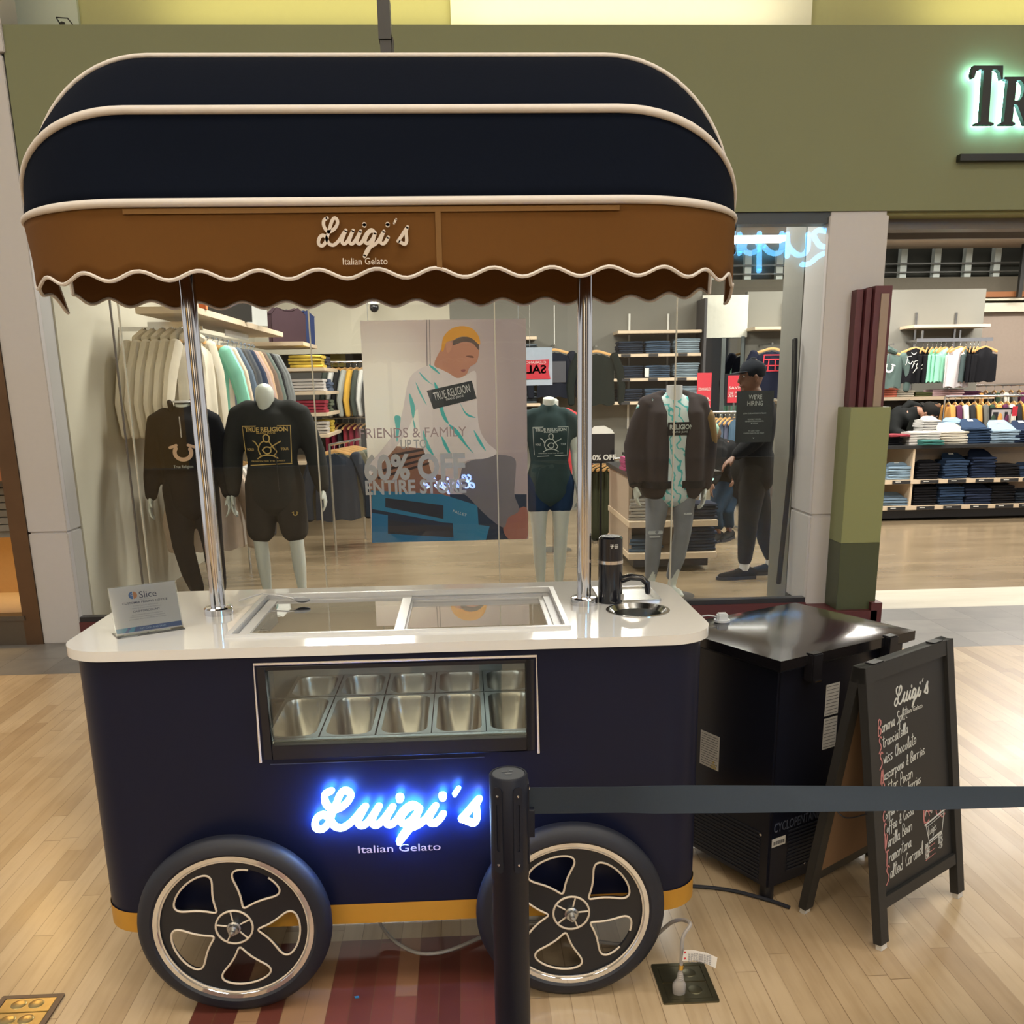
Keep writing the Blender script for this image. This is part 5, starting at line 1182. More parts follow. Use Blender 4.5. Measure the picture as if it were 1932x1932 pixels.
# sale sign, printed side turned away
q = aY(1002, 683, 9.5); s_ = thing('sale_sign', 'white hanging sale sign with mirrored red banner, right part of the poster', 'sign', (q.x, 9.5, q.z - .2))
a, b = aY(958, 728, 9.5), aY(1042, 655, 9.5)
put('panel', MB().box(a.x, b.x, 9.5, 9.506, a.z, b.z), mat('sign_pale_blue', (.42, .50, .60), .5), s_)
c_, d_ = aY(966, 716, 9.5), aY(1034, 678, 9.5); red = mat('sale_red', (.55, .03, .05), .5)
put('banner', MB().slab([(c_.x, c_.z), (d_.x + .02, c_.z + .0), (d_.x, (c_.z + d_.z) / 2), (d_.x + .01, d_.z), (c_.x + .02, d_.z - .01), (c_.x + .04, c_.z + .05)], [], lambda u, v, q: (u, 9.495 + q, v), -.004, .004), red, s_)
put('print', text_mb('SALE', (d_.x - .02, 9.49, c_.z + .055), (-1, 0, 0), (0, 0, 1), .075, width=(d_.x - c_.x) * .72, bold=.03, lift=.001).merge(text_mb('CLEARANCE', (d_.x - .02, 9.49, c_.z + .145), (-1, 0, 0), (0, 0, 1), .022, width=(d_.x - c_.x) * .6)), wtag, s_, smooth=False)
put('wire', MB().cyl(((a.x + b.x) / 2, 9.5, b.z), ((a.x + b.x) / 2, 9.5, 3.15), .003, 6), hook, s_)
# mirror and banners right of the shelving bay
o = thing('mirror', 'tall wall mirror under the white soffit reflecting ceiling lights', 'mirror', (3.2, 11.97, .1))
put('glass', MB().box(2.95, 3.44, 11.95, 11.97, .10, 2.06), mat('mirror_glass', (.55, .57, .54), .02, 1.0, var=.01), o); put('frame', MB().box(2.93, 2.96, 11.94, 11.98, .05, 2.08).box(3.43, 3.47, 11.94, 11.98, .05, 2.08).box(3.19, 3.24, 11.94, 11.98, .1, 2.06), mat('mirror_frame', (.10, .12, .12), .4), o)
for (p1, p2, txt, nm) in (((1314, 770), (1343, 703), '%0', 'tall red clearance banner in front of the mirror'), ((1372, 760), (1400, 708), '50', 'red sale placard in black frame left of the capped man')):
    a, b = aY(*p1, 10.8), aY(*p2, 10.8); o = thing('sale_banner', nm, 'sign', (a.x, 10.8, 0))
    put('panel', MB().box(a.x, b.x, 10.8, 10.81, a.z, b.z), red, o)
    if txt == '50': put('frame', MB().box(a.x - .03, b.x + .02, 10.812, 10.82, a.z - .03, b.z + .02), black, o)
    put('print', text_mb('CLEARANCE' if txt == '%0' else 'SAVE', (b.x - .01 if txt == '%0' else a.x + .01, 10.795, (a.z + b.z) / 2), (-1 if txt == '%0' else 1, 0, 0), (0, 0, 1), .03, width=(b.x - a.x) * .85).merge(text_mb('50% OFF' if txt == '50' else '40%', (b.x - .01 if txt == '%0' else a.x + .01, 10.795, a.z + .06), (-1 if txt == '%0' else 1, 0, 0), (0, 0, 1), .06, width=(b.x - a.x) * .85)), wtag, o, smooth=False)
    put('stand', MB().box((a.x + b.x) / 2 - .01, (a.x + b.x) / 2 + .01, 10.81, 10.82, 0, a.z), hook, o)
rack(xw(1330, 10.2, 800), xw(1392, 10.2, 800), 10.2, zw(778, 10.2, 1350), 'chrome rack of denim shorts with wooden hangers left of the capped man')
for k in range(7): hang('pants', (.07 + .02 * (k % 3), .12, .18), .34, .48, (xw(1334 + k * 8.5, 10.2, 790), 10.2, zw(782, 10.2, 1350)), .9, 'blue denim shorts, %s on the rack left of the capped man' % ORN[k], 'denim shorts on the rack', 'shorts', name='denim_shorts')
# wall right of mirror: shelf, hung tee, dark sale poster
shelf_board(xw(1423, 11.65, 617), xw(1530, 11.65, 617), 11.62, 12.0, zw(616, 11.62, 1460), .035, 'birch shelf above the hanging navy tee, behind the shop window')
t = hang('shirt', (.012, .014, .03), .50, .58, (xw(1457, 11.5, 655), 11.5, zw(650, 11.5, 1457)), .05, 'navy sweatshirt with red varsity print hanging above the capped man', None, 'sweatshirt', print_=True)
g = MB()
for st in ([(-.11, -.12), (.11, -.12), (.10, -.30), (-.12, -.30), (-.11, -.12)], [(-.10, -.17), (.10, -.17)], [(-.06, -.30), (-.05, -.18)], [(.03, -.30), (.03, -.18)], [(-.09, -.24), (.09, -.24)]): ribbon(st, .014, g, lambda u, v, q: (u, -.046 + q, v), -.003, 0)
put('varsity_print', g, red, t, local=True, smooth=False)
a, b = aY(1483, 615, 11.9), aY(1522, 565, 11.9); o = thing('wall_poster', 'dark sale poster high on the back wall next to the pillar', 'poster', ((a.x + b.x) / 2, 11.9, a.z))
put('sheet', MB().box(a.x, b.x, 11.93, 11.99, a.z, b.z), mat('poster_dark', (.02, .022, .035), .5), o)
put('print', text_mb('40% OFF', (a.x + .06, 11.925, a.z + .17), (1, 0, 0), (0, 0, 1), .05, width=(b.x - a.x) * .85, bold=.03).merge(text_mb('SELECT STYLES', (a.x + .06, 11.925, a.z + .13), (1, 0, 0), (0, 0, 1), .02, width=(b.x - a.x) * .8)), wtag, o, smooth=False)
shelf_board(xw(1470, 11.65, 760), xw(1530, 11.65, 760), 11.62, 12.0, zw(756, 11.65, 1480), .04, 'lower birch shelf right of the capped man')
hang('pants', (.05, .08, .12), .40, .95, (xw(1495, 9.4, 800), 9.4, zw(790, 9.4, 1490)), .3, 'long blue denim jeans hanging right of the capped man', None, 'jeans', name='hanging_jeans')
hang('shirt', (.25, .5, .40), .40, .62, (xw(1510, 10.8, 700), 10.8, zw(672, 10.8, 1500)), 1.1, 'mint patterned shirt edge hanging beside the inner pillar', None, 'shirt')
for (px_, y_, py_, nm) in ((1495, 9.4, 790, 'jeans'), (1510, 10.8, 672, 'mint shirt'), (1046, 11.6, 652, 'navy jacket'), (1125, 11.6, 655, 'black jacket'), (1457, 11.5, 650, 'navy varsity sweatshirt')):
    q = aY(px_, py_, y_); xe = {1495: 2.62, 1510: 3.9}.get(px_, q.x); o = put('faceout_arm', MB().box(q.x - .01, xe + .01, y_ - .01, y_ + .01 if px_ == 1495 else 12.0, q.z, q.z + .02), hook); tag(o, 'chrome faceout arm holding the %s' % nm, 'rail')
# inner grey column beside the window edge
struct('wall_right', MB().box(aY(1496, 870, 6.4).x, 2.56, 6.40, 6.80, 0, 3.15), mat('inner_column_grey', (.145, .142, .12), .6))
o = thing('floor_standard', 'slim black pole on a clear round base inside the window corner', 'stand', (2.02, 6.35, 0))
put('pole', MB().loft([tuple(aY(1469, 1100, 6.35)), tuple(aY(1494, 860, 6.35)), tuple(aY(1500, 640, 6.35))], [(.018, .01)] * 3, (1, 0, 0), 8), black, o); bq = aY(1465, 1112, 6.35)
put('base', MB().lathe([(.001, 0), (.12, 0), (.10, .03), (.03, .05), (.001, .05)], (bq.x, 6.35, 0), 24), glass_mat('acrylic', (.9, .9, .9)), o)

# ---- small jeans table seen through the window
t2 = thing('display_table', 'birch display table with black top behind the ripped-jeans mannequin', 'table', (1.72, 8.4, 0))
put('top', MB().box(1.34, 2.12, 7.78, 9.0, .80, .835), mat('black_laminate', (.018, .018, .019), .35), t2, bevel=.002)
for z0_ in (.38, .11): put('shelf', MB().box(1.36, 2.11, 7.80, 8.98, z0_, z0_ + .05), shelf_m, t2, bevel=.002)
put('side_panel', MB().box(1.37, 1.40, 7.9, 8.98, .16, .80), shelf_d, t2); put('back_panel', MB().box(1.40, 2.05, 8.25, 8.28, .16, .80), shelf_d, t2); put('plinth', MB().box(1.42, 2.06, 7.9, 8.9, .03, .11), black, t2)
for k, x in enumerate((1.52, 1.98)):
    stack([[(.45, .43, .40), (.52, .50, .46)], [(.03, .04, .07), (.02, .03, .05)]][k], x, 8.02, .43, .27, .30, 7 if k == 0 else 5, .028, ['cream folded jeans', 'dark folded jeans'][k], ['left', 'right'][k] + ' on the upper shelf behind mannequin legs', 'folded jeans on the window table')
    stack([[(.10, .16, .24), (.05, .09, .15)], [(.015, .022, .045), (.02, .03, .06)]][k], x, 8.02, .16, .27, .30, 4 if k == 0 else 7, .030, ['washed blue folded jeans', 'dark blue folded jeans'][k], ['left', 'right'][k] + ' on the lower shelf behind mannequin legs', 'folded jeans on the window table')
for k, (x, y, c, nm) in enumerate(((1.50, 8.1, (.30, .05, .13), 'pink'), (1.84, 8.0, (.012, .014, .03), 'navy'), (1.60, 8.6, (.02, .02, .02), 'black'))):
    stack([c], x, y, .835, .30, .26, 4, .030, nm + ' folded shirt', 'on top of the window table', 'folded shirts on the window table top')
for k in range(5): hang('pants', (.05, .055, .03), .36, .75, (xw(1128 + k * 11, 9.6, 890), 9.6, zw(868, 9.6, 1140)), .5, 'olive camouflage trousers, %s on rack right of the awning pole' % ORN[k], 'camouflage trousers on the rack', 'trousers', name='camouflage_trousers')
rack(xw(1118, 9.6, 880), xw(1180, 9.6, 880), 9.6, zw(866, 9.6, 1140), 'chrome rack of camouflage trousers right of the awning pole')
q = aY(1140, 850, 9.3); o = thing('rack_sign', 'black rounded-top rack sign reading OFF right of the awning pole', 'sign', (q.x, 9.3, q.z - .12)); put('panel', MB().box(q.x - .16, q.x + .10, 9.3, 9.31, q.z - .12, q.z + .16), black, o)
put('crest', MB().slab([(q.x - .16, q.z + .16), (q.x + .10, q.z + .16), (q.x + .07, q.z + .20), (q.x, q.z + .235), (q.x - .1, q.z + .23)], [], lambda u, v, t: (u, 9.3 + t, v), 0, .01), wtag, o); put('print', text_mb('60% OFF', (q.x - .15, 9.298, q.z - .09), (1, 0, 0), (0, 0, 1), .05, bold=.02), wtag, o, smooth=False)
put('stem', MB().box(q.x - .04, q.x - .02, 9.305, 9.315, 0, q.z - .12), black, o)

# ---- left side: fleece faceout, shirt rail, shelves
creamf = cloth((.62, .56, .45), 'cream_fleece')
frl = thing('hanging_rail', 'chrome faceout rail carrying the cream fleece jackets on the left', 'rail', (-2.2, 7.3, 1.98)); put('bar', MB().box(-2.46, -1.86, 7.29, 7.31, 1.97, 2.0), hook, frl); put('end_plate', MB().box(-2.24, -1.90, 7.26, 7.28, 1.97, 2.03), hook, frl)
for k in range(6):
    x = -2.27 + k * .072
    hang('hoodie', creamf, .38, .66, (x, 7.28 - .02 * k, 1.965), PI / 2 - .50, 'cream fleece jacket, %s on the left faceout rail' % ['leftmost', 'second', 'third', 'fourth', 'fifth', 'rightmost'][k], 'cream fleece jackets on the faceout', 'jacket', th=.055)
stand_ = thing('clothes_rack', 'chrome floor rack of pale sweaters behind the left awning pole', 'clothes rack', (-1.95, 7.6, 0)); put('bar', MB().cyl((-1.92, 7.2, 1.06), (-1.92, 8.4, 1.06), .012, 8), hook, stand_)
for y in (7.2, 8.4): put('upright', MB().cyl((-1.92, y, 0), (-1.92, y, 1.06), .012, 8), hook, stand_)
low = [(.50, .40, .32), (.58, .53, .47), (.42, .40, .38), (.50, .50, .50), (.04, .04, .045), (.55, .52, .48)]
for k in range(6): hang('shirt', low[k], .44, .62, (-1.92, 7.30 + k * .15, 1.03), .25, '%s sweater on the lower left rack, %s from the front' % (['beige', 'cream', 'warm grey', 'light grey', 'charcoal', 'white'][k], ['first', 'second', 'third', 'fourth', 'fifth', 'sixth'][k]), 'sweaters on the lower left rack', 'sweater')
shelf_board(-2.20, -1.80, 6.9, 10.2, 2.105, .045, 'long birch shelf above the left shirt rail, with shirts standing on it')
shelf_board(-2.20, -1.62, 10.3, 11.3, 2.02, .04, 'birch shelf further back on the left above the yellow folded pile')
for zz, nm in ((1.76, 'second'), (1.52, 'third'), (1.30, 'fourth'), (1.08, 'fifth'), (.80, 'lowest')): shelf_board(-2.10, -1.42, 10.3, 11.4, zz, .035, '%s birch shelf of the left back shelving, behind the black-coated mannequin' % nm)
cl = [(.50, .36, .06), (.05, .05, .06), (.55, .52, .5), (.10, .13, .2), (.30, .04, .06), (.12, .14, .10), (.5, .46, .42)]; nmc = ['mustard', 'black', 'white', 'blue', 'red', 'olive', 'cream']
for a_, zz in enumerate((1.76, 1.52, 1.30, 1.08)):
    for b_, (x, y) in enumerate(((-1.62, 10.5), (-1.62, 10.95))):
        i_ = (a_ * 2 + b_ + (0 if a_ else 0)) % 7; stack([cl[i_]], x, y, zz, .34, .28, 4, .034, nmc[i_] + ' folded shirt', '%s, %s left back shelf' % (['in front', 'behind'][b_], ['second', 'third', 'fourth', 'fifth'][a_]), 'folded shirts on the left back shelves')
rack_l = thing('hanging_rail', 'chrome rail under the long left shelf holding mixed shirts', 'rail', (-1.98, 8.3, 1.95)); put('bar', MB().box(-1.99, -1.97, 7.3, 9.6, 1.945, 1.975), hook, rack_l)
put('bracket', MB().box(-2.2, -1.98, 7.6, 7.62, 1.95, 1.97).box(-2.2, -1.98, 9.2, 9.22, 1.95, 1.97), hook, rack_l)
put('size_strip', MB().box(-1.965, -1.96, 8.4, 9.3, 1.99, 2.04), wtag, rack_l)
mix = [((.25, .60, .47), 'mint'), ((.55, .44, .34), 'beige'), ((.10, .13, .17), 'slate blue'), ((.06, .06, .06), 'charcoal'), ((.07, .075, .085), 'grey graphic'), ((.03, .04, .07), 'navy'), ((.42, .30, .26), 'pink camouflage'), ((.50, .34, .22), 'tan camouflage'), ((.18, .13, .10), 'brown camouflage'), ((.14, .17, .15), 'sage'), ((.02, .02, .022), 'black'), ((.16, .17, .17), 'light grey'), ((.20, .21, .21), 'pale grey')]
for k, (c, nm) in enumerate(mix):
    hang('shirt', c, .46, .62, (-1.95, 7.42 + k * .165, 1.93), .32, '%s sweatshirt on the left upper rail, %s from the front' % (nm, ['first', 'second', 'third', 'fourth', 'fifth', 'sixth', 'seventh', 'eighth', 'ninth', 'tenth', 'eleventh', 'twelfth', 'last'][k]), 'sweatshirts on the left upper rail', 'sweatshirt')
for k, (x, y, c, nm) in enumerate(((-1.92, 8.35, (.03, .028, .025), 'black shirt with white stripe'), (-1.90, 8.9, (.62, .64, .62), 'white printed shirt'), (-1.85, 10.75, (.035, .02, .025), 'dark graphic shirt'), (-1.80, 11.05, (.02, .03, .08), 'navy shorts'))):
    o = thing('display_shirt', nm + ' standing displayed on the long left shelf', 'shirt', (x, y, 2.105 if y < 10 else 2.02)); z0_ = 2.105 if y < 10 else 2.02
    put('fabric', MB().slab([(-.20, 0), (.20, 0), (.21, .30), (.13, .36), (.05, .34), (-.05, .34), (-.13, .36), (-.21, .30)], [], lambda u, v, t: (x + u * .75 + t, y + u * .66, z0_ + v), -.02, .02), cloth(c), o, bevel=.012)
    if k == 1:
        g = MB()
        for st in ([(-.08, .25), (.0, .29), (.08, .25), (.05, .18), (-.05, .16), (-.08, .25)], [(-.03, .20), (.0, .12), (.05, .10)]): ribbon(catmull(st, 3), .012, g, lambda u, v, t: (x + u * .75 + .022 + t, y + u * .66 - .022, z0_ + v), 0, .003)
        put('print', g, mat('teal_print', (.08, .22, .22), .6), o, smooth=False)
o = put('orange_tag', MB().box(-1.84, -1.79, 7.16, 7.22, 2.106, 2.16), mat('orange_tag_m', (.7, .16, .04), .6)); tag(o, 'small orange tag on the front end of the long left shelf', 'tag')
# low jackets at the end of the left shelving
for k, (c, nm) in enumerate((((.02, .025, .035), 'navy'), ((.10, .09, .06), 'khaki'), ((.07, .08, .06), 'olive'), ((.03, .07, .12), 'blue'), ((.16, .14, .10), 'tan'))):
    hang('shirt', c, .44, .66, (-1.22 + .03 * k, 9.2 + k * .14, 1.02), .3, '%s jacket on the low rack, %s from the front' % (nm, ['first', 'second', 'third', 'fourth', 'fifth'][k]), 'jackets on the low left rack', 'jacket')
r_ = thing('clothes_rack', 'chrome low rack of jackets right of the black-coated mannequin', 'clothes rack', (-1.17, 9.5, 0)); put('bar', MB().cyl((-1.24, 9.0, 1.04), (-1.06, 10.0, 1.04), .012, 8), hook, r_)
for x, y in ((-1.24, 9.0), (-1.06, 10.0)): put('upright', MB().cyl((x, y, 0), (x, y, 1.04), .012, 8), hook, r_)
# back-left racks
struct('wall_back', MB().box(-2.2, -.9, 12.3, 12.36, 0, 1.95), mat('back_bay_dark', (.10, .095, .085), .8))
for z_, px0, px1, cs, h_, nm in ((zw(683, 11.9, 650), 628, 700, [((.05, .06, .05), 'green-black'), ((.5, .5, .47), 'white'), ((.02, .02, .02), 'black'), ((.32, .33, .30), 'grey'), ((.55, .32, .05), 'amber')], .55, 'upper'), (zw(788, 11.9, 650), 618, 705, [((.17, .015, .03), 'red'), ((.13, .012, .025), 'burgundy'), ((.02, .02, .02), 'black'), ((.20, .02, .03), 'scarlet')], .75, 'lower')):
    xa, xb = xw(px0, 11.9, 700), xw(px1, 11.9, 700); o = thing('hanging_rail', 'chrome %s rail on the back-left wall left of the big poster' % nm, 'rail', ((xa + xb) / 2, 11.9, z_)); put('bar', MB().cyl((xa - .1, 11.9, z_), (xb + .6, 11.9, z_), .012, 8), hook, o); put('bracket', MB().box(xa, xa + .02, 11.9, 12.3, z_ - .01, z_ + .01), hook, o)
    for k in range(11):
        c, cn = cs[k % len(cs)]
        hang('shirt' if nm == 'upper' else 'pants', c, .38, h_, (xa + k * .072, 11.9, z_ - .03), 1.15, '%s %s, %s on the %s back-left rail' % (cn, 'shirt' if nm == 'upper' else 'track trousers', ORN[k], nm), '%s %s on the %s back-left rail' % (cn, 'shirts' if nm == 'upper' else 'trousers', nm), 'shirt' if nm == 'upper' else 'trousers')
o = put('yellow_panel', MB().box(xw(622, 12.25, 650), xw(650, 12.25, 650), 12.24, 12.29, zw(692, 12.25, 640), zw(664, 12.25, 640)), mat('mustard_board', (.42, .33, .06), .6)); tag(o, 'mustard yellow board behind the upper back-left rail', 'panel')
cam_ = thing('security_camera', 'small dome security camera on the store wall above the poster', 'camera', tuple(aY(706, 575, 11.5))); q = aY(706, 580, 11.5)
put('dome', MB().ball((q.x, 11.5, q.z), .055, 14), blk, cam_); put('mount', MB().cyl((q.x - .0, 11.5, q.z + .03), (q.x, 12.0, q.z + .20), .02, 8).lathe([(.001, q.z + .03), (.07, q.z + .03), (.07, q.z + .06), (.001, q.z + .06)], (q.x, 11.5, 0)), wtag, cam_)

# ---- window lettering and signs
vg = mat('vinyl_silver', (.30, .31, .29), .35, .2); yv2 = 5.9935
def dec(s, pl, pr, h_px, bold=0, m=vg, nm='window_lettering', lab=''):
    a, b = aY(*pl, yv2), aY(*pr, yv2); h_ = h_px / 1786 * 6.3
    o = put(nm, text_mb(s, (a.x, yv2, a.z), (1, 0, 0), (0, 0, 1), h_, width=b.x - a.x, bold=bold, lift=.0004), m, smooth=False); tag(o, lab, 'lettering'); return o
mv = mat('vinyl_mauve', (.26, .20, .20), .4)
dec('FRIENDS & FAMILY', (679, 827), (880, 822), 17, 0, mv, lab='thin vinyl lettering FRIENDS & FAMILY on the shop window')
dec('UP TO', (756, 846), (805, 845), 15, .02, vg, lab='grey vinyl lettering UP TO on the shop window')
dec('60% OFF', (688, 905), (878, 893), 42, .035, vg, lab='large silver vinyl lettering 60% OFF on the shop window')
dec('ENTIRE STORE', (690, 933), (880, 931), 24, .03, vg, lab='silver vinyl lettering ENTIRE STORE on the shop window')
a, b = aY(1386, 835, 6.02), aY(1460, 737, 6.02); hs = thing('hiring_sign', 'black WE\'RE HIRING notice taped inside the shop window', 'sign', ((a.x + b.x) / 2, 6.02, a.z))
put('sheet', MB().box(a.x, b.x, 6.012, 6.018, a.z, b.z), mat('notice_black', (.008, .011, .012), .5), hs, smooth=False); T = MB(); mx_ = (a.x + b.x) / 2; H_ = b.z - a.z
for s, v, h_, wd_ in (("WE'RE", .84, .028, .36), ('HIRING', .72, .028, .42), ('JOIN OUR AWESOME TEAM!', .555, .008, .62), ('FLEXIBLE HOURS,', .44, .008, .36), ('GENEROUS DISCOUNTS', .40, .008, .50), ('& MORE', .36, .008, .18), ('TO APPLY VISIT', .21, .007, .30), ('CAREERS PAGE OR ASK INSIDE', .17, .007, .56), ('v', .07, .012, .05)):
    text_mb(s, (mx_, 6.0115, a.z + v * H_), (1, 0, 0), (0, 0, 1), h_, width=wd_ * (b.x - a.x), center=True, mb=T, lift=.0006)
put('print', T, mat('notice_print', (.40, .42, .42), .6), hs, smooth=False)

# ---- large hanging fashion poster (a flat print)
PY = 6.50; pa, pb_ = aY(702, 1024, PY), aY(992, 601, PY)
po = thing('fashion_poster', 'large hanging poster of a seated man in yellow beanie and striped shirt', 'poster', ((pa.x + pb_.x) / 2, PY, pa.z))
bgm = bpy.data.materials.new('poster_paper'); bgm.use_nodes = True; n = N(bgm); bb = bgm.node_tree.nodes['Principled BSDF']
g_ = n.new('ShaderNodeNewGeometry'); sp2 = n.new('ShaderNodeSeparateXYZ'); n.link(g_.outputs['Position'], sp2.inputs[0])
gc = aY(715, 775, PY); dd = n.m('SQRT', n.m('ADD', n.m('POWER', n.m('SUBTRACT', sp2.outputs[0], gc.x), 2), n.m('POWER', n.m('MULTIPLY', n.m('SUBTRACT', sp2.outputs[2], gc.z), .8), 2)))
n.link(n.ramp(n.m('MULTIPLY', dd, 1.1), [(0, (1, .98, .92)), (.26, (.98, .92, .86)), (.55, (.66, .54, .53)), (1, (.42, .34, .36))]), bb.inputs['Base Color']); bb.inputs['Roughness'].default_value = .4
put('sheet', MB().box(pa.x, pb_.x, PY, PY + .006, pa.z, pb_.z), bgm, po, smooth=False)
PS = 340 / 1460.0
def shape(pts, m, lay, nm='printed_shape', sm=True):
    P = [aY(670 + u * PS, 590 + v * PS, PY) for u, v in (catmull(pts, 4, True) if sm else pts)]
    P = [(min(max(p.x, pa.x), pb_.x), min(max(p.z, pa.z), pb_.z)) for p in P]
    return put(nm, MB().slab(P, [], lambda u, v, t: (u, PY - .0004 * lay + t, v), -.0004, 0), m, po, smooth=False)
pm_ = lambda n_, c: mat('ink_' + n_, c, .4, var=.08, scale=12)
shape([(130, 1470), (1390, 1470), (1390, 1870), (135, 1870)], pm_('deep_blue', (.02, .03, .06)), 1, 'printed_floor', False)
shape([(110, 1340), (330, 1080), (560, 1100), (620, 1300), (760, 1330), (770, 1500), (130, 1500)], pm_('pallet_brown', (.30, .14, .09)), 2, 'printed_pallet', False)
for k in range(4): shape([(180 + 40 * k, 1330 - 62 * k), (600, 1210 - 40 * k), (600, 1228 - 40 * k), (190 + 40 * k, 1352 - 62 * k)], pm_('pallet_gap', (.05, .03, .03)), 3, 'printed_gap', False)
shape([(130, 1440), (700, 1470), (990, 1560), (1000, 1720), (720, 1700), (140, 1590)], pm_('pallet_blue', (.03, .20, .36)), 3, 'printed_pallet', False)
shape([(245, 1500), (715, 1560), (715, 1670), (245, 1575)], pm_('pallet_dark', (.03, .03, .04)), 4, 'printed_gap', False)
shape([(135, 1620), (265, 1640), (265, 1790), (800, 1820), (800, 1870), (140, 1870)], pm_('pallet_blue2', (.02, .16, .34)), 4, 'printed_pallet', False)
shape([(790, 1690), (1090, 1730), (1060, 1870), (800, 1870)], pm_('pallet_blue', (.03, .20, .36)), 4, 'printed_pallet', False)
shape([(265, 1680), (790, 1740), (790, 1820), (265, 1790)], pm_('pallet_dark', (.03, .03, .04)), 5, 'printed_gap', False)
gs = pm_('grey_shorts', (.19, .17, .19))
shape([(880, 1230), (1000, 1180), (1150, 1150), (1290, 1180), (1300, 1300), (1290, 1470), (1330, 1600), (1240, 1660), (1200, 1740), (1060, 1640), (900, 1480), (800, 1440), (850, 1330)], gs, 6, 'printed_shorts')
shape([(1200, 1740), (1260, 1640), (1390, 1580), (1390, 1870), (1300, 1860), (1230, 1820)], pm_('leg_skin', (.34, .13, .10)), 5, 'printed_leg')
shape([(610, 425), (720, 440), (860, 520), (970, 470), (985, 600), (1000, 900), (1060, 1040), (1150, 1130), (1060, 1180), (940, 1190), (800, 1230), (640, 1200), (560, 1130), (520, 900), (500, 780), (420, 960), (330, 1090), (250, 1180), (150, 1290), (110, 1230), (200, 1130), (310, 980), (380, 820), (430, 560), (500, 470)], pm_('shirt_white', (.74, .66, .67)), 7, 'printed_shirt')
shape([(640, 420), (700, 290), (760, 240), (900, 200), (990, 230), (1005, 300), (985, 400), (930, 440), (900, 500), (830, 530), (760, 490), (700, 460)], pm_('face_skin', (.52, .23, .15)), 8, 'printed_face')
shape([(895, 352), (925, 346), (955, 352), (960, 366), (925, 362)], pm_('face_shade', (.18, .07, .05)), 9, 'printed_eye')
shape([(856, 466), (885, 458), (895, 470), (872, 482)], pm_('lips', (.30, .09, .09)), 9, 'printed_mouth')
shape([(735, 240), (765, 225), (785, 260), (770, 310), (745, 320)], pm_('ear_skin', (.60, .28, .18)), 10, 'printed_ear')
shape([(800, 226), (880, 196), (985, 215), (1004, 300), (985, 285), (950, 248), (880, 236), (800, 262), (790, 250)], pm_('hair_dark', (.10, .06, .05)), 9, 'printed_hair')
shape([(700, 300), (715, 200), (780, 130), (870, 108), (950, 130), (1000, 190), (1010, 260), (940, 205), (860, 195), (790, 225), (740, 240), (715, 310)], pm_('beanie_yellow', (.72, .32, .03)), 11, 'printed_beanie')
for P in ([(520, 480), (560, 540), (640, 590), (600, 560)], [(490, 560), (540, 660), (580, 750), (520, 650)], [(440, 650), (485, 760), (470, 860), (445, 740)], [(640, 570), (680, 620), (700, 700), (720, 800), (760, 900), (700, 830)], [(850, 730), (900, 810), (980, 850), (900, 830)], [(760, 910), (830, 950), (900, 1060), (960, 1140), (880, 1060)], [(960, 950), (1010, 1020), (1060, 1120), (1000, 1050)], [(700, 1000), (740, 1060), (790, 1180), (720, 1080)], [(550, 950), (590, 1050), (640, 1160), (570, 1080)], [(320, 840), (365, 840), (365, 900), (340, 1050), (330, 930)], [(600, 420), (650, 450), (690, 500), (620, 450)], [(470, 860), (490, 920), (480, 940)]):
    shape(P, pm_('teal_streak', (.06, .48, .48)), 12, 'printed_streak')
shape([(580, 632), (945, 550), (985, 695), (635, 782)], pm_('patch_black', (.015, .02, .025)), 13, 'printed_patch', False)
def pt(u, v): return aY(670 + u * PS, 590 + v * PS, PY)
a, b = pt(645, 712), pt(935, 640); xd_ = (b - a); put('printed_text', text_mb('TRUE RELIGION', a - Vector((0, .0065, 0)), xd_, Vector((-xd_.z, 0, xd_.x)), .052, width=xd_.length * 1.0), pm_('text_white', (.66, .66, .66)), po, smooth=False)
a, b = pt(740, 712), pt(880, 680); xd_ = (b - a); put('printed_text', text_mb('BRAND JEANS', a - Vector((0, .0065, 0)), xd_, Vector((-xd_.z, 0, xd_.x)), .014, width=xd_.length), pm_('text_white', (.66, .66, .66)), po, smooth=False)
a, b = pt(790, 1615), pt(900, 1650); xd_ = (b - a); put('printed_text', text_mb('CHEP CHIMP', a - Vector((0, .004, 0)), xd_, Vector((-xd_.z, 0, xd_.x)), .018, width=xd_.length) if False else text_mb('PALLET', a - Vector((0, .004, 0)), xd_, Vector((-xd_.z, 0, xd_.x)), .018, width=xd_.length), pm_('text_white', (.66, .66, .66)), po, smooth=False)
for u in (575, 600): shape([(u, 52), (u + 7, 52), (u + 12, 440), (u + 5, 440)], pm_('seam_grey', (.22, .18, .19)), 2, 'printed_seam', False)
for x in (pa.x + .05, pb_.x - .05): put('wire', MB().cyl((x, PY + .003, pb_.z), (x, PY + .003, 3.15), .002, 6), hook, po)
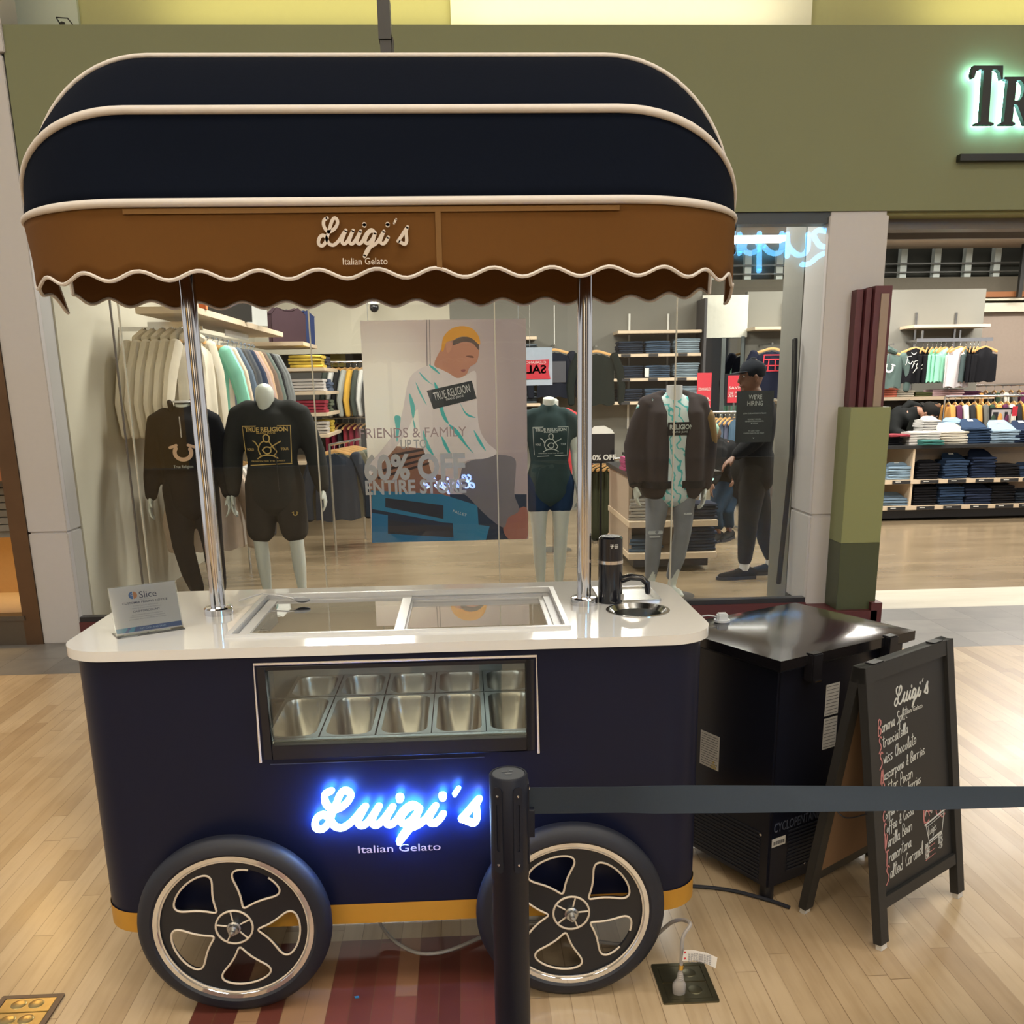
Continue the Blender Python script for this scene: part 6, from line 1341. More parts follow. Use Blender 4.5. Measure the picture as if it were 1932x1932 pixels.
# ================================================================ MANNEQUINS AND PEOPLE
V3 = Vector
def skeleton(h=1.78, sw=.19, arm=None, leg=None, turn=0.0):
    k = h / 1.78
    J = dict(pel=(0, 0, .95), wai=(0, -.005, 1.09), che=(0, .0, 1.30), nb=(0, .015, 1.47), nt=(0, .0, 1.56), hd=(0, -.015, 1.665),
             shL=(-sw, .01, 1.42), elL=(-sw - .07, .03, 1.13), wrL=(-sw - .075, -.05, .88), shR=(sw, .01, 1.42), elR=(sw + .07, .03, 1.13), wrR=(sw + .075, -.05, .88),
             hiL=(-.09, 0, .92), knL=(-.105, -.02, .50), anL=(-.11, .02, .08), hiR=(.09, 0, .92), knR=(.105, -.02, .50), anR=(.11, .02, .08))
    if arm: J.update(arm)
    if leg: J.update(leg)
    return {a: V3(b) * k for a, b in J.items()}
def hand_mb(m, wr, el, side, k=1.0, curl=.35, palm=None):
    """palm and five separate bent fingers growing from the wrist"""
    d = (wr - el).normalized(); pn = V3(palm) if palm else V3((-side, 0, 0)); pn = (pn - d * pn.dot(d)).normalized(); t = d.cross(pn).normalized()
    if t.y > 0: t = -t                       # thumb side towards the front
    c = wr + d * .05 * k
    m.loft([wr, wr + d * .03 * k, c + d * .01 * k, wr + d * .092 * k], [(.024 * k, .017 * k), (.032 * k, .016 * k), (.040 * k, .015 * k), (.038 * k, .013 * k)], t, 10)
    for i, (o, L) in enumerate(((.030, .070), (.010, .078), (-.010, .072), (-.028, .058))):
        p0 = wr + d * .086 * k + t * o * k; b = curl * (1 + .18 * i)
        p1 = p0 + (d * math.cos(b * .5) + pn * math.sin(b * .5)) * L * .45 * k
        p2 = p1 + (d * math.cos(b * 1.3) + pn * math.sin(b * 1.3)) * L * .33 * k
        p3 = p2 + (d * math.cos(b * 2.1) + pn * math.sin(b * 2.1)) * L * .24 * k
        m.loft([p0 - d * .02 * k, p0, p1, p2, p3], [.0095 * k, .0092 * k, .0085 * k, .0078 * k, .0065 * k], t, 8)
    p0 = wr + d * .028 * k + t * .026 * k; q = (d * .75 + t * .65 + pn * .25).normalized(); q2 = (d * .95 + t * .22 + pn * .4).normalized()
    m.loft([p0 - q * .015 * k, p0, p0 + q * .035 * k, p0 + q * .035 * k + q2 * .030 * k], [.013 * k, .012 * k, .0105 * k, .008 * k], t, 8)
def body_mb(J, k=1.0, female=False, head='none', hands=True, feet=True, face=True):
    m = MB(); f = .88 if female else 1.0
    if head != 'none' or True:
        m.loft([J['pel'] - V3((0, 0, .07 * k)), J['pel'], J['wai'], (J['wai'] + J['che']) / 2, J['che'], J['nb'] - V3((0, 0, .05 * k)), J['nb']],
               [(.15 * k, .105 * k), (.165 * k * (1.0 if female else .98), .11 * k), (.130 * k * f, .092 * k), (.145 * k * f, .10 * k), (.168 * k * f, .118 * k * (1.05 if female else 1)), (.145 * k * f, .085 * k), (.065 * k, .06 * k)], (1, 0, 0), 18)
    m.loft([J['nb'] - V3((0, 0, .02)), J['nb'] + V3((0, 0, .02 * k)), J['nt']], [(.062 * k * f, .060 * k), (.056 * k * f, .056 * k), (.054 * k * f, .054 * k)], (1, 0, 0), 14, dome=(head != 'none'))
    for s in 'LR':
        sh, el, wr = J['sh' + s], J['el' + s], J['wr' + s]; sg = -1 if s == 'L' else 1
        m.loft([J['che'] * .4 + J['nb'] * .6, sh * .8 + J['nb'] * .2, sh + V3((0, 0, -.01)), sh * .7 + el * .3, sh * .4 + el * .6, el, el * .65 + wr * .35, el * .2 + wr * .8, wr],
               [.05 * k, .052 * k * f, .054 * k * f, .050 * k * f, .043 * k * f, .037 * k * f, .038 * k * f, .027 * k * f, .023 * k * f], (0, 1, 0), 12)
        if hands: hand_mb(m, wr, el, sg, k * 1.08)
        hi, kn, an = J['hi' + s], J['kn' + s], J['an' + s]
        m.loft([hi + V3((0, 0, .04 * k)), hi, hi * .7 + kn * .3, hi * .25 + kn * .75, kn, kn * .75 + an * .25, kn * .55 + an * .45, kn * .15 + an * .85, an],
               [(.085 * k, .095 * k), (.092 * k, .098 * k), (.086 * k, .090 * k), (.062 * k, .064 * k), (.053 * k, .056 * k), (.052 * k, .058 * k), (.050 * k, .056 * k), (.034 * k, .038 * k), (.032 * k, .036 * k)], (1, 0, 0), 14)
        if feet:
            td = J.get('toe' + s, an + V3((sg * .02, -.17 * k, -.045 * k)))
            m.loft([an + V3((0, .03 * k, -.03 * k)), an + V3((0, 0, -.035 * k)), an * .4 + td * .6, td], [(.032 * k, .035 * k), (.034 * k, .04 * k), (.040 * k, .024 * k), (.030 * k, .015 * k)], (1, 0, 0), 12)
    return m
def head_mb(m, c, k, fd=(0, -1, 0), tilt=0.0, face=True):
    """head with brow, nose, lips, chin, ears; fd = facing direction"""
    fd = V3(fd).normalized(); rt = fd.cross(V3((0, 0, 1))).normalized(); up = rt.cross(fd).normalized()
    B = lambda r, f, u: c + rt * r * k + fd * f * k + up * u * k
    m.loft([B(0, .02, -.115), B(0, .012, -.085), B(0, .0, -.04), B(0, -.008, .01), B(0, -.014, .06), B(0, -.018, .10)], [(.030 * k, .034 * k), (.052 * k, .062 * k), (.068 * k, .082 * k), (.075 * k, .094 * k), (.072 * k, .090 * k), (.045 * k, .058 * k)], rt, 18)
    m.loft([B(0, .088, .012), B(0, .100, -.012), B(0, .108, -.032), B(0, .090, -.040)], [.010 * k, .012 * k, .016 * k, .010 * k], rt, 8)
    m.loft([B(-.055, .062, .030), B(0, .090, .034), B(.055, .062, .030)], [.014 * k] * 3, up, 8)
    m.loft([B(-.024, .082, -.064), B(0, .092, -.064), B(.024, .082, -.064)], [.009 * k] * 3, up, 8); m.ball(tuple(B(0, .070, -.098)), .022 * k, 10)
    for s in (-1, 1): m.loft([B(s * .076, -.005, .012), B(s * .082, -.015, -.005), B(s * .076, -.008, -.03)], [(.010 * k, .020 * k), (.010 * k, .018 * k), (.007 * k, .010 * k)], fd, 8)
    return B
def torso_cloth(J, k=1.0, r=.022, hem=.80, sleeve=1.0, cuff=.0, hood=False, flare=0.0, collar=0.0, voxel=.012, name='sweatshirt', m_=None, parent=None, fem=False):
    m = MB(); f = .88 if fem else 1.0; P = J['pel']; hz = hem * k; lean = (J['che'] - P); 
    b0 = P + lean * ((hz - P.z) / max(.1, lean.z)) if lean.z > .2 else P
    m.loft([b0, b0 * .6 + J['wai'] * .4, J['wai'], J['che'], J['nb'] - V3((0, 0, .06 * k)), J['nb'] - V3((0, 0, .0 * k))],
           [(.165 * k + r + flare, .115 * k + r + flare * .5), (.165 * k + r + flare * .7, .115 * k + r), (.142 * k * f + r, .10 * k + r), (.175 * k * f + r, .122 * k + r), (.155 * k * f + r, .092 * k + r), (.075 * k + r * .4, .070 * k + r * .3)], (1, 0, 0), 20)
    if collar: m.loft([J['nb'] - V3((0, 0, .02)), J['nb'] + V3((0, 0, collar))], [(.078 * k, .078 * k), (.078 * k, .076 * k)], (1, 0, 0), 16, dome=False)
    for s in 'LR':
        sh, el, wr = J['sh' + s], J['el' + s], J['wr' + s]
        pts = [J['che'] * .4 + J['nb'] * .6, sh * .8 + J['nb'] * .2, sh + V3((0, 0, -.01)), sh * .6 + el * .4]; rd = [.055 * k + r, .054 * k * f + r, .057 * k * f + r, .050 * k * f + r * 1.1]
        if sleeve > .5: pts += [el, el * .5 + wr * .5, el * .04 + wr * .96]; rd += [.041 * k + r, .038 * k + r, .028 * k + r * .7]
        m.loft(pts, rd, (0, 1, 0), 14, dome=True)
    if hood: m.loft([J['nb'] + V3((-.085, .02, .0)), J['nb'] + V3((-.05, .075, .03)), J['nb'] + V3((.05, .075, .03)), J['nb'] + V3((.085, .02, .0))], [.032, .045, .045, .032], (0, 0, 1), 10)
    return remeshed(name, m, m_, parent, voxel, 14)
def legs_cloth(J, k=1.0, r=.018, end=1.0, name='trousers', m_=None, parent=None, voxel=.012, ankle=1.0):
    m = MB(); m.loft([J['wai'] * .5 + J['pel'] * .5, J['pel'], J['pel'] - V3((0, 0, .08 * k))], [(.150 * k + r, .10 * k + r), (.168 * k + r, .112 * k + r), (.155 * k + r, .105 * k + r)], (1, 0, 0), 18)
    for s in 'LR':
        hi, kn, an = J['hi' + s], J['kn' + s], J['an' + s]; pts = [hi + V3((0, 0, .02)), hi, hi * .6 + kn * .4]; rd = [.092 * k + r, .095 * k + r, .082 * k + r * 1.1]
        if end > .3: pts += [hi * .2 + kn * .8] if end < .6 else [kn, kn * .5 + an * .5]; rd += [.064 * k + r * 1.3] if end < .6 else [.056 * k + r * 1.1, .050 * k + r * ankle]
        if end > .9: pts.append(an + V3((0, 0, .075))); rd.append(.036 * k + r * ankle)
        m.loft(pts, rd, (1, 0, 0), 14, dome=True)
    return remeshed(name, m, m_, parent, voxel, 12)
plast = mat('mannequin_white', (.52, .55, .50), .38, var=.02)
def base_plate(t, z=.0):
    put('stand_plate', MB().lathe([(.001, 0), (.19, 0), (.19, .012), (.001, .014)], (0, 0, 0), 32), mat('plate_chrome', (.6, .6, .6), .2, .9), t, local=True)
def front(J, k, rx, ry, y0=0.0):
    """map a flat print onto the chest front"""
    return lambda u, v, t: (u, y0 - ry * math.sqrt(max(.02, 1 - (u / rx) ** 2)) - t, v)
gold = mat('gold_print', (.45, .31, .09), .5); pale = mat('pale_print', (.42, .47, .45), .6)
def emblem(fn, cz, s, m_, parent, box=True, name='chest_print'):
    """framed tee print: arched name, seated strummer, small words"""
    g = MB(); w = .115 * s
    if box: ribbon([(-w, cz + .085 * s), (w, cz + .085 * s)], .004 * s, g, fn, .001, .002); ribbon([(-w, cz + .085 * s), (-w * .93, cz - .09 * s)], .003 * s, g, fn, .001, .002); ribbon([(w, cz + .085 * s), (w * .95, cz - .09 * s)], .003 * s, g, fn, .001, .002); ribbon([(-w * .75, cz - .10 * s), (w * .95, cz - .095 * s)], .004 * s, g, fn, .001, .002)
    for st in ([(-.030, -.05), (-.042, -.02), (-.030, .01), (-.012, .02)], [(.030, -.05), (.044, -.03), (.030, -.01), (.012, .018)], [(-.048, -.062), (-.02, -.048), (.02, -.048), (.048, -.062)], [(-.012, .022), (-.014, .042), (0, .052), (.014, .042), (.012, .022), (0, .016), (-.012, .022)], [(-.022, -.022), (-.006, -.008), (.016, -.012), (.016, -.032), (-.004, -.040), (-.022, -.022)], [(.014, -.012), (.040, .004), (.066, .018)], [(-.04, -.01), (-.055, .015), (-.066, .022)]):
        ribbon([(a * s, cz + b * s - .008) for a, b in catmull(st, 4)], .0055 * s, g, fn, .001, .002)
    put(name, g, m_, parent, local=True, smooth=False)
    t = MB()
    for s_, z_, h_, wd, b in (('TRUE RELIGION', .060, .020, .205, .03), ('BRAND JEANS', .050, .007, .09, .01), ('FASHION FOR THE SENSES', -.083, .006, .16, .01)):
        vs, fs = text_poly(s_, b); x0 = min(v.x for v in vs); x1 = max(v.x for v in vs); sx = wd * s / (x1 - x0)
        t.add([fn((v.x - (x0 + x1) / 2) * sx, cz + z_ * s + v.y * h_ * s / .7, .0015) for v in vs], fs)
    for s_, u_ in (('WORLD', -.082), ('TOUR', .082)):
        vs, fs = text_poly(s_, .02); x0 = min(v.x for v in vs); x1 = max(v.x for v in vs); sx = .035 * s / (x1 - x0); t.add([fn(u_ * s + (v.x - (x0 + x1) / 2) * sx, cz - .030 * s + v.y * .012 * s / .7, .0015) for v in vs], fs)
    put('chest_lettering', t, m_, parent, local=True, smooth=False)

blk_cloth = cloth((.006, .0065, .009), 'black_cotton'); gcl = cloth((.022, .023, .022), 'charcoal_cotton')
MY = 6.85
# 1 headless, black quarter-zip and joggers (left, behind the awning pole)
c = aY(340, 780, MY); J = skeleton(1.70, .18, dict(wrL=(-.275, -.06, .87), wrR=(.27, -.05, .87), nt=(0, 0, 1.54)), dict(knL=(-.09, -.04, .50), anL=(-.03, .02, .08), knR=(.12, -.01, .50), anR=(.13, .03, .08)))
m1 = thing('mannequin', 'headless white mannequin in black quarter-zip with horseshoe print and black joggers', 'mannequin', (c.x + .02, MY, 0), .10, 'mannequins in the shop window')
remeshed('body', body_mb(J, .955), plast, m1, .0085, 3); base_plate(m1)
put('neck_cap', MB().lathe([(.001, J['nt'].z + .012), (.062, J['nt'].z + .012), (.062, J['nt'].z), (.001, J['nt'].z - .002)], (0, 0, 0), 24), mat('cap_white', (.66, .66, .66), .3), m1, local=True)
s_ = torso_cloth(J, .955, .026, .80, 1, name='quarter_zip', m_=blk_cloth, parent=m1)
put('collar', MB().loft([J['nb'] + V3((-.07, -.02, .0)), J['nb'] + V3((-.085, .01, .06))], [(.02, .05)] * 2, (1, 0, 0), 10).loft([J['nb'] + V3((.07, -.02, .0)), J['nb'] + V3((.085, .01, .06))], [(.02, .05)] * 2, (1, 0, 0), 10).loft([J['nb'] + V3((-.06, .06, .0)), J['nb'] + V3((.06, .06, .05))], [(.04, .02)] * 2, (0, 0, 1), 10), blk_cloth, s_, local=True)
put('zip', MB().box(-.004, .004, -.158, -.150, 1.24, 1.38), hook, s_, local=True)
fn = front(J, .955, .23, .158)
put('horseshoe_print', shoe(MB(), 0, 1.14, .088, fn), mat('peach_print', (.55, .36, .24), .5), s_, local=True, smooth=False)
t_ = MB(); vs, fs = text_poly('True Religion', 0); t_.add([fn((v.x - 3) * .024, 1.035 + v.y * .028 + .006 * v.x * 0, .0015) for v in vs], fs); put('chest_lettering', t_, pale, s_, local=True, smooth=False)
legs_cloth(J, .955, .020, 1, 'joggers', blk_cloth, m1)
# 2 male with half head, black jacket with gold print and shorts
c = aY(512, 800, MY); J = skeleton(1.74, .20, dict(elL=(-.29, .03, 1.14), wrL=(-.30, -.02, .86), elR=(.30, .03, 1.14), wrR=(.345, -.02, .88), nt=(0, -.02, 1.50)), dict(knL=(-.13, -.02, .50), anL=(-.12, .03, .08), knR=(.13, -.02, .50), anR=(.14, .03, .08)))
m2 = thing('mannequin', 'white mannequin with cut-off head in black jacket with gold print and dark shorts', 'mannequin', (c.x - .01, MY, 0), 0, 'mannequins in the shop window')
remeshed('body', body_mb(J, .98), plast, m2, .0085, 3); base_plate(m2)
hz = aY(505, 737, MY).z
put('half_head', MB().loft([(-.02, -.06, hz - .155), (-.02, -.045, hz - .115), (-.015, -.03, hz - .06), (-.015, -.03, hz - .006)], [(.016, .02), (.042, .05), (.064, .08), (.062, .085)], (1, 0, 0), 18), plast, m2, local=True)
s_ = torso_cloth(J, .98, .034, .82, 1, hood=False, name='jacket', m_=gcl, parent=m2, flare=.012)
put('placket', MB().box(.055, .060, -.170, -.160, .86, 1.18), black, s_, local=True)
emblem(front(J, .98, .25, .170), 1.185, 1.42, gold, s_)
legs_cloth(J, .98, .030, .5, 'shorts', cloth((.026, .024, .022), 'dark_jersey'), m2)
put('horseshoe_print', shoe(MB(), .15, .70, .022, lambda u, v, t: (u, -.118 - t, v)), gold, m2, local=True, smooth=False)
# 3 female headless in green tee and denim shorts
c = aY(1036, 800, MY); J = skeleton(1.66, .155, dict(elL=(-.20, .03, 1.15), wrL=(-.235, -.05, .92), elR=(.20, .03, 1.15), wrR=(.215, -.04, .90), nt=(-.0, 0, 1.565)), dict(knL=(-.085, -.02, .52), anL=(-.07, .03, .08), knR=(.085, -.02, .52), anR=(.07, .03, .08)))
m3 = thing('mannequin', 'headless white female mannequin in dark green printed tee and blue denim shorts', 'mannequin', (c.x, MY, 0), 0, 'mannequins in the shop window')
remeshed('body', body_mb(J, .93, True), plast, m3, .0085, 3); base_plate(m3)
g_t = cloth((.028, .050, .052), 'washed_green'); s_ = torso_cloth(J, .93, .020, .86, 0, name='t_shirt', m_=g_t, parent=m3, fem=True, flare=-.004)
emblem(front(J, .93, .19, .140), 1.17, 1.08, pale, s_)
legs_cloth(J, .93, .012, .25, 'denim_shorts', cloth((.012, .03, .075), 'denim_blue'), m3)
# 4 male in varsity jacket, tie-dye tee and ripped grey jeans
c = aY(1270, 800, MY); J = skeleton(1.74, .20, dict(elL=(-.29, .03, 1.14), wrL=(-.285, -.04, .86), elR=(.28, .03, 1.12), wrR=(.24, -.04, .83), nt=(.0, -.01, 1.545)), dict(knL=(-.13, -.02, .50), anL=(-.135, .03, .08), knR=(.09, -.02, .50), anR=(.03, .03, .08)))
m4 = thing('mannequin', 'headless white mannequin in open varsity jacket, tie-dye tee and ripped grey jeans', 'mannequin', (c.x - .0, MY, 0), .08, 'mannequins in the shop window')
remeshed('body', body_mb(J, .98), plast, m4, .0085, 3); base_plate(m4)
put('neck_cap', MB().lathe([(.001, J['nt'].z + .022), (.056, J['nt'].z + .020), (.056, J['nt'].z - .08), (.001, J['nt'].z - .08)], (J['nt'].x, J['nt'].y, 0), 24), mat('cap_white', (.66, .66, .66), .3), m4, local=True)
td = bpy.data.materials.new('tie_dye'); td.use_nodes = True; n = N(td); b_ = td.node_tree.nodes['Principled BSDF']; tc_ = n.new('ShaderNodeTexCoord'); wv = n.new('ShaderNodeTexWave'); wv.inputs['Scale'].default_value = 5; wv.inputs['Distortion'].default_value = 9; wv.inputs['Detail Scale'].default_value = 2
mp_ = n.new('ShaderNodeMapping'); mp_.inputs['Rotation'].default_value = (0, .35, 0); n.link(tc_.outputs['Object'], mp_.inputs['Vector']); n.link(mp_.outputs[0], wv.inputs['Vector']); n.link(n.ramp(wv.outputs['Fac'], [(.0, (.52, .60, .60)), (.78, (.50, .62, .62)), (.92, (.06, .42, .42))]), b_.inputs['Base Color']); b_.inputs['Roughness'].default_value = .85
s_ = torso_cloth(J, .98, .018, .80, 0, name='t_shirt', m_=td, parent=m4)
fnv = front(J, .98, .22, .150)
put('box_logo', MB().slab([(-.08, 1.19), (.12, 1.19), (.12, 1.28), (-.08, 1.28)], [], lambda u, v, t: fnv(u, v, t), .000, .002), blk_cloth, s_, local=True, smooth=False)
t_ = MB(); vs, fs = text_poly('RELIGION', .02); t_.add([fnv(-.07 + v.x * .040, 1.232 + v.y * .045, .003) for v in vs], fs); vs, fs = text_poly('BRAND JEANS', .0); t_.add([fnv(-.05 + v.x * .018, 1.208 + v.y * .018, .003) for v in vs], fs); put('logo_text', t_, pale, s_, local=True, smooth=False)
# jacket: two open front panels with sleeves
jm_ = cloth((.030, .024, .026), 'plum_black_wool'); m = MB(); k = .98; r = .04
for sg, s in ((-1, 'L'), (1, 'R')):
    m.loft([V3((sg * .125, .0, .80)), V3((sg * .125, 0, .84)), V3((sg * .125, 0, 1.0)), V3((sg * .13, 0, 1.18)), V3((sg * .13, 0, 1.34)), V3((sg * .125, .01, 1.42))], [(.095, .14), (.10, .158), (.098, .160), (.098, .165), (.085, .140), (.050, .075)], (1, 0, 0), 18); m.loft([V3((sg * .20, .01, 1.40)), V3((sg * .10, .03, 1.455)), V3((sg * .075, .03, 1.475))], [.065, .040, .030], (0, 1, 0), 12)
    sh, el, wr = J['sh' + s], J['el' + s], J['wr' + s]
    m.loft([J['che'] * .4 + J['nb'] * .6 + V3((sg * .06, 0, 0)), sh + V3((0, 0, -.005)), sh * .6 + el * .4, el, el * .5 + wr * .5, el * .06 + wr * .94], [.060, .082, .078, .070, .064, .052], (0, 1, 0), 14)
jk = remeshed('varsity_jacket', m, jm_, m4, .012, 12)
put('sleeve_patch', MB().loft([J['shR'] * .72 + J['elR'] * .28 + V3((.022, -.01, 0)), J['shR'] * .45 + J['elR'] * .55 + V3((.022, -.01, 0)), J['shR'] * .15 + J['elR'] * .85 + V3((.020, -.01, 0))], [.066, .062, .056], (0, 1, 0), 14), mat('mustard_suede', (.16, .09, .02), .8), jk, local=True)
put('cuff_band', MB().loft([J['elL'] * .12 + J['wrL'] * .88, J['wrL']], [.050, .046], (0, 1, 0), 14, dome=False), blk_cloth, jk, local=True)
put('hem_band', MB().loft([V3((-.12, 0, .82)), V3((-.12, 0, .87))], [(.122, .172)] * 2, (1, 0, 0), 20, dome=False).loft([V3((.12, 0, .82)), V3((.12, 0, .87))], [(.122, .172)] * 2, (1, 0, 0), 20, dome=False), blk_cloth, jk, local=True)
legs_cloth(J, .98, .010, 1, 'ripped_jeans', mat('grey_denim', (.155, .17, .19), .85, var=.35, scale=7, bump=.15), m4)
rp = MB()
for x, z, w_, h_ in ((-.135, .50, .055, .025), (-.14, .47, .04, .012), (.10, .63, .03, .012)): rp.slab(rrect(x - w_, x + w_, z - h_ / 2, z + h_ / 2, h_ * .4, 3), [], lambda u, v, t: (u, -.098 - t + .3 * abs(u - x) ** 1.0, v), -.004, .001)
put('knee_rip', rp, mat('rip_white', (.42, .45, .46), .8), m4, local=True)
# 5 half-body form in a red tee, further back
c = aY(1048, 760, 9.0); J = skeleton(1.60, .19, dict(elL=(-.26, .03, 1.16), wrL=(-.27, 0, .95), elR=(.26, .03, 1.16), wrR=(.27, 0, .95), nt=(0, 0, 1.60)))
m5 = thing('mannequin', 'headless torso mannequin in a red tee, half hidden behind the fashion poster', 'mannequin', (c.x - .02, 9.0, -.02), .1)
m = MB().loft([J['pel'], J['wai'], J['che'], J['nb']], [(.14, .1), (.13, .09), (.15, .11), (.06, .06)]).loft([J['nb'], J['nt']], [.05, .05], dome=False)
remeshed('body', m, plast, m5, .012, 3); torso_cloth(J, .90, .03, .80, 0, name='t_shirt', m_=cloth((.42, .035, .04), 'red_cotton'), parent=m5)
put('pole', MB().cyl((0, 0, .03), (0, 0, .85), .014, 10).lathe([(.001, .02), (.17, .02), (.17, .032), (.001, .034)], (0, 0, 0), 24), hook, m5, local=True)

# ------------------------------------------------ people
skinA = mat('skin_brown', (.16, .075, .045), .5, var=.05); skinB = mat('skin_tan', (.34, .17, .11), .5, var=.05); eye = mat('eye_dark', (.01, .008, .006), .3); eyew = mat('eye_white', (.5, .48, .45), .4); lipm = mat('lip', (.20, .07, .06), .5)
def facebits(B, t, k, hairm=None):
    e = MB(); w_ = MB()
    for s in (-1, 1): w_.ball(tuple(B(s * .031, .077, .010)), (.013 * k, .010 * k, .008 * k), 10); e.ball(tuple(B(s * .031, .086, .010)), .0055 * k, 8)
    put('eyes', w_, eyew, t, local=True); put('pupils', e, eye, t, local=True)
    br = MB()
    for s in (-1, 1): br.loft([B(s * .014, .094, .030), B(s * .032, .090, .036), B(s * .052, .072, .030)], [(.0045 * k, .004 * k)] * 3, (0, 0, 1), 6)
    put('eyebrows', br, eye, t, local=True)
    put('mouth', MB().loft([B(-.022, .090, -.064), B(0, .100, -.062), B(.022, .090, -.064)], [(.005 * k, .005 * k)] * 3, (0, 0, 1), 8), lipm, t, local=True)
def cap(t, B, k, m_, brim=1, name='cap'):
    c_ = put(name, MB().loft([B(0, -.018, .040), B(0, -.016, .075), B(0, -.016, .112), B(0, -.02, .135)], [(.084 * k, .103 * k), (.084 * k, .102 * k), (.064 * k, .078 * k), (.02 * k, .03 * k)], B(1, 0, 0) - B(0, 0, 0), 20), m_, t, local=True)
    put('brim', MB().loft([B(0, brim * .06, .045), B(0, brim * .11, .042), B(0, brim * .165, .034)], [(.072 * k, .006 * k), (.066 * k, .005 * k), (.035 * k, .004 * k)], B(1, 0, 0) - B(0, 0, 0), 14), m_, c_, local=True)
    return c_
def shoe_mb(an, toe, k=1.0):
    d = (toe - an); d.z = 0; d.normalize(); s = V3((-d.y, d.x, 0)); g = V3((an.x, an.y, 0))
    return MB().loft([g - d * .075 + V3((0, 0, .045)), g - d * .03 + V3((0, 0, .055)), g + d * .05 + V3((0, 0, .045)), g + d * .13 + V3((0, 0, .034)), g + d * .195 + V3((0, 0, .028))], [(.036, .042), (.040, .050), (.043, .042), (.046, .031), (.034, .022)], s, 14)
def sole_mb(an, toe):
    d = (toe - an); d.z = 0; d.normalize(); s = V3((-d.y, d.x, 0)); g = V3((an.x, an.y, 0)); P = [(-.105, 0), (-.09, .034), (0, .038), (.10, .050), (.19, .044), (.23, .012), (.23, -.012), (.19, -.044), (.10, -.050), (0, -.038), (-.09, -.034)]
    return MB().slab(P, [], lambda u, v, t: tuple(g + d * u + s * v + V3((0, 0, t))), .0, .026)
# standing man in cap, seen in profile (facing left), holding a shopping bag
c = aZ(1418, 1088); 
J = skeleton(1.70, .15, dict(shL=(.02, -.15, 1.42), elL=(-.05, -.19, 1.16), wrL=(-.20, -.18, 1.04), shR=(.03, .16, 1.42), elR=(.14, .20, 1.16), wrR=(.16, .16, .90), hd=(-.05, 0, 1.655), nt=(-.015, 0, 1.54), nb=(.01, 0, 1.46), che=(.01, 0, 1.30), wai=(.0, 0, 1.09)),
             dict(hiL=(-.01, -.08, .92), hiR=(.02, .08, .92), knL=(-.045, -.09, .50), anL=(-.06, -.09, .085), knR=(.12, .08, .51), anR=(.22, .08, .085), toeL=(-.22, -.10, .03), toeR=(.07, .07, .03)))
pm1 = thing('person', 'person in black cap, dark jacket and trousers standing in profile behind the hiring notice', 'person', (c.x - .03, 7.52, 0), 0)
bmb = body_mb(J, .955, head='x', feet=True)
Bh = head_mb(bmb, J['hd'], .96, (-1, -.12, -.05)); remeshed('body', bmb, skinA, pm1, .0085, 2)
facebits(Bh, pm1, .96); cap(pm1, Bh, 1.0, cloth((.010, .012, .016), 'cap_black'))
put('cap_logo', MB().ball(tuple(Bh(.086, .03, .085)), .010, 8), wtag, pm1, local=True)
dk = cloth((.012, .012, .013), 'jacket_black')
# torso turned sideways: swap the ellipse axes
def turned(m): return m.xf(lambda p: p)
m = MB(); r = .035
m.loft([V3((.01, 0, .80)), V3((.0, 0, .95)), J['wai'], J['che'], V3((.015, 0, 1.40)), J['nb']], [(.125 + r, .155 + r), (.12 + r, .15 + r), (.105 + r, .135 + r), (.12 + r, .16 + r), (.09 + r, .14 + r), (.07, .075)], (1, 0, 0), 20)
for s in 'LR': m.loft([J['nb'] * .6 + J['che'] * .4, J['sh' + s], J['sh' + s] * .6 + J['el' + s] * .4, J['el' + s], J['el' + s] * .5 + J['wr' + s] * .5, J['el' + s] * .06 + J['wr' + s] * .94], [.08, .086, .080, .070, .064, .048], (0, 1, 0), 14)
jk = remeshed('jacket', m, dk, pm1, .012, 12)
put('hem_lining', MB().loft([V3((.01, 0, .785)), V3((.01, 0, .80))], [(.145, .18)] * 2, (1, 0, 0), 20, dome=False), mat('cream_lining', (.45, .42, .32), .8), jk, local=True)
legs_cloth(J, .955, .026, 1, 'trousers', cloth((.016, .016, .016), 'trouser_black'), pm1, ankle=.9)
for s, cl_ in (('L', (.010, .010, .010)), ('R', (.012, .018, .03))):
    so_ = put('shoe', shoe_mb(J['an' + s], J['toe' + s]), cloth(cl_, 'shoe_leather_' + s), pm1, local=True); put('sole', sole_mb(J['an' + s], J['toe' + s]), rubber, so_, local=True)
    put('sock', MB().cyl(J['an' + s] + V3((0, 0, -.01)), J['an' + s] + V3((0, 0, .06)), .041, 16), mat('sock_white', (.62, .62, .60), .9), pm1, local=True)
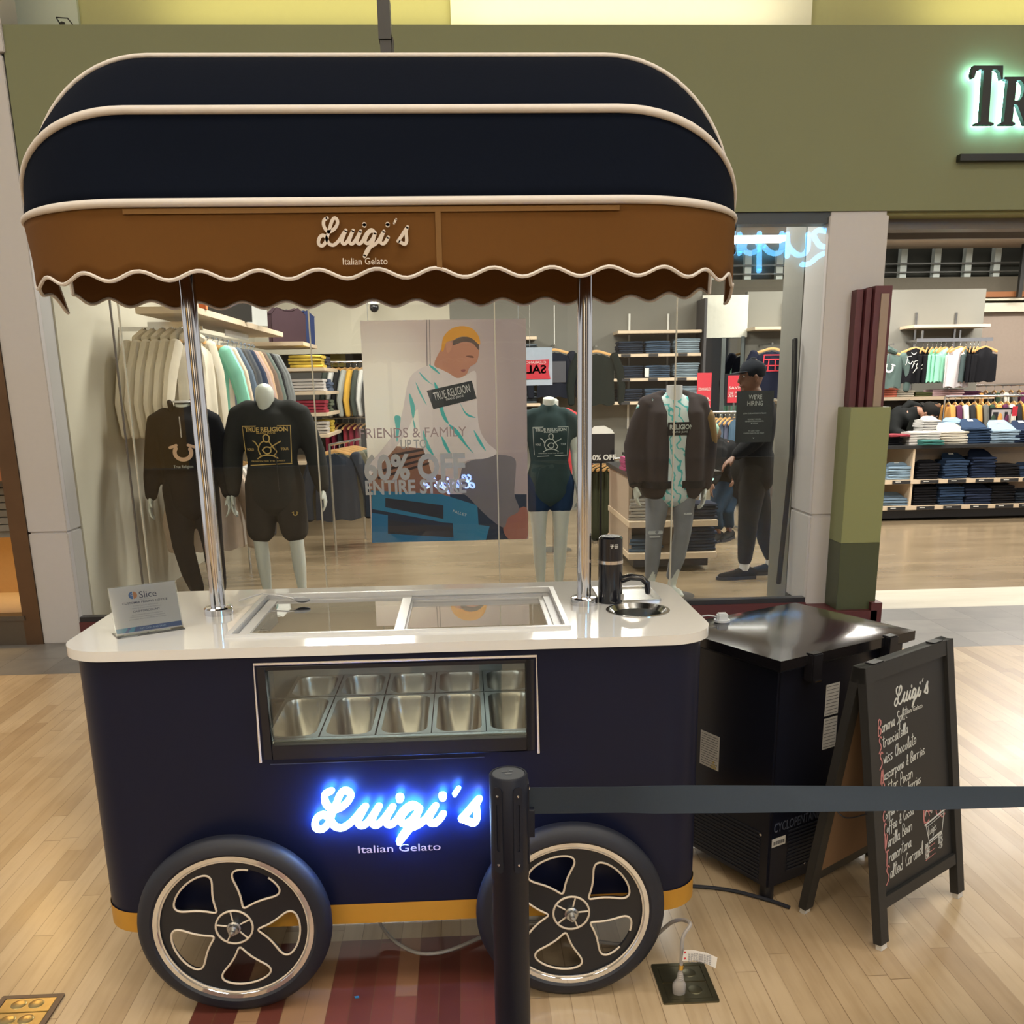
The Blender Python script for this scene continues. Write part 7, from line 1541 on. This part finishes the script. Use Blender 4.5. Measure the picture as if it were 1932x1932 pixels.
# translucent shopping bag
bq = aY(1465, 985, 7.62); bag = thing('shopping_bag', 'crumpled white plastic shopping bag with red print held by the capped person', 'bag', (bq.x, 7.68, .40))
bm2 = MB().loft([(bq.x, 7.68, .44), (bq.x + .01, 7.68, .52), (bq.x + .02, 7.68, .66), (bq.x, 7.68, .78), (bq.x - .02, 7.68, .86)], [(.04, .03), (.07, .05), (.085, .06), (.065, .05), (.02, .02)], (1, 0, 0), 18)
rr = random.Random(4); bm2.v = [p + V3((rr.uniform(-.008, .008), rr.uniform(-.008, .008), 0)) for p in bm2.v]
put('film', bm2, mat('bag_film', (.55, .48, .45), .35, trans=.0), bag)
t_ = MB(); text_mb('SALE', (bq.x - .05, 7.612, .66), (1, 0, -.35), (.35, 0, 1), .05, width=.10, bold=.02, mb=t_); text_mb('red', (bq.x - .03, 7.625, .54), (1, 0, -.35), (.35, 0, 1), .05, bold=.02, mb=t_); put('red_print', t_, mat('sale_red', (.55, .03, .05), .5), bag, smooth=False)
put('handle', MB().tube(catmull([(bq.x - .03, 7.68, .85), (bq.x - .035, 7.68, .89), (J['wrR'].x + c.x - .02, 7.68, .86)], 4), .006, 6), mat('bag_film', (.55, .48, .45), .35), bag)
# person bending over the low shelf, green-white cap, dark clothes
c = aY(1352, 930, 9.3)
J = skeleton(1.55, .15, dict(pel=(.12, .10, .62), wai=(.10, .05, .78), che=(.03, -.02, .98), nb=(-.05, -.06, 1.12), nt=(-.09, -.08, 1.16), hd=(-.14, -.10, 1.20), shL=(-.06, -.16, 1.06), elL=(-.10, -.20, .84), wrL=(-.14, -.26, .70), shR=(.08, .08, 1.06), elR=(.18, .02, .86), wrR=(.10, -.22, .74)),
             dict(hiL=(.06, .02, .60), hiR=(.18, .14, .60), knL=(-.06, -.10, .36), anL=(.02, .02, .085), knR=(.10, .00, .34), anR=(.18, .14, .085), toeL=(-.08, -.12, .03), toeR=(.08, .0, .03)))
pb2 = thing('person', 'crouching person in green and white cap and dark jacket holding a phone', 'person', (c.x + .02, 9.3, 0), 0)
bmb = body_mb(J, .87, head='x'); Bh = head_mb(bmb, J['hd'], .88, (-.8, -.5, -.55)); remeshed('body', bmb, skinA, pb2, .010, 2); facebits(Bh, pb2, .88)
cap(pb2, Bh, .95, mat('green_white_cap', (.16, .26, .20), .8, var=.9, scale=18)); put('hair', MB().ball(tuple(Bh(0, -.05, .0)), (.075, .08, .09), 12), cloth((.10, .07, .045), 'hair_brown'), pb2, local=True)
torso_cloth(J, .87, .035, .52, 1, name='jacket', m_=dk, parent=pb2); legs_cloth(J, .87, .022, 1, 'jeans', cloth((.012, .03, .055), 'jeans_blue'), pb2)
for s in 'LR': so_ = put('shoe', shoe_mb(J['an' + s], J['toe' + s]), cloth((.010, .010, .010), 'shoe_leather_L'), pb2, local=True); put('sole', sole_mb(J['an' + s], J['toe' + s]), rubber, so_, local=True)
ph = J['wrL'] + V3((c.x + .02 - .05, 9.3 - .05, .02)); o = thing('phone', 'phone with pale green screen glow held by the crouching person', 'phone', tuple(ph)); put('case', MB().slab(rrect(-.035, .035, -.07, .07, .01, 3), [], lambda u, v, t: (ph.x + u * .5 + v * .6, ph.y + t, ph.z + v * .45 - u * .3), 0, .008), black, o); put('screen', MB().slab(rrect(-.030, .030, -.065, .065, .008, 3), [], lambda u, v, t: (ph.x + u * .5 + v * .6, ph.y + t, ph.z + v * .45 - u * .3), -.001, 0), mat('phone_screen', (.3, .5, .45), .2, emit=(.55, .9, .8), estr=.7), o)
# man leaning over the jeans table
c = aY(1705, 830, 11.45)
J = skeleton(1.74, .19, dict(pel=(-.02, .20, .92), wai=(-.02, .12, 1.03), che=(.02, -.04, 1.12), nb=(.10, -.16, 1.19), nt=(.16, -.24, 1.19), hd=(.21, -.30, 1.17), shL=(-.10, -.10, 1.13), elL=(-.16, -.20, .96), wrL=(-.08, -.34, .90), shR=(.22, .02, 1.12), elR=(.28, -.16, .98), wrR=(.22, -.32, .91)), dict(hiL=(-.10, .22, .90), hiR=(.08, .22, .90)))
pc = thing('person', 'person in backwards black cap and black hoodie leaning over the jeans table', 'person', (c.x - .06, 11.45, 0), 0)
bmb = body_mb(J, .98, head='x'); Bh = head_mb(bmb, J['hd'], .98, (.55, -.75, -.75)); remeshed('body', bmb, skinB, pc, .010, 2); facebits(Bh, pc, .98)
put('beard', MB().ball(tuple(Bh(0, .05, -.085)), (.045, .045, .03), 12), cloth((.03, .018, .012), 'beard_dark'), pc, local=True)
cc_ = cap(pc, Bh, 1.05, cloth((.012, .011, .010), 'cap_brown_black'), brim=-1); put('cap_panel', MB().ball(tuple(Bh(-.02, -.01, .10)), (.065, .065, .045), 12), cloth((.12, .06, .035), 'cap_brown'), cc_, local=True)
hd_ = torso_cloth(J, .98, .035, .86, 1, name='hoodie', m_=cloth((.009, .010, .010), 'hoodie_black'), parent=pc)
put('hood', MB().loft([J['nb'] + V3((-.12, .05, .03)), J['nb'] + V3((-.05, .06, .09)), J['nb'] + V3((.06, .05, .06))], [.045, .055, .04], (0, 0, 1), 12), cloth((.009, .010, .010), 'hoodie_black'), hd_, local=True)
put('chest_print', MB().slab([(-.10, .96), (.06, .96), (.06, 1.08), (-.10, 1.08)], [], lambda u, v, t: (u + .08, -.235 - t - (v - 1.0) * .6, v), 0, .002), mat('print_black', (.03, .035, .03), .6), hd_, local=True)
legs_cloth(J, .98, .02, 1, 'trousers', cloth((.016, .016, .016), 'trouser_black'), pc)
put('cap_badge', MB().ball(tuple(Bh(-.04, .0, .142)), (.018, .018, .010), 8), mat('badge_cream', (.5, .45, .25), .6), pc, local=True)
